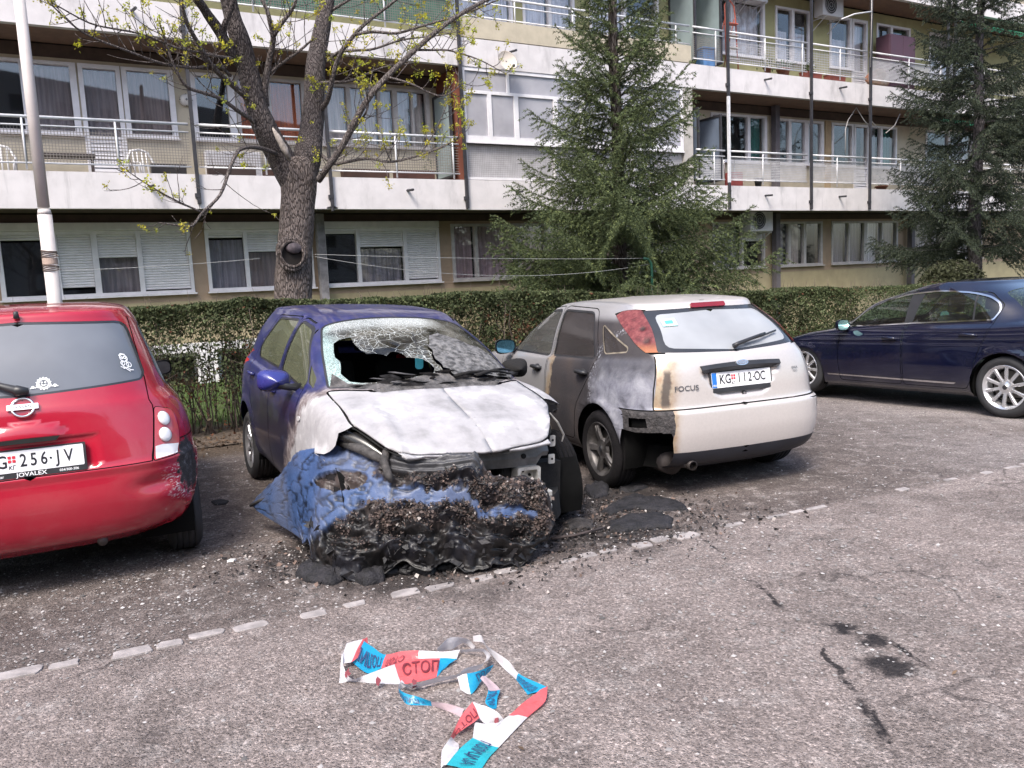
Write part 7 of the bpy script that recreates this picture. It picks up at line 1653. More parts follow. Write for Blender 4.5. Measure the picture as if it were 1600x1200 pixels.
def build_micra():
    x, y, a = MICRA_Q
    root = empty('red_hatchback', (x, y, 0), a, 'red rounded hatchback seen from the rear, bumper corner melted black', 'car')
    t = NT('red_paint'); c = t.coord(); cx, cy, cz = t.xyz(c); n1 = t.noise(c, 3, 6, .65); n2 = t.noise(c, 24, 6, .7); n3 = t.noise(t.map(c, (30, 30, 90), rot=(.3, .5, .2)), 1, 4, .7)
    red = t.mix(t.math('MULTIPLY', t.rng(n1, .4, .8), .12), (.37, .009, .028), (.45, .20, .18))
    # bumper corner: molten black patch with pale scuffs around it
    w_ = t.math('MULTIPLY', t.math('SUBTRACT', n2, .5), .16)
    low = t.math('MULTIPLY', t.rng(cx, .60, .66), t.rng(cy, -.62, -.1, 1, 1))
    d = t.math('ADD', t.dist(t.map(c, (1.0, .62, .60)), (.80, -.36 * .62, .625 * .60)), w_)
    pt = t.math('MULTIPLY', t.rng(d, .085, .10, 1, 0), t.math('MULTIPLY', t.rng(cz, .775, .785, 1, 0), t.rng(cx, .3, .31)))
    sc_ = t.math('MULTIPLY', t.math('MULTIPLY', t.rng(d, .10, .22, 1, 0), t.rng(n3, .52, .60)), t.math('MULTIPLY', t.rng(cz, .40, .46), t.rng(cz, .62, .66, 1, 0)))
    sc_ = t.math('MULTIPLY', sc_, t.rng(cx, .45, .5))
    col = t.mix(sc_, red, (.75, .60, .58)); col = t.mix(pt, col, t.ramp(n2, [(.35, (.008, .008, .01)), (.55, (.03, .03, .035)), (.68, (.20, .20, .22))]))
    t.bump(t.math('ADD', t.math('MULTIPLY', pt, n2), t.math('MULTIPLY', t.noise(c, 120, 2, .5), .01)), .8, .012)
    RED = t.done(col, t.mix(pt, (.22, .22, .22), (.45, .45, .45)), 0, t.mix(pt, (.9, .9, .9), (0, 0, 0)))
    GL = glass('red_car_glass', (.5, .58, .60), .45, .02, .34, (.40, .43, .49))  # grey film paints a soft sky reflection onto the glass
    def disp(P, N):
        d = np.zeros(len(P)); b = P[:, 1] < -.3; ax = np.abs(P[:, 0])
        for yw in (0, 2.43):
            r = np.hypot(P[:, 1] - yw, P[:, 2] - .30); d += (N[:, 0] > .3) * .014 * np.exp(-((r - .35) / .035) ** 2)
        ins = np.clip((.335 - ax) / .03, 0, 1) * np.clip((P[:, 2] - .70) / .02, 0, 1) * np.clip((.895 - P[:, 2]) / .03, 0, 1); d -= b * ins * ins * (3 - 2 * ins) * .02
        hb = np.clip(1 - ((P[:, 0] / .19) ** 2 + ((P[:, 2] - .90) / .085) ** 2), 0, 1) * (P[:, 2] > .90); d += b * np.sqrt(hb) * .028      # handle hood
        d += b * .012 * np.exp(-((P[:, 2] - .685 + .03 * 0) / .02) ** 2)                                                              # bumper ledge
        dn = np.exp(-(((P[:, 0] - .62) / .12) ** 2 + ((P[:, 2] - .56) / .05) ** 2)); d -= b * dn * .03                                 # dent
        return d
    sk = Skin(micra_rings(), disp); globals()['SK'] = sk
    glassp = roundpoly([(0, 1.128), (.585, 1.152), (.60, 1.18), (.53, 1.475), (0, 1.50)], [0, .03, .04, .05, 0])
    tgate = [(0, .70), (.590, .695), (.607, .77), (.628, .95), (.628, .995), (.612, 1.03), (.604, 1.15), (.55, 1.51), (0, 1.535)]
    lampp = roundpoly([(.636, .985), (.735, .950), (.757, .86), (.757, .78), (.735, .70), (.602, .692), (.614, .77), (.632, .93)], [.02, .03, .03, .03, .025, .01, .02, .02])
    fwin = roundpoly([(1.78, 1.02), (1.25, 1.47), (.42, 1.48), (.42, 1.05)], .05)
    rwin = roundpoly([(.38, 1.05), (.38, 1.48), (.05, 1.44), (-.12, 1.16), (-.08, 1.09)], .05)
    fdoor = roundpoly([(1.82, .32), (1.84, .98), (1.28, 1.51), (.40, 1.52), (.38, .95), (.42, .32)], .05)
    wind = roundpoly([(0, 2.18), (.42, 2.12), (.645, 1.82), (.53, 1.42), (0, 1.44)], [0, .15, .05, .06, 0])
    regs = [dict(name='wheel_opening', proj='S', poly=arch(0, .30, .335), drop=True), dict(name='wheel_opening', proj='S', poly=arch(2.43, .30, .335), drop=True),
            dict(name='rear_window', proj='R', poly=glassp, push=.003), dict(name='rear_window_band', proj='R', poly=offset(glassp, .012), push=.001),
            dict(name='tail_light', proj='R', poly=lampp, split=True, push=-.004), dict(name='tail_light_gap', split=True, proj='R', poly=offset(lampp, .005), push=.006),
            dict(name='panel_gap', proj='R', poly=[(p[0] + (.006 if p[0] > .01 else 0), p[1] - (.006 if p[1] < .8 else 0)) for p in tgate], hole=tgate, push=.008),
            dict(name='tailgate', proj='R', poly=tgate),
            dict(name='panel_gap', proj='R', poly=[(.755, .784), (.95, .784), (.95, .776), (.755, .776)], push=.006),
            dict(name='rear_bumper', proj='R', poly=[(0, .1), (.95, .1), (.95, .78), (.757, .78), (.735, .695), (.60, .689), (0, .694)]), dict(name='rear_bumper', proj='S', poly=[(-.28, .1), (-.7, .1), (-.7, .778), (-.20, .778), (-.30, .62)]),
            dict(name='front_door_window', proj='S', poly=fwin, split=True, push=.006), dict(name='rear_side_window', proj='S', poly=rwin, split=True, push=.006), dict(name='window_seal', proj='S', poly=offset(fwin, .014), split=True), dict(name='window_seal', proj='S', poly=offset(rwin, .014), split=True),
            dict(name='panel_gap', proj='S', poly=fdoor, hole=offset(fdoor, -.007), push=.008), dict(name='front_door', proj='S', poly=fdoor, split=True),
            dict(name='windscreen', proj='T', poly=wind, push=.004), dict(name='windscreen_seal', proj='T', poly=offset(wind, .018)),
            dict(name='headlight', proj='T', poly=roundpoly([(.48, 2.62), (.66, 2.48), (.68, 2.66), (.55, 2.78)], .05), split=True)]
    LENS = sm('pink_lens', (.50, .06, .07), .12, var=.12, coat=.8)
    mats = dict(body=RED, rear_window=GL, rear_window_band=sm('glass_frit', (.035, .037, .042), .12, var=.1), tail_light=LENS, tail_light_gap=SEAM, panel_gap=SEAM, tailgate=RED, rear_bumper=RED, front_door_window=GL, rear_side_window=GL, window_seal=BLACKPL,
                front_door=RED, windscreen=GL, windscreen_seal=BLACKPL, headlight=sm('lamp_lens', (.55, .57, .6), .1, .3))
    o = add_skin(root, sk, regs, mats)
    floorpan(root, sk, .235); wells(root, [(0, .30), (2.43, .30)], .335, .50, .80); cabin(root, 1.50, 1.05, .12, .66, .36)
    AL = sm('alloy', (.45, .45, .46), .35, .8, .15)
    for sx in (-1, 1):
        for yw in (0, 2.43): wheel(root, sx * .755, yw, .292, .19, .185, 'cover', AL, RUB)
    # lamps: two round white units over a white wedge
    WH = sm('white_lens', (.80, .78, .78), .15, var=.06, coat=.7)
    for q in o['tail_light']:
        sx = 1 if q.data.vertices[0].co.x > 0 else -1
        for zz, xx in ((.912, .680), (.822, .678)):
            M = onto(sk, 'R', sx * xx, zz, .006)
            b = MB().lathe([(0, .012), (.022, .011), (.038, .007), (.043, .0), (.043, -.02)], 24, 'z'); b.xf(M); b.build('round_lamp', WH, q, True)
            b = MB().lathe([(.043, -.01), (.0465, .002), (.048, -.01)], 24, 'z'); b.xf(M); b.build('lamp_ring', sm('lamp_ring', (.45, .10, .11), .2), q, True)
        P_ = [(.612, .699), (.730, .706), (.745, .755), (.66, .772), (.618, .768)]
        b = MB(); b.add([onto(sk, 'R', sx * p, z_, .007).translation for p, z_ in refine(P_, .02)], [tuple(range(len(refine(P_, .02))))[::sx]]); b.build('white_wedge', WH, q)
    tg = o['tailgate'][0]
    M = onto(sk, 'R', 0, .79, .016); pl = serb_plate(tg, root, M, 'KG', '256', 'JV', holder=.030)
    T = M @ Matrix.Translation((0, 0, .0135)); W_ = sm('plate_white', (.78, .78, .80), .35)
    plate_text(root, pl, T, [('JOVALEX', .01, -.0725, .030, 1.15, 'lettering', W_), ('auto centar', -.16, -.0725, .020, .95, 'lettering', W_), ('034/300-306', .185, -.0725, .018, 1.0, 'lettering', W_)], None)
    # round badge with a bar
    M = onto(sk, 'R', 0, 1.062, .004); b = MB(); n = 40
    b.lathe([(.044, .0), (.046, .009), (.054, .011), (.058, .006), (.058, .0)], n, 'z'); b.xf(M); bo = b.build('badge', CHROME, tg, True)
    b = MB().prism(rrect(-.073, .073, -.0155, .0155, .003), 0, .014, 'z'); b.xf(M); b.build('badge_bar', CHROME, tg)
    plate_text(root, tg, M @ Matrix.Translation((0, 0, .0148)), [('NISSAN', 0, 0, .021, 1.2, 'lettering', BLACKPL)], None)
    # dark strip painting the shade under the handle, antenna foot, wiper, mirror
    b = MB(); b.prism([(-.16, -.004), (.16, -.004), (.14, -.028), (-.14, -.028)], -.01, .004, 'z'); b.xf(onto(sk, 'R', 0, .902, .012)); b.build('handle_shade', SEAM, tg)
    p = [onto(sk, 'R', xx, zz, lf).translation for xx, zz, lf in ((-.0, 1.145, .012), (-.03, 1.15, .03), (-.15, 1.20, .03), (-.42, 1.26, .02))]
    MB().tube([(.035, p[0].y - .03, 1.15), p[0] + Vector((-.02, -.02, .002)), p[1], p[2], p[3]], [.016, .03, .022, .013, .008], 8).build('rear_wiper', BLACKPL, tg, True)
    MB().tube([(0, -.30, 1.535), (0, -.31, 1.57)], [.016, .011], 8).build('aerial_stub', BLACKPL, root, True)
    for sx in (-1, 1): mirror_cap(root, sx * .70, 1.78, 1.04, sx, RED if sx < 0 else BLACKPL, BLACKPL, .85)
    # two white outline stickers inside the rear window
    def sticker(nm, lines, cx, cz, sc, lab):
        M = onto(sk, 'R', cx, cz, .002); b = MB()
        for L in lines:
            L = [(u * sc, v * sc) for u, v in L]; S_ = strip(L, .0055)
            k = len(L)
            for j in range(k - 1): b.add([(S_[q][0], S_[q][1], 0) for q in (j, j + 1, 2 * k - 2 - j, 2 * k - 1 - j)], [(0, 1, 2, 3)] )
        b.xf(M); s_ = b.build(nm, sm('sticker_white', (.85, .85, .86), .6), tg); s_['label'] = lab; s_['kind'] = 'stuff'
    ci = lambda x0, y0, r, a0=0, a1=6.2832, n=18: [(x0 + r * math.cos(q), y0 + r * math.sin(q)) for q in np.linspace(a0, a1, n)]
    sun = [ci(0, 0, .45), [((.55 + .14 * (k % 2)) * math.cos(k * .224), (.55 + .14 * (k % 2)) * math.sin(k * .224)) for k in range(29)], ci(-.16, .12, .05, n=8), ci(.16, .12, .05, n=8), ci(0, .05, .25, 3.6, 5.8, 10), [(-1.25, -.45), (-.95, -.32), (-.8, -.42), (-.6, -.3)], [(.6, -.3), (.85, -.35), (1.0, -.28), (1.3, -.4)], ci(1.0, -.30, .12, n=10), ci(-1.0, -.33, .10, n=10)]
    sticker('sun_sticker', sun, .105, 1.178, .052, 'white outline sticker of a smiling sun')
    doo = [ci(0, .5, .38), ci(-.1, -.15, .33), ci(.25, -.2, .25), ci(-.32, .0, .2), [(-.5, -.55), (-.1, -.45), (.2, -.75), (.5, -.8)], [(-.7, -.3), (-.3, -.5), (.1, -.9)], ci(.15, .55, .12), ci(-.15, .55, .1), [(-.3, .3), (0, .15), (.3, .35)], [(-.4, .8), (-.1, 1.0), (.3, .85)]]
    sticker('scrawl_sticker', doo, .515, 1.245, .062, 'white outline sticker of looping scrawls')
    MB().tube([(.30, -.35, .27), (.30, -.50, .26)], .028, 12).build('exhaust_pipe', sm('exhaust_steel', (.12, .10, .095), .55, .6, .4), root, True)
    return root
# ------------------------------------------------------------------ melted bumper, debris, barrier tape, posts and balcony things
def atY(px, py, Y):
    r = CF + CR * ((px - 800) / 1250) - CU * ((py - 600) / 1250); return Vector((0, 0, CAMH)) + r * (Y / r.y)
def gnd(px, py, z=0.0):
    r = CF + CR * ((px - 800) / 1250) - CU * ((py - 600) / 1250); return Vector((0, 0, CAMH)) + r * ((z - CAMH) / r.z)

def build_heap():
    cols = [((392, 788, 5.32), (400, 797, 5.26)), ((440, 737, 5.06), (446, 826, 4.98)), ((472, 704, 4.86), (478, 850, 4.60)), ((520, 697, 4.68), (500, 893, 4.34)), ((565, 700, 4.58), (545, 903, 4.27)), ((600, 703, 4.50), (585, 902, 4.27)),
            ((655, 714, 4.42), (625, 880, 4.29)), ((705, 710, 4.42), (665, 888, 4.27)), ((742, 706, 4.44), (700, 872, 4.30)), ((765, 738, 4.46), (750, 885, 4.30)), ((850, 752, 4.62), (812, 872, 4.38)), ((868, 818, 4.58), (856, 850, 4.47))]
    nu, nv = 190, 90; k = np.arange(len(cols)); u = np.linspace(0, len(cols) - 1, nu)
    T = np.array([atY(*c[0])[:] for c in cols]); B = np.array([atY(*c[1])[:] for c in cols]); B[:, 2] = np.maximum(B[:, 2], .012)
    Tu = np.stack([pchip(k, T[:, j], u) for j in range(3)], 1); Bu = np.stack([pchip(k, B[:, j], u) for j in range(3)], 1)
    v = np.linspace(0, 1, nv); P = Tu[:, None] * (1 - v)[None, :, None] + Bu[:, None] * v[None, :, None]
    U, V = np.meshgrid(u, v, indexing='ij')
    edge = np.clip(np.minimum(np.minimum(U / .6, (11 - U) / .5), np.minimum(V / .10, (1 - V) / .08)), 0, 1)
    bulge = .045 * np.sin(np.pi * V ** .8) * np.clip(U / 2, 0, 1)
    P[..., 1] -= bulge; P[..., 2] += .04 * np.sin(np.pi * V) * np.clip(U / 2, 0, 1)
    Q = P.reshape(-1, 3); 
    # blue skin still in one piece: flap on the left and a band across
    d2 = np.array([0, -.8, .6]); n1 = fnoise(Q * 3.2, 1, 3); n2 = fnoise(Q * 11, 2, 4); n3 = fnoise(Q * 38, 3, 3)
    uu, vv = np.interp(U.ravel(), np.arange(12), [0, 1, 2, 2.8, 3.4, 4, 5, 5.5, 6, 7, 8, 9]), V.ravel(); w_ = .10 * n2 + .07 * n3
    blue = np.clip((3.95 - uu + 1.2 * w_) / .12, 0, 1) * np.clip((1.12 - .34 * np.clip(uu - 1.75, 0, 3) - vv + w_ * .9) / .05, 0, 1)
    band = np.clip((.118 - .012 * (uu - 4) - np.abs(vv - (.37 + .034 * (uu - 4)) + .85 * w_)) / .03, 0, 1) * np.clip((uu - 3.6) / .2, 0, 1) * np.clip((8.0 - uu + 3 * w_) / .3, 0, 1)
    band2 = np.clip((.06 - np.abs(vv - .47 + .6 * w_)) / .03, 0, 1) * np.clip((uu - 6.9) / .2, 0, 1) * np.clip((8.4 - uu) / .2, 0, 1)
    slit = np.clip(1 - (((uu - 3.05) / .62) ** 2 + ((vv - .30 + .06 * (uu - 3)) / .085) ** 2), 0, 1) > .02       # lamp opening in the flap
    blue = np.maximum(np.maximum(blue, band), band2) * (~slit)
    # creases
    cr = np.abs(fnoise(Q * np.array([5, 5, 9]) + 3, 7, 3)); cr2 = np.abs(fnoise(Q * np.array([9, 9, 14]) + 31, 17, 2)); crease = np.maximum(np.exp(-(cr / .03) ** 2), .7 * np.exp(-(cr2 / .03) ** 2))
    rdg = 1 - 2 * np.abs(fnoise(np.stack([uu * 1.1 + 2 * n1, vv * 9 + 1.5 * n1, uu * 0], 1), 27, 3)) * 2.2
    chars = 1 - blue; disp = .030 * n1 + chars * (.085 * n2 + .014 * n3 + .020 * rdg) + blue * (.006 * n2 - .014 * crease) - .035 * slit
    roll = np.exp(-((vv - .80 - .03 * np.sin(uu * 2.2)) / .07) ** 2) * (uu > 1.8); disp += roll * (.05 * fnoise(Q * 5, 11, 3)) - .05 * np.clip((vv - .88) / .12, 0, 1) * (uu > 1.8)
    panel = (uu > 4.15) & (uu < 6.4) & (vv < .17); disp = np.where(panel, .25 * disp + .012 * np.sin(vv * 90), disp)
    hole = np.exp(-(((uu - 7.1) / .35) ** 2 + ((vv - .34) / .07) ** 2)); disp -= .10 * hole
    nrm = np.array([.12, -.80, .58]); Q = Q + nrm * (disp * edge.ravel())[:, None]
    rag = fnoise(np.stack([uu * 2.4, uu * 0, uu * 0], 1), 14, 4); Q[:, 2] += np.where((vv > .93), .05 * rag - .005, 0) * (uu > 1.8); Q[:, 2] = np.maximum(Q[:, 2], .006 + gz(Q[:, 0], Q[:, 1]))
    Q[:, 1] += .045 * rag * np.clip((vv - .7) / .3, 0, 1) * (uu > 1.8); top = (vv < .04); Q[:, 2] += top * .02 * fnoise(np.stack([uu * 9, uu * 0, uu * 0], 1), 15, 3)
    g = np.random.default_rng(2)
    cb = np.array([.040, .078, .185]); cb = cb * (1 + .35 * n2[:, None]) * (1 - .95 * np.maximum(np.exp(-(cr / .05) ** 2), .8 * np.exp(-(cr2 / .06) ** 2))[:, None]); dusty = np.clip(.35 + 1.4 * n1, 0, .75)[:, None]; cb = cb * (1 - dusty * .55) + np.array([.14, .15, .20]) * dusty * .55
    ash = np.clip(.35 + 1.5 * n1 + .9 * n3 - .5 * (vv > .6), 0, 1)[:, None]; cc = np.array([.012, .011, .012]) * (1 - ash) + np.array([.075, .058, .052]) * ash
    lowb = np.clip((vv - .60 - .2 * n1) / .15, 0, 1)[:, None]; cc = cc * (1 - lowb * .55); gl_ = np.clip((n1 + .5 * n2 - .12) / .1, 0, 1)[:, None]; cc = cc * (1 - gl_) + gl_ * np.array([.010, .010, .014]); cc = np.where(panel[:, None], np.array([.055, .055, .060]) * (1 + .3 * n3[:, None]), cc); cc = np.where(slit[:, None], np.array([.05, .038, .034]) * (1 + .5 * n3[:, None]), cc)
    col = cb * blue[:, None] + cc * chars[:, None]
    I = np.arange(nu * nv).reshape(nu, nv); F = np.stack([I[:-1, :-1], I[:-1, 1:], I[1:, 1:], I[1:, :-1]], -1).reshape(-1, 4)
    t = NT('melted_skin'); c = t.attr('tint'); o_ = t.coord(); nn = t.noise(o_, 60, 5, .7); t.bump(nn, .45, .006)
    t.done(t.mix(.35, c, t.ramp(nn, [(.3, .5), (.7, 1.5)]), 'MULTIPLY'), t.rng(nn, .3, .7, .28, .6), 0, 0, .5)
    org = Vector(Q.mean(0)); org.z = 0; root = empty('melted_bumper', org, 0, 'crumpled blue and charred black melted bumper slumped in front of the burnt car', 'bumper')
    o = link('bumper_skin', np_mesh('bumper_skin', Q - np.array(org), F, t.m, True, None, col), root); sd = o.modifiers.new('thick', 'SOLIDIFY'); sd.thickness = .008; sd.offset = -1
    # flakes of burnt paint, glass and ash lying on it
    w8 = chars * (edge.ravel() > .3) * np.clip(.15 + np.exp(-(((uu - 7.2) / 1.5) ** 2 + ((vv - .26) / .25) ** 2)) * 1.3 + np.exp(-(((uu - 4.0) / 1.6) ** 2 + ((vv - .62) / .13) ** 2)) * .8, 0, 1) * (~panel) * np.clip((.86 - vv) / .2, .12, 1)
    w8 = w8 * np.clip(.5 + 2.6 * fnoise(Q * 7, 41, 3), .03, 1.5)
    pick = g.choice(len(Q), 9000, p=w8 / w8.sum()); C = Q[pick] - np.array(org) + g.normal(size=(9000, 3)) * .006 + nrm * .006
    Vq, Fq = leaf_quads(C, np.minimum(g.gamma(1.3, .0030, 9000) + .0012, .017), g, 0, .75, np.tile(nrm * .6, (9000, 1))); cl = g.choice(5, 9000, p=[.44, .28, .11, .04, .13]); pal = np.array([[.07, .05, .045], [.085, .063, .055], [.17, .122, .105], [.33, .30, .285], [.02, .02, .02]])
    tm = NT('ash_flake'); tm.done(tm.attr('tint'), .8); q = link('ash_flakes', np_mesh('ash_flakes', Vq, Fq, tm.m, False, None, np.repeat(pal[cl] * g.uniform(.7, 1.2, (9000, 1)), 4, 0)), root); q['kind'] = 'stuff'
    fl = MB(); rf = random.Random(12)
    for k_ in range(150):
        j = int(g.choice(len(Q), p=w8 / w8.sum())) if k_ < 70 else int((rf.uniform(.22, .985) * (nu - 1))) * nv + int(rf.uniform(.72, .99) * (nv - 1))
        c0 = Vector(Q[j]) - org + Vector((0, -.004, .006)); a_ = Vector((rf.gauss(0, 1), rf.gauss(-.3, .5), rf.gauss(.1, .6))).normalized() * rf.uniform(.015, .055); b_ = Vector((rf.gauss(0, .5), rf.gauss(-.6, .5), rf.gauss(.3, .6))).normalized() * rf.uniform(.012, .035); n_ = a_.cross(b_).normalized() * .003
        P4 = [c0 - a_, c0 + b_ * rf.uniform(.5, 1), c0 + a_ * rf.uniform(.6, 1), c0 + a_ * .2 - b_]; zmin = .004 - 0; P4 = [Vector((p.x, p.y, max(p.z, zmin))) for p in P4]
        fl.add([tuple(p) for p in P4] + [tuple(p + n_) for p in P4], [(0, 1, 2, 3), (7, 6, 5, 4)] + [(q, q + 4, (q + 1) % 4 + 4, (q + 1) % 4) for q in range(4)])
    q = fl.build('torn_flaps', sm('torn_black', (.014, .013, .015), .55, var=.6, scale=25, bump=.6, bscale=70, bdist=.006), root); q['kind'] = 'stuff'
    # drips and lumps of molten plastic along the lower edge
    lumps = MB(); r = random.Random(9)
    for k_ in range(15):
        uq = r.uniform(2.0, 8.8); j = int(uq / 9 * (nu - 1)); c0 = Vector(Bu[j]) - org + Vector((0, .10, 0)); c0.z = .02; s_ = r.uniform(.02, .075); bm = bmesh.new(); bmesh.ops.create_icosphere(bm, subdivisions=2, radius=1)
        A = np.array([v_.co[:] for v_ in bm.verts]); A = A * (1 + .35 * fnoise(A * 1.7 + k_, k_, 2))[:, None] * np.array([s_ * r.uniform(.8, 1.8), s_ * r.uniform(.7, 1.3), s_ * r.uniform(.3, .7)]); bm.verts.index_update()
        lumps.add([tuple(a + np.array(c0) + np.array([0, r.uniform(-.02, .05), 0])) for a in A], [[v_.index for v_ in f.verts] for f in bm.faces]); bm.free()
    q = lumps.build('molten_lumps', sm('molten_black', (.012, .011, .012), .45, var=.5, scale=25, bump=.8, bscale=60, bdist=.01), root, True); q['kind'] = 'stuff'
    # crumpled rib between flap and panel, and folded rim along the left edge
    m_ = MB(); pts = [atY(604, 703, 4.46), atY(600, 722, 4.40), atY(608, 745, 4.34), atY(613, 752, 4.34)]; m_.tube([p - org for p in pts], [.022, .026, .022, .012], 8)
    pts = [atY(x_, y_, Y_) - org for x_, y_, Y_ in ((535, 693, 4.62), (560, 700, 4.52), (585, 712, 4.46), (604, 722, 4.42))]; m_.tube(pts, [.02, .03, .03, .02], 8); m_.build('folded_rib', sm('molten_grey', (.05, .046, .045), .8, var=.5, scale=25, bump=.8, bscale=60, bdist=.01), root, True)
    m_ = MB(); pts = [atY(392, 790, 5.31), atY(415, 778, 5.20), atY(443, 762, 5.08)]; m_.tube([p - org for p in pts], [.012, .014, .008], 6); m_.build('folded_edge', sm('molten_grey', (.05, .046, .045), .8), root, True)
    return root

def slab_piece(name, px, label, h=.03, seed=0, color=(.014, .013, .016), z0=.0):
    """charred sheet lying on the ground: ragged outline, lumpy top"""
    pts = [gnd(a, b) for a, b in px]; c = sum(pts, Vector()) / len(pts); c.z = float(gz(c.x, c.y)); g = np.random.default_rng(seed)
    P2 = np.array([[p.x - c.x, p.y - c.y] for p in pts]); P2 = np.array(refine([tuple(q) for q in P2], .02)); ang = np.arctan2(P2[:, 1], P2[:, 0]); P2 = P2 * (1 + .08 * fnoise(np.stack([P2[:, 0] * 25, P2[:, 1] * 25, P2[:, 0] * 0 + seed], 1), seed, 3))[:, None]
    rings = [(1.0, -.005), (1.0, .3), (.93, .75), (.78, 1), (.55, .95), (.3, 1.05), (.1, 1)]; n = len(P2); V = []; 
    for s_, zz in rings:
        q = P2 * s_; nz = fnoise(np.stack([q[:, 0] * 14, q[:, 1] * 14, q[:, 0] * 0], 1), seed + 1, 4); V += [(q[k, 0], q[k, 1], (zz * h * (1 + .9 * nz[k]) if zz > 0 else -.004)) for k in range(n)]
    F = [(j * n + k, j * n + (k + 1) % n, (j + 1) * n + (k + 1) % n, (j + 1) * n + k) for j in range(len(rings) - 1) for k in range(n)] + [tuple((len(rings) - 1) * n + k for k in range(n))]
    o = link(name, mesh(name, V, F, sm('char_%d' % seed, color, .75, var=.6, scale=18, bump=1.0, bscale=55, bdist=.015), True)); o.location = (c.x, c.y, c.z); return tag(o, label, 'debris', 'charred scraps on the ground')

def build_debris():
    slab_piece('charred_sheet', [(950, 818), (985, 808), (1035, 806), (1052, 812), (1050, 826), (1010, 828), (975, 832), (952, 830)], 'flat charred sheet on the ground nearest the pale stones', .03, 1)
    slab_piece('charred_sheet', [(940, 800), (965, 785), (985, 775), (1020, 778), (1062, 786), (1075, 798), (1030, 800), (990, 797), (955, 806)], 'larger flat charred sheet behind the silver car wheel', .028, 2)
    slab_piece('charred_lump', [(470, 890), (500, 880), (530, 884), (540, 905), (520, 916), (480, 910), (462, 902)], 'black molten lump at the left foot of the melted bumper', .06, 8)
    slab_piece('charred_lump', [(545, 905), (575, 894), (605, 898), (600, 910), (570, 916)], 'rounded black lump at the middle foot of the melted bumper', .05, 9)
    slab_piece('charred_lump', [(912, 768), (930, 757), (952, 760), (950, 776), (925, 780)], 'small charred lump beside the burnt rear tyre', .045, 3)
    slab_piece('charred_lump', [(878, 818), (900, 812), (930, 815), (925, 826), (890, 828)], 'thin charred scrap at the end of a dark rod', .02, 4, (.03, .026, .026))
    slab_piece('charred_lump', [(330, 784), (345, 781), (358, 783), (352, 788), (336, 789)], 'small flat black scrap beside the red car', .01, 5)
    slab_piece('molten_puddle', [(850, 775), (872, 762), (880, 790), (872, 812), (855, 818)], 'dark molten puddle under the burnt front tyre', .03, 6)
    slab_piece('burnt_rubber_scrap', [(965, 760), (1000, 752), (1012, 762), (990, 770), (968, 770)], 'black rubber residue under the burnt rear wheel', .025, 7)
    p = [gnd(a, b, .02) for a, b in ((862, 842), (900, 836), (945, 824))]; o = MB().tube(p, [.012, .010, .008], 6).build('metal_rod', sm('rusty_rod', (.06, .045, .042), .8, var=.4), None, True); tag(o, 'thin dark rod lying between the melted bumper and the charred sheets', 'rod')
    # scattered ash and crumbs round the burnt cars
    g = np.random.default_rng(6); n = 6500; c = np.array([[-.3, 4.55], [.35, 4.95], [.75, 5.2], [-1.1, 4.7], [.2, 5.6]]); k = g.integers(0, 5, n); P = np.concatenate([c[k] + g.normal(size=(n, 2)) * np.array([.42, .25]), np.zeros((n, 1))], 1); P[:, 2] = gz(P[:, 0], P[:, 1]) + g.uniform(.006, .014, n)
    V, F = leaf_quads(P, np.minimum(g.gamma(2, .0035, n) + .002, .022), g, 1.5, .7); pal = np.array([[.02, .018, .018], [.05, .04, .037], [.16, .11, .09], [.40, .36, .34]]); col = pal[g.choice(4, n, p=[.5, .28, .15, .07])]
    tm = NT('ground_ash'); tm.done(tm.attr('tint'), .85); tag(link('debris_crumbs', np_mesh('debris_crumbs', V, F, tm.m, False, None, np.repeat(col, 4, 0))), 'burnt crumbs strewn round the two burnt cars', 'debris', kind='stuff')
    for k_, (a, b) in enumerate(((690, 869), (362, 878), (960, 712))):
        p = gnd(a, b); s_ = .014; m_ = MB().prism([(-s_ * 1.6, -s_), (s_ * 1.2, -s_ * .7), (s_ * 1.7, s_ * .8), (-s_ * .8, s_)], 0, .012, 'z'); o = m_.build('white_scrap', sm('white_scrap', (.75, .74, .72), .7)); o.location = (p.x, p.y - (.03 if k_ == 0 else 0), float(gz(p.x, p.y)) + (.035 if k_ == 0 else .004)); tag(o, ['tiny white scrap at the foot of the melted bumper', 'tiny pale chip on the dark ground left of the melted bumper', 'tiny pale chip under the silver car by its front tyre'][k_], 'scrap')

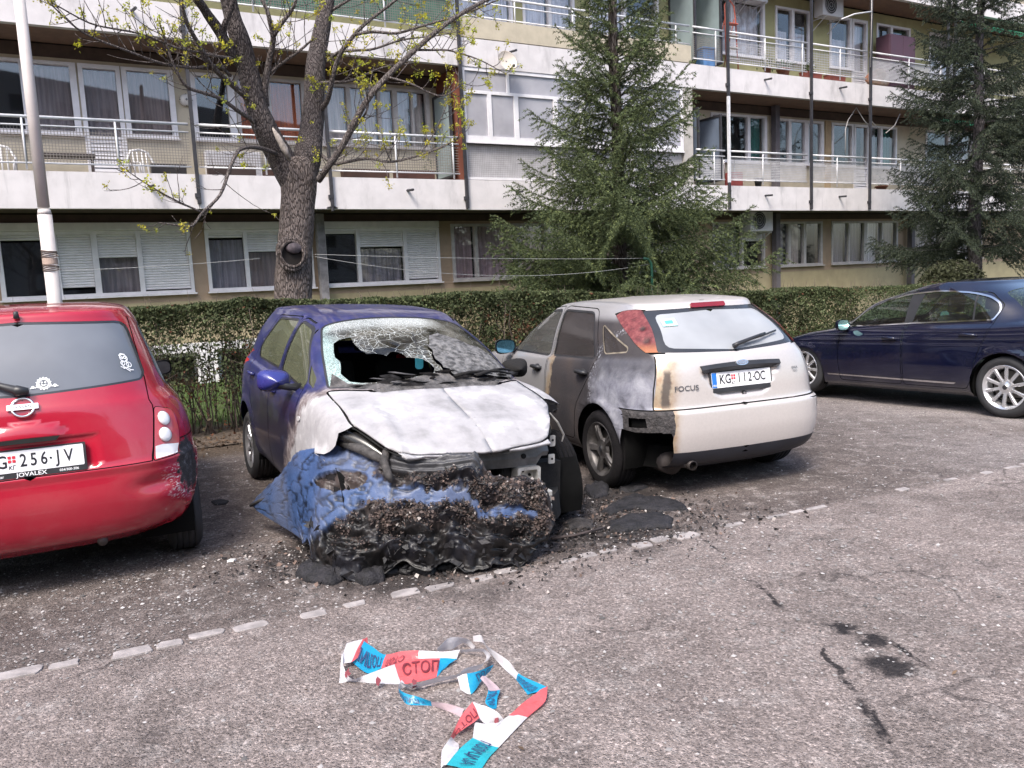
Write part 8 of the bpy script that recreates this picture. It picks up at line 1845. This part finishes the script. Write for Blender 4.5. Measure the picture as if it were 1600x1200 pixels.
def build_tape():
    """plastic police tape: ribbons given by both edges, coloured stretch by stretch"""
    root_v = gnd(690, 1080); root_v.z = 0; root = empty('police_tape', root_v, 0, 'tangled red, white and blue police tape lying on the asphalt', 'tape')
    def pm(nm, c):
        t = NT(nm); n = t.noise(t.coord(), 30, 4, .6); t.bump(t.noise(t.coord(), 22, 4, .6), .35, .02); t.done(t.mix(t.rng(n, .3, .7), tuple(v * .88 for v in c), c), .22); tl = t.n('BsdfTranslucent'); tl.inputs[0].default_value = (*c, 1); mx = t.n('MixShader'); mx.inputs[0].default_value = .22; t.l(t.b.outputs[0], mx.inputs[1]); t.l(tl.outputs[0], mx.inputs[2]); t.l(mx.outputs[0], t.out.inputs[0]); return t.m
    M_ = {'w': pm('tape_white', (.63, .61, .63)), 'r': pm('tape_red', (.68, .13, .14)), 'b': pm('tape_blue', (.015, .30, .52)), 'p': pm('tape_pink', (.52, .40, .43)), 'c': pm('tape_cyan', (.03, .40, .48))}
    INK = sm('tape_ink', (.02, .035, .10), .5); INKR = sm('tape_ink_red', (.16, .02, .03), .5)
    Zp = lambda zx, zy, z: gnd(480 + zx / 3.81, 960 + zy / 3.81, z) - root_v
    def strip_(A, B, cols, text=(), nm='ribbon'):
        k = np.arange(len(A)); q = np.linspace(0, len(A) - 1, (len(A) - 1) * 7 + 1); a = np.array([Zp(*p)[:] for p in A]); b = np.array([Zp(*p)[:] for p in B])
        Sa = np.stack([pchip(k, a[:, j], q) for j in range(3)], 1); Sb = np.stack([pchip(k, b[:, j], q) for j in range(3)], 1); nw = 5; V = []; F = []; I = []; ml = []
        for i in range(len(q)):
            for w_ in range(nw): f = w_ / (nw - 1); V.append(Sa[i] * (1 - f) + Sb[i] * f + np.array([0, 0, .006 * math.sin(q[i] * 3.1 + w_) * math.sin(math.pi * f)]))
        for i in range(len(q) - 1):
            ck = cols[min(int((q[i] + q[i + 1]) / 2), len(cols) - 1)]; 
            if M_[ck] not in ml: ml.append(M_[ck])
            for w_ in range(nw - 1): F.append((i * nw + w_, i * nw + w_ + 1, (i + 1) * nw + w_ + 1, (i + 1) * nw + w_)); I.append(ml.index(M_[ck]))
        V = np.array(V); V[:, 2] = np.maximum(V[:, 2], .004); o = link(nm, mesh(nm, V, F, ml, True, I), root)
        for s_, u0, u1, v0, v1, mt, flip in text:
            tv, tf = text_mesh(s_, 1.0, 'LEFT'); x = (tv[:, 0] - tv[:, 0].min()) / (np.ptp(tv[:, 0])); y = (tv[:, 1] - tv[:, 1].min()) / (np.ptp(tv[:, 1]))
            if flip: x = 1 - x; y = 1 - y
            uq = u0 + (u1 - u0) * x; vq = v1 + (v0 - v1) * y
            La = np.stack([np.interp(uq, q, Sa[:, j]) for j in range(3)], 1); Lb = np.stack([np.interp(uq, q, Sb[:, j]) for j in range(3)], 1); Pp = La * (1 - vq)[:, None] + Lb * vq[:, None]
            d1 = Sa[-1] - Sa[0]; n_ = np.cross(d1, Sb[len(q) // 2] - Sa[len(q) // 2]); n_ /= np.linalg.norm(n_) + 1e-9
            if n_ @ (np.array([0, 0, CAMH]) - np.array(root_v) - Pp.mean(0)) < 0: n_ = -n_
            Pp = Pp + n_ * .0065; Pp[:, 2] = np.maximum(Pp[:, 2], .010); link('lettering', mesh('lettering', Pp, tf, mt), o)
    strip_([(325, 150, .055), (385, 190, .055), (470, 240, .05), (560, 220, .05), (665, 215, .045), (790, 222, .04), (912, 210, .03)], [(250, 272, .012), (370, 352, .012), (440, 322, .02), (520, 297, .02), (660, 266, .02), (800, 262, .02), (890, 268, .01)], 'bbrrww', [('ПОЛИЦ', .05, 1.85, .18, .85, INK, True), ('СТОП', 2.3, 3.4, .45, 1.0, INKR, True)])
    strip_([(235, 172, .05), (285, 158, .055), (330, 148, .06), (358, 134, .055)], [(196, 300, .03), (230, 290, .03), (262, 285, .03), (365, 200, .03)], 'wwr')
    strip_([(208, 215, .05), (212, 260, .045), (215, 300, .04), (270, 385, .03), (370, 352, .028), (520, 297, .028), (660, 264, .028), (790, 260, .028), (893, 264, .02)], [(190, 405, .004), (195, 408, .004), (205, 408, .004), (250, 400, .004), (400, 410, .004), (560, 415, .004), (665, 400, .004), (770, 372, .004), (800, 340, .004)], 'wwwwwrrb', [('СТОП', 5.25, 7.0, .12, .68, INKR, False)])
    strip_([(560, 392, .05), (543, 432, .045), (582, 468, .035), (650, 487, .03), (735, 515, .03), (850, 535, .03), (935, 562, .03)], [(588, 425, .03), (545, 462, .008), (602, 538, .004), (700, 542, .004), (742, 545, .004), (870, 590, .004), (918, 614, .004)], 'wbbbpp', [('ПОЛИЦИЈА', 1.3, 3.6, .2, .8, INK, False)])
    strip_([(905, 212, .03), (985, 205, .045), (1060, 210, .06), (1092, 245, .06), (1050, 290, .055), (950, 318, .05), (885, 360, .05), (760, 378, .05), (620, 422, .05), (552, 402, .05)], [(912, 228, .004), (985, 222, .02), (1050, 226, .03), (1066, 255, .03), (1040, 312, .02), (975, 345, .015), (905, 372, .015), (770, 405, .012), (630, 440, .012), (575, 425, .012)], 'wwwwwwwww')
    strip_([(770, 205, .06), (850, 138, .08), (960, 150, .05), (1000, 190, .02)], [(780, 225, .01), (850, 210, .02), (930, 170, .02), (980, 205, .004)], 'www')
    strip_([(893, 372, .05), (950, 352, .06), (1010, 340, .06), (1112, 298, .05)], [(912, 450, .004), (972, 476, .004), (1040, 392, .02), (1062, 366, .02)], 'wbb', [('ПОЛ', 1.7, 2.9, .2, .8, INK, False)])
    strip_([(1030, 380, .04), (1078, 450, .035), (1060, 520, .02), (1088, 556, .01)], [(1060, 365, .04), (1147, 450, .03), (1132, 500, .015), (1127, 560, .004)], 'pbb', [('ЦИЈА', 1.2, 2.8, .1, .9, INK, False)])
    strip_([(985, 130, .03), (1032, 122, .04), (1062, 178, .04), (1200, 278, .04), (1258, 350, .035), (1424, 430, .03)], [(990, 162, .004), (1045, 168, .01), (1080, 218, .01), (1180, 332, .01), (1243, 388, .008), (1312, 478, .004)], 'wwwwb', [('ПОЛИЦИЈА', 4.1, 4.95, .25, .9, INK, False)])
    strip_([(1432, 428, .03), (1422, 505, .02), (1312, 612, .01), (1140, 792, .008), (1085, 850, .008), (1035, 925, .006)], [(1338, 486, .03), (1282, 528, .03), (1200, 602, .03), (985, 735, .03), (900, 808, .025), (828, 895, .02)], 'rrwcc', [('ПОЛИЦИЈА', 3.05, 4.9, .25, .75, INK, False)])
    strip_([(985, 520, .07), (918, 602, .05), (850, 735, .03), (800, 822, .02), (795, 920, .01)], [(1045, 600, .03), (962, 662, .03), (872, 742, .004), (905, 790, .02), (832, 893, .02)], 'rrww', [('СТОП', .25, 1.8, .2, .75, INKR, True)])
    strip_([(985, 522, .07), (1060, 545, .075), (1130, 580, .06), (1172, 628, .03)], [(1030, 625, .03), (1060, 648, .03), (1100, 655, .02), (1140, 640, .02)], 'www'); strip_([(1000, 640, .02), (1060, 650, .03), (1140, 640, .03), (1200, 605, .03)], [(985, 735, .02), (1040, 720, .02), (1100, 700, .02), (1180, 650, .01)], 'www')
    for a, b in ((240, 352), (425, 395), (640, 408), (1128, 628)):
        p = Zp(a, b, .036); r = random.Random(a); P = []
        for k in range(9): t = 6.283 * k / 9; q = r.uniform(.5, 1.2); P.append((p.x + .013 * q * math.cos(t), p.y + .02 * q * math.sin(t), p.z + .012 * math.sin(t) * q))
        link('emblem', mesh('emblem', P, [tuple(range(9))], INKR), root)

def build_lamp_post():
    p = W(-.13, 10.3, 0); root = empty('lamp_post', p, 0, 'pale painted lamp post rising behind the red car', 'lamp post'); PP = sm('post_cream', (.56, .51, .49), .6, var=.06, scale=5, grime=.08)
    MB().tube([(0, 0, -.05), (0, 0, 2.58)], [.076, .072], 20).tube([(0, 0, 2.58), (0, 0, 2.64)], [.072, .060], 20).build('lower_pole', PP, root, True); MB().tube([(0, 0, 2.66), (0, 0, 5.26)], [.060, .056], 18).build('upper_pole', PP, root, True)
    MB().lathe([(.05, 5.24), (.10, 5.27), (.19, 5.31), (.21, 5.34), (.17, 5.44), (.0, 5.52)], 24, 'z').build('lamp_head', sm('lamp_brown', (.05, .035, .035), .5), root, True)
    m_ = MB(); r = random.Random(4)
    for z, n in ((2.13, 6), (1.98, 5)):
        for k in range(n):
            zz = z + k * .012; m_.tube([(.079 * math.cos(a), .079 * math.sin(a), zz + .012 * math.sin(a + k)) for a in np.linspace(0, 6.283, 17)], .0045, 5, cap=False)
    m_.tube([(.09, -.03, 2.14), (.13, -.05, 2.12)], .004, 5); m_.tube([(.09, -.03, 1.99), (.13, -.03, 1.98)], .004, 5); m_.build('wire_wrap', sm('old_wire', (.12, .085, .07), .8), root, True); MB().lathe([(.0765, 2.04), (.0775, 2.05), (.0775, 2.10), (.0765, 2.11)], 20, 'z').build('paper_band', sm('paper_tan', (.40, .30, .25), .9), root)

def build_line():
    G = sm('post_green', (.02, .10, .06), .5); b = W(8.55, 10.65, -.05); root = empty('clothes_post', b, PHI, 'thin green bent post holding a washing line by the spruce', 'post')
    MB().tube([(0, 0, 0), (0, 0, 1.75), (-.01, 0, 1.86), (-.06, 0, 1.93), (-.16, 0, 1.95)], .022, 8).build('pole', G, root, True)
    LN = sm('line_white', (.42, .42, .41), .6); E_ = W(8.39, 10.65, 1.90)
    def line(a, c, sag, lab):
        pts = [a.lerp(c, t) - Vector((0, 0, sag * 4 * t * (1 - t))) for t in np.linspace(0, 1, 25)]; tag(MB().tube(pts, .0028, 5).build('washing_line', LN, None, True), lab, 'line', 'washing lines')
    line(W(2.88, 10.5, 2.09), E_, .03, 'upper taut white washing line from the forked tree to the green post'); line(W(2.88, 10.5, 2.06), W(8.5, 10.65, 1.80), .22, 'lower sagging white washing line behind the hedge'); line(W(2.2, 10.6, 2.06), W(-.05, 10.3, 1.97), .02, 'white line running from the forked tree to the lamp post')

def build_balcony_things():
    B = lambda s, d, z: W(s, d, z)
    WP = sm('plastic_white', (.68, .67, .68), .4, var=.05); TC = sm('terracotta', (.24, .10, .065), .8, var=.2)
    def chair(s, lab, d=DB + .42, rot=0.0):
        root = empty('plastic_chair', B(s, d, 3.26), PHI + rot, lab, 'chair', 'white plastic chairs on the first floor balcony'); MB().bbox(-.22, .22, -.21, .21, .40, .43, .012).build('seat', WP, root)
        m_ = MB().tube([(-.22, .20, .42), (-.23, .25, .70), (-.15, .27, .86), (0, .275, .90), (.15, .27, .86), (.23, .25, .70), (.22, .20, .42)], .022, 8)
        for x in (-.12, -.04, .04, .12): m_.tube([(x, .21, .43), (x, .265, .86)], .014, 6)
        m_.build('backrest', WP, root, True)
        for x in (-.2, .2):
            for y in (-.18, .18): MB().tube([(x * 1.1, y * 1.1, 0), (x, y, .41)], [.02, .024], 6).build('leg', WP, root)
            MB().tube([(x * 1.12, .22, .62), (x * 1.15, 0, .63), (x * 1.12, -.18, .60), (x * 1.05, -.19, .42)], .018, 6).build('armrest', WP, root, True)
    chair(-.74, 'white plastic chair at the left end of the first floor balcony'); chair(1.42, 'white plastic chair on the first floor balcony beside the slatted door', rot=.4)
    def table(s, lab):
        root = empty('balcony_table', B(s, DB + .45, 3.26), PHI, lab, 'table'); MB().bbox(-.45, .45, -.22, .22, .70, .735, .008).build('tabletop', sm('table_brown', (.06, .045, .045), .7), root)
        for x in (-.4, .4):
            for y in (-.18, .18): MB().tube([(x, y, 0), (x, y, .70)], .018, 6).build('leg', sm('table_brown', (.06, .045, .045), .7), root)
    table(.18, 'dark low table behind the lamp post on the first floor balcony')
    def planter(s, L, lab, col=(.06, .04, .035), z=3.69, d=DB + .30, plant=None, grp='planter boxes along the balcony edges'):
        root = empty('planter_box', B(s, d, z), PHI, lab, 'planter', grp); P = [(-.09, 0), (.09, 0), (.11, .16), (-.11, .16)]
        m_ = MB().prism([(a, b) for a, b in P], -L / 2, L / 2, 'x'); m_.build('box', sm('planter_%.2f' % col[0], col, .7, var=.2), root); MB().bbox(-L / 2 - .01, L / 2 + .01, -.12, .12, .155, .175, .006).build('rim', sm('planter_%.2f' % col[0], col, .7), root); MB().box(-L / 2 + .02, L / 2 - .02, -.09, .09, .176, .18).build('soil', sm('soil', (.03, .022, .016), .95), root)
    planter(1.72, .55, 'dark planter box beside the white chair', (.03, .028, .03)); planter(2.75, .8, 'brown planter box below the dark window left of the forked tree', z=3.69); planter(3.75, .9, 'brown planter box behind the forked trunk', (.075, .04, .03)); planter(5.2, .9, 'brown planter box right of the forked tree', (.07, .035, .03)); planter(6.2, .8, 'red-brown planter box near the brown dividing wall', (.10, .045, .035))
    for s, lab in ((17.0, 'red planter box under the second floor railing by the left post'), (17.9, 'red planter box below the second floor railing at the middle')): planter(s + .3, .6, lab, (.22, .06, .045), 6.42, DB + .22)
    def pot(s, z, lab, d=DB + .35, r=.11, h=.2, m_=TC, spikes=0, bushy=0, grp=None):
        root = empty('plant_pot', B(s, d, z), PHI, lab, 'plant pot', grp); MB().lathe([(0, .0), (r * .7, 0), (r, h), (r * 1.1, h), (r * 1.1, h + .03), (r * .9, h + .03), (r * .88, h - .02), (0, h - .02)], 16, 'z').build('pot', m_, root, True); rr = random.Random(int(s * 100))
        if spikes:
            LM = sm('agave_leaf', (.13, .20, .13), .6, var=.25)
            for k in range(spikes):
                a = 2.399 * k; el = .35 + .9 * (k / spikes); L = rr.uniform(.28, .5); ca, sa = math.cos(a), math.sin(a); q = [(0, .018), (.3, .03), (.7, .022), (1, .002)]; V = []
                for t, w_ in q:
                    x = L * t * math.cos(el); zz = h + L * t * math.sin(el) - .10 * t * t; V += [(ca * x - sa * w_, sa * x + ca * w_, zz), (ca * x, sa * x, zz - .01), (ca * x + sa * w_, sa * x - ca * w_, zz)]
                link('leaf', mesh('leaf', V, [(3 * i + j, 3 * i + 3 + j, 3 * i + 4 + j, 3 * i + 1 + j) for i in range(3) for j in (0, 1)], LM, True), root)
        if bushy:
            g = np.random.default_rng(int(s * 10)); P = g.normal(size=(bushy, 3)) * np.array([.09, .09, .10]) + np.array([0, 0, h + .12]); V, F = leaf_quads(P, g.uniform(.015, .035, bushy), g); link('leaves', np_mesh('leaves', V, F, fmat('pot_leaf'), False, None, np.repeat(np.array([.08, .11, .05]) * g.uniform(.6, 1.4, (bushy, 1)), 4, 0)), root)['kind'] = 'stuff'
    pot(16.45, 6.42, 'terracotta pot with a spiky agave on the second floor balcony', spikes=26, r=.16); pot(15.9, 6.42, 'small pot with leafy plant left of the agave', bushy=160, r=.09); pot(17.35, 6.42, 'pot with leafy plant right of the agave', bushy=240); pot(6.55, 3.69, 'pale pot holding a small plant beside the brown dividing wall', m_=sm('pot_grey', (.45, .45, .47), .6), bushy=60, r=.08, h=.17); pot(15.55, 3.7, 'grey pot on the right first floor balcony', m_=sm('pot_dark', (.09, .09, .095), .7), r=.10); pot(20.3, 3.7, 'low dish with plants by the slatted balcony door at right', bushy=150, r=.16, h=.08)
    def ac(s, d, z, lab):
        root = empty('air_conditioner', B(s, d, z), PHI, lab, 'air conditioner', 'outdoor air conditioner units on the facade'); MB().bbox(-.40, .40, -.15, .15, 0, .56, .02).build('casing', sm('ac_white', (.50, .49, .50), .5, var=.08, grime=.3), root)
        m_ = MB().lathe([(.0, -.156), (.21, -.156), (.23, -.152), (.23, -.15)], 28, 'y'); m_.V = [(a - .10, b, c + .28) for a, b, c in m_.V]; f = m_.build('fan_grille', sm('ac_dark', (.03, .03, .033), .7), root); m_ = MB()
        for r in (.06, .12, .18, .225): m_.tube([(-.10 + r * math.cos(a), -.162, .28 + r * math.sin(a)) for a in np.linspace(0, 6.283, 25)], .004, 4, cap=False)
        m_.build('grille_ring', sm('ac_white', (.50, .49, .50), .5), f)
        for x in (-.3, .3): MB().tube([(x, .30, -.03), (x, -.18, -.03)], .015, 6).tube([(x, .30, -.30), (x, -.15, -.03)], .012, 6).build('bracket', sm('ac_white', (.50, .49, .50), .5), root)
    ac(15.75, DW - .32, 8.28, 'white air conditioner above the second floor windows, left of two'); ac(18.55, DW - .32, 8.22, 'white air conditioner above the second floor windows, right of two'); ac(15.9, DW - .30, 2.62, 'pale air conditioner under the first floor slab beside the pillar')
    # red folding step ladder
    RL = sm('ladder_red', (.45, .10, .06), .5); root = empty('step_ladder', B(14.72, DB + .35, 6.46), PHI, 'red step ladder standing on the second floor balcony', 'ladder'); MB().tube([(-.19, 0, 0), (-.17, .06, 1.25), (-.15, .09, 1.55), (-.05, .10, 1.66), (.05, .10, 1.66), (.15, .09, 1.55), (.17, .06, 1.25), (.19, 0, 0)], .016, 8).build('front_frame', RL, root, True); MB().tube([(-.16, .55, 0), (-.15, .08, 1.25)], .013, 6).tube([(.16, .55, 0), (.15, .08, 1.25)], .013, 6).build('rear_frame', RL, root, True)
    for k in range(4): MB().bbox(-.17, .17, -.08 + .05 * k / 4, .07 + .05 * k / 4, .25 + .28 * k, .275 + .28 * k, .005).build('step', RL if k == 3 else sm('ladder_step', (.45, .42, .40), .6), root)
    # dark purple cupboard, bedding, small cart, blue box
    root = empty('cupboard', B(21.2, DB + .62, 6.46), PHI, 'dark purple two-door cupboard on the second floor balcony', 'cupboard'); PU = sm('cupboard_purple', (.075, .035, .055), .6, var=.1)
    MB().bbox(-.55, .55, -.22, .22, 0, 1.50, .012).build('carcass', PU, root)
    for x in (-.272, .272): d_ = MB().bbox(x - .265, x + .265, -.245, -.222, .04, 1.46, .006).build('door', PU, root); MB().tube([(x * .2, -.25, .7), (x * .2, -.265, .74), (x * .2, -.25, .80)], .006, 5).build('handle', CHROME, d_)
    g = np.random.default_rng(4); bm = bmesh.new(); bmesh.ops.create_icosphere(bm, subdivisions=4, radius=1); A = np.array([v.co[:] for v in bm.verts]); A = A * (1 + .22 * fnoise(A * 2.2, 3, 4))[:, None] * np.array([.42, .18, .27]); A[:, 2] = np.maximum(A[:, 2], -.16); bm.verts.index_update(); F = [[v.index for v in f.verts] for f in bm.faces]; bm.free()
    t = NT('patchwork'); v = t.voro(t.coord(), 7, 'F1', 'Color'); t.done(t.ramp(v, [(.2, (.30, .20, .13)), (.45, (.48, .40, .33)), (.7, (.36, .16, .10)), (.9, (.52, .46, .40))]), .95); o = link('bedding_bundle', mesh('bedding_bundle', A, F, t.m, True)); o.location = B(20.05, DB + .32, 6.66); o.rotation_euler = (0, 0, PHI); tag(o, 'patchwork bedding bundle behind the second floor railing', 'bedding')
    RC = sm('cart_red', (.42, .10, .09), .6); root = empty('shopping_trolley', B(14.75, DB + .38, 3.27), PHI, 'small red wheeled trolley on the right first floor balcony', 'trolley'); MB().bbox(-.20, .20, -.12, .12, .42, .78, .03).build('basket', RC, root); MB().tube([(-.16, .12, .3), (-.17, .16, 1.12), (.17, .16, 1.12), (.16, .12, .3)], .012, 6).build('handle_frame', CHROME, root, True)
    for x in (-.17, .17): m_ = MB().lathe([(0, -.02), (.09, -.02), (.09, .02), (0, .02)], 18, 'x'); m_.V = [(a + x, b + .1, c + .09) for a, b, c in m_.V]; m_.build('wheel', BLACKPL, root)
    for k, x in enumerate((-.1, .1)): MB().tube([(x, 0, .42), (x, .1, .09)], .012, 5).build('strut', CHROME, root)
    root = empty('storage_box', B(13.85, DB + .35, 6.46), PHI, 'blue plastic box by the frosted divider on the second floor balcony', 'box'); BX = sm('box_blue', (.12, .26, .52), .5); MB().bbox(-.18, .18, -.14, .14, 0, .40, .02).build('body', BX, root); MB().bbox(-.20, .20, -.16, .16, .402, .44, .012).build('lid', BX, root)
    # wall lamp, satellite dish, curtain of cables, awnings
    root = empty('wall_lamp', B(2.20, DW - .0, 5.10), PHI, 'round wall lamp between the two left windows of the first floor', 'lamp'); MB().lathe([(.0, -.12), (.07, -.11), (.105, -.06), (.11, -.02), (.0, -.02)], 20, 'y').build('shade', sm('lamp_opal', (.62, .60, .58), .3), root, True); MB().tube([(-.11, -.06, -.0), (0, -.125, .0), (.11, -.06, 0)], .007, 6).tube([(0, -.06, -.11), (0, -.125, .0), (0, -.06, .11)], .007, 6).build('cage', BLACKPL, root, True); MB().lathe([(0, -.02), (.06, -.02), (.06, .002), (0, .002)], 16, 'y').build('base', BLACKPL, root)
    root = empty('satellite_dish', B(8.12, DB - .25, 5.98), PHI, 'pale round satellite dish on the band above the glazed balcony', 'satellite dish'); m_ = MB().lathe([(0, .06), (.08, .052), (.15, .035), (.21, .0), (.215, -.004), (.15, .045), (0, .072)], 28, 'y'); M = Matrix.Rotation(R_(-18), 4, 'X'); m_.xf(M); m_.build('dish', sm('dish_beige', (.55, .49, .43), .6, var=.06), root, True); MB().tube([(0, .06, 0), (0, .22, -.05)], .016, 6).build('mount', STEEL_(), root); MB().tube([(0, .02, -.18), (0, -.22, -.16)], .008, 6).bbox(-.02, .02, -.26, -.20, -.18, -.13, .008).build('receiver_arm', STEEL_(), root)
    CB = sm('cable_pale', (.42, .40, .39), .6)
    for k, (pts, lab) in enumerate(((((1338, 168), (1325, 188), (1321, 202), (1321, 240)), 'pale cable bending down left of the thin steel post'), (((1338, 168), (1350, 188), (1362, 202)), 'short pale cable slanting to the thin steel post'), (((1353, 130), (1354, 160), (1362, 190), (1372, 200)), 'pale cable curving down beside the thin steel post'), (((1406, 178), (1398, 196), (1384, 208)), 'pale cable slanting down right of the thin steel post'))): tag(MB().tube([at(a, b, DB + .2) for a, b in pts], .012, 6).build('cable', CB, None, True), lab, 'cable', 'cables hanging on the balconies')
    root = empty('drying_arm', at(1360, 20, DB - .1), 0, 'white drying arm sticking out from the upper post', 'arm'); o0 = at(1360, 20, DB - .1); MB().tube([at(a, b, DB - .1) - o0 for a, b in ((1362, 18), (1335, 22), (1315, 30))], .018, 6).build('arm_bar', RWHITE_(), root, True); MB().tube([at(a, b, DB - .1) - o0 for a, b in ((1362, 0), (1362, 22), (1360, 105))], .012, 6).build('arm_cable', CB, root, True)
    GA = sm('awning_green', (.01, .13, .06), .7, var=.2)
    def awning(s0, s1, z, lab, drop=.45, out=.55):
        root = empty('awning', B((s0 + s1) / 2, DB, z), PHI, lab, 'awning', 'green awnings at the right end of the building'); L = (s1 - s0) / 2; n = 24; V = []
        for k in range(n + 1): x = -L + 2 * L * k / n; V += [(x, .6, 0), (x, -out + .05, -drop), (x, -out, -drop - .02), (x, -out, -drop - .14 - .03 * math.cos(k * math.pi))]
        link('canopy', mesh('canopy', V, [(4 * k + j, 4 * k + 4 + j, 4 * k + 5 + j, 4 * k + 1 + j) for k in range(n) for j in range(3)], GA), root)
        for x in (-L + .05, L - .05): MB().tube([(x, .6, -.05), (x, -out + .02, -drop - .015)], .012, 6).build('arm', RWHITE_(), root)
    awning(23.1, 27.5, 8.68, 'green awning under the third floor slab at the right end', .25, .10); awning(22.0, 24.2, 5.85, 'green awning under the second floor slab behind the straggly conifer', .15, .0)
def STEEL_(): return sm('dark_steel', (.028, .027, .032), .6)
def RWHITE_(): return sm('rail_white', (.62, .62, .64), .5)
build_ground(); build_building(); build_vegetation(); build_behind()
build_focus(); build_punto(); build_passat(); build_micra()
build_lamp_post(); build_line(); build_balcony_things()
build_heap(); build_debris(); build_tape()
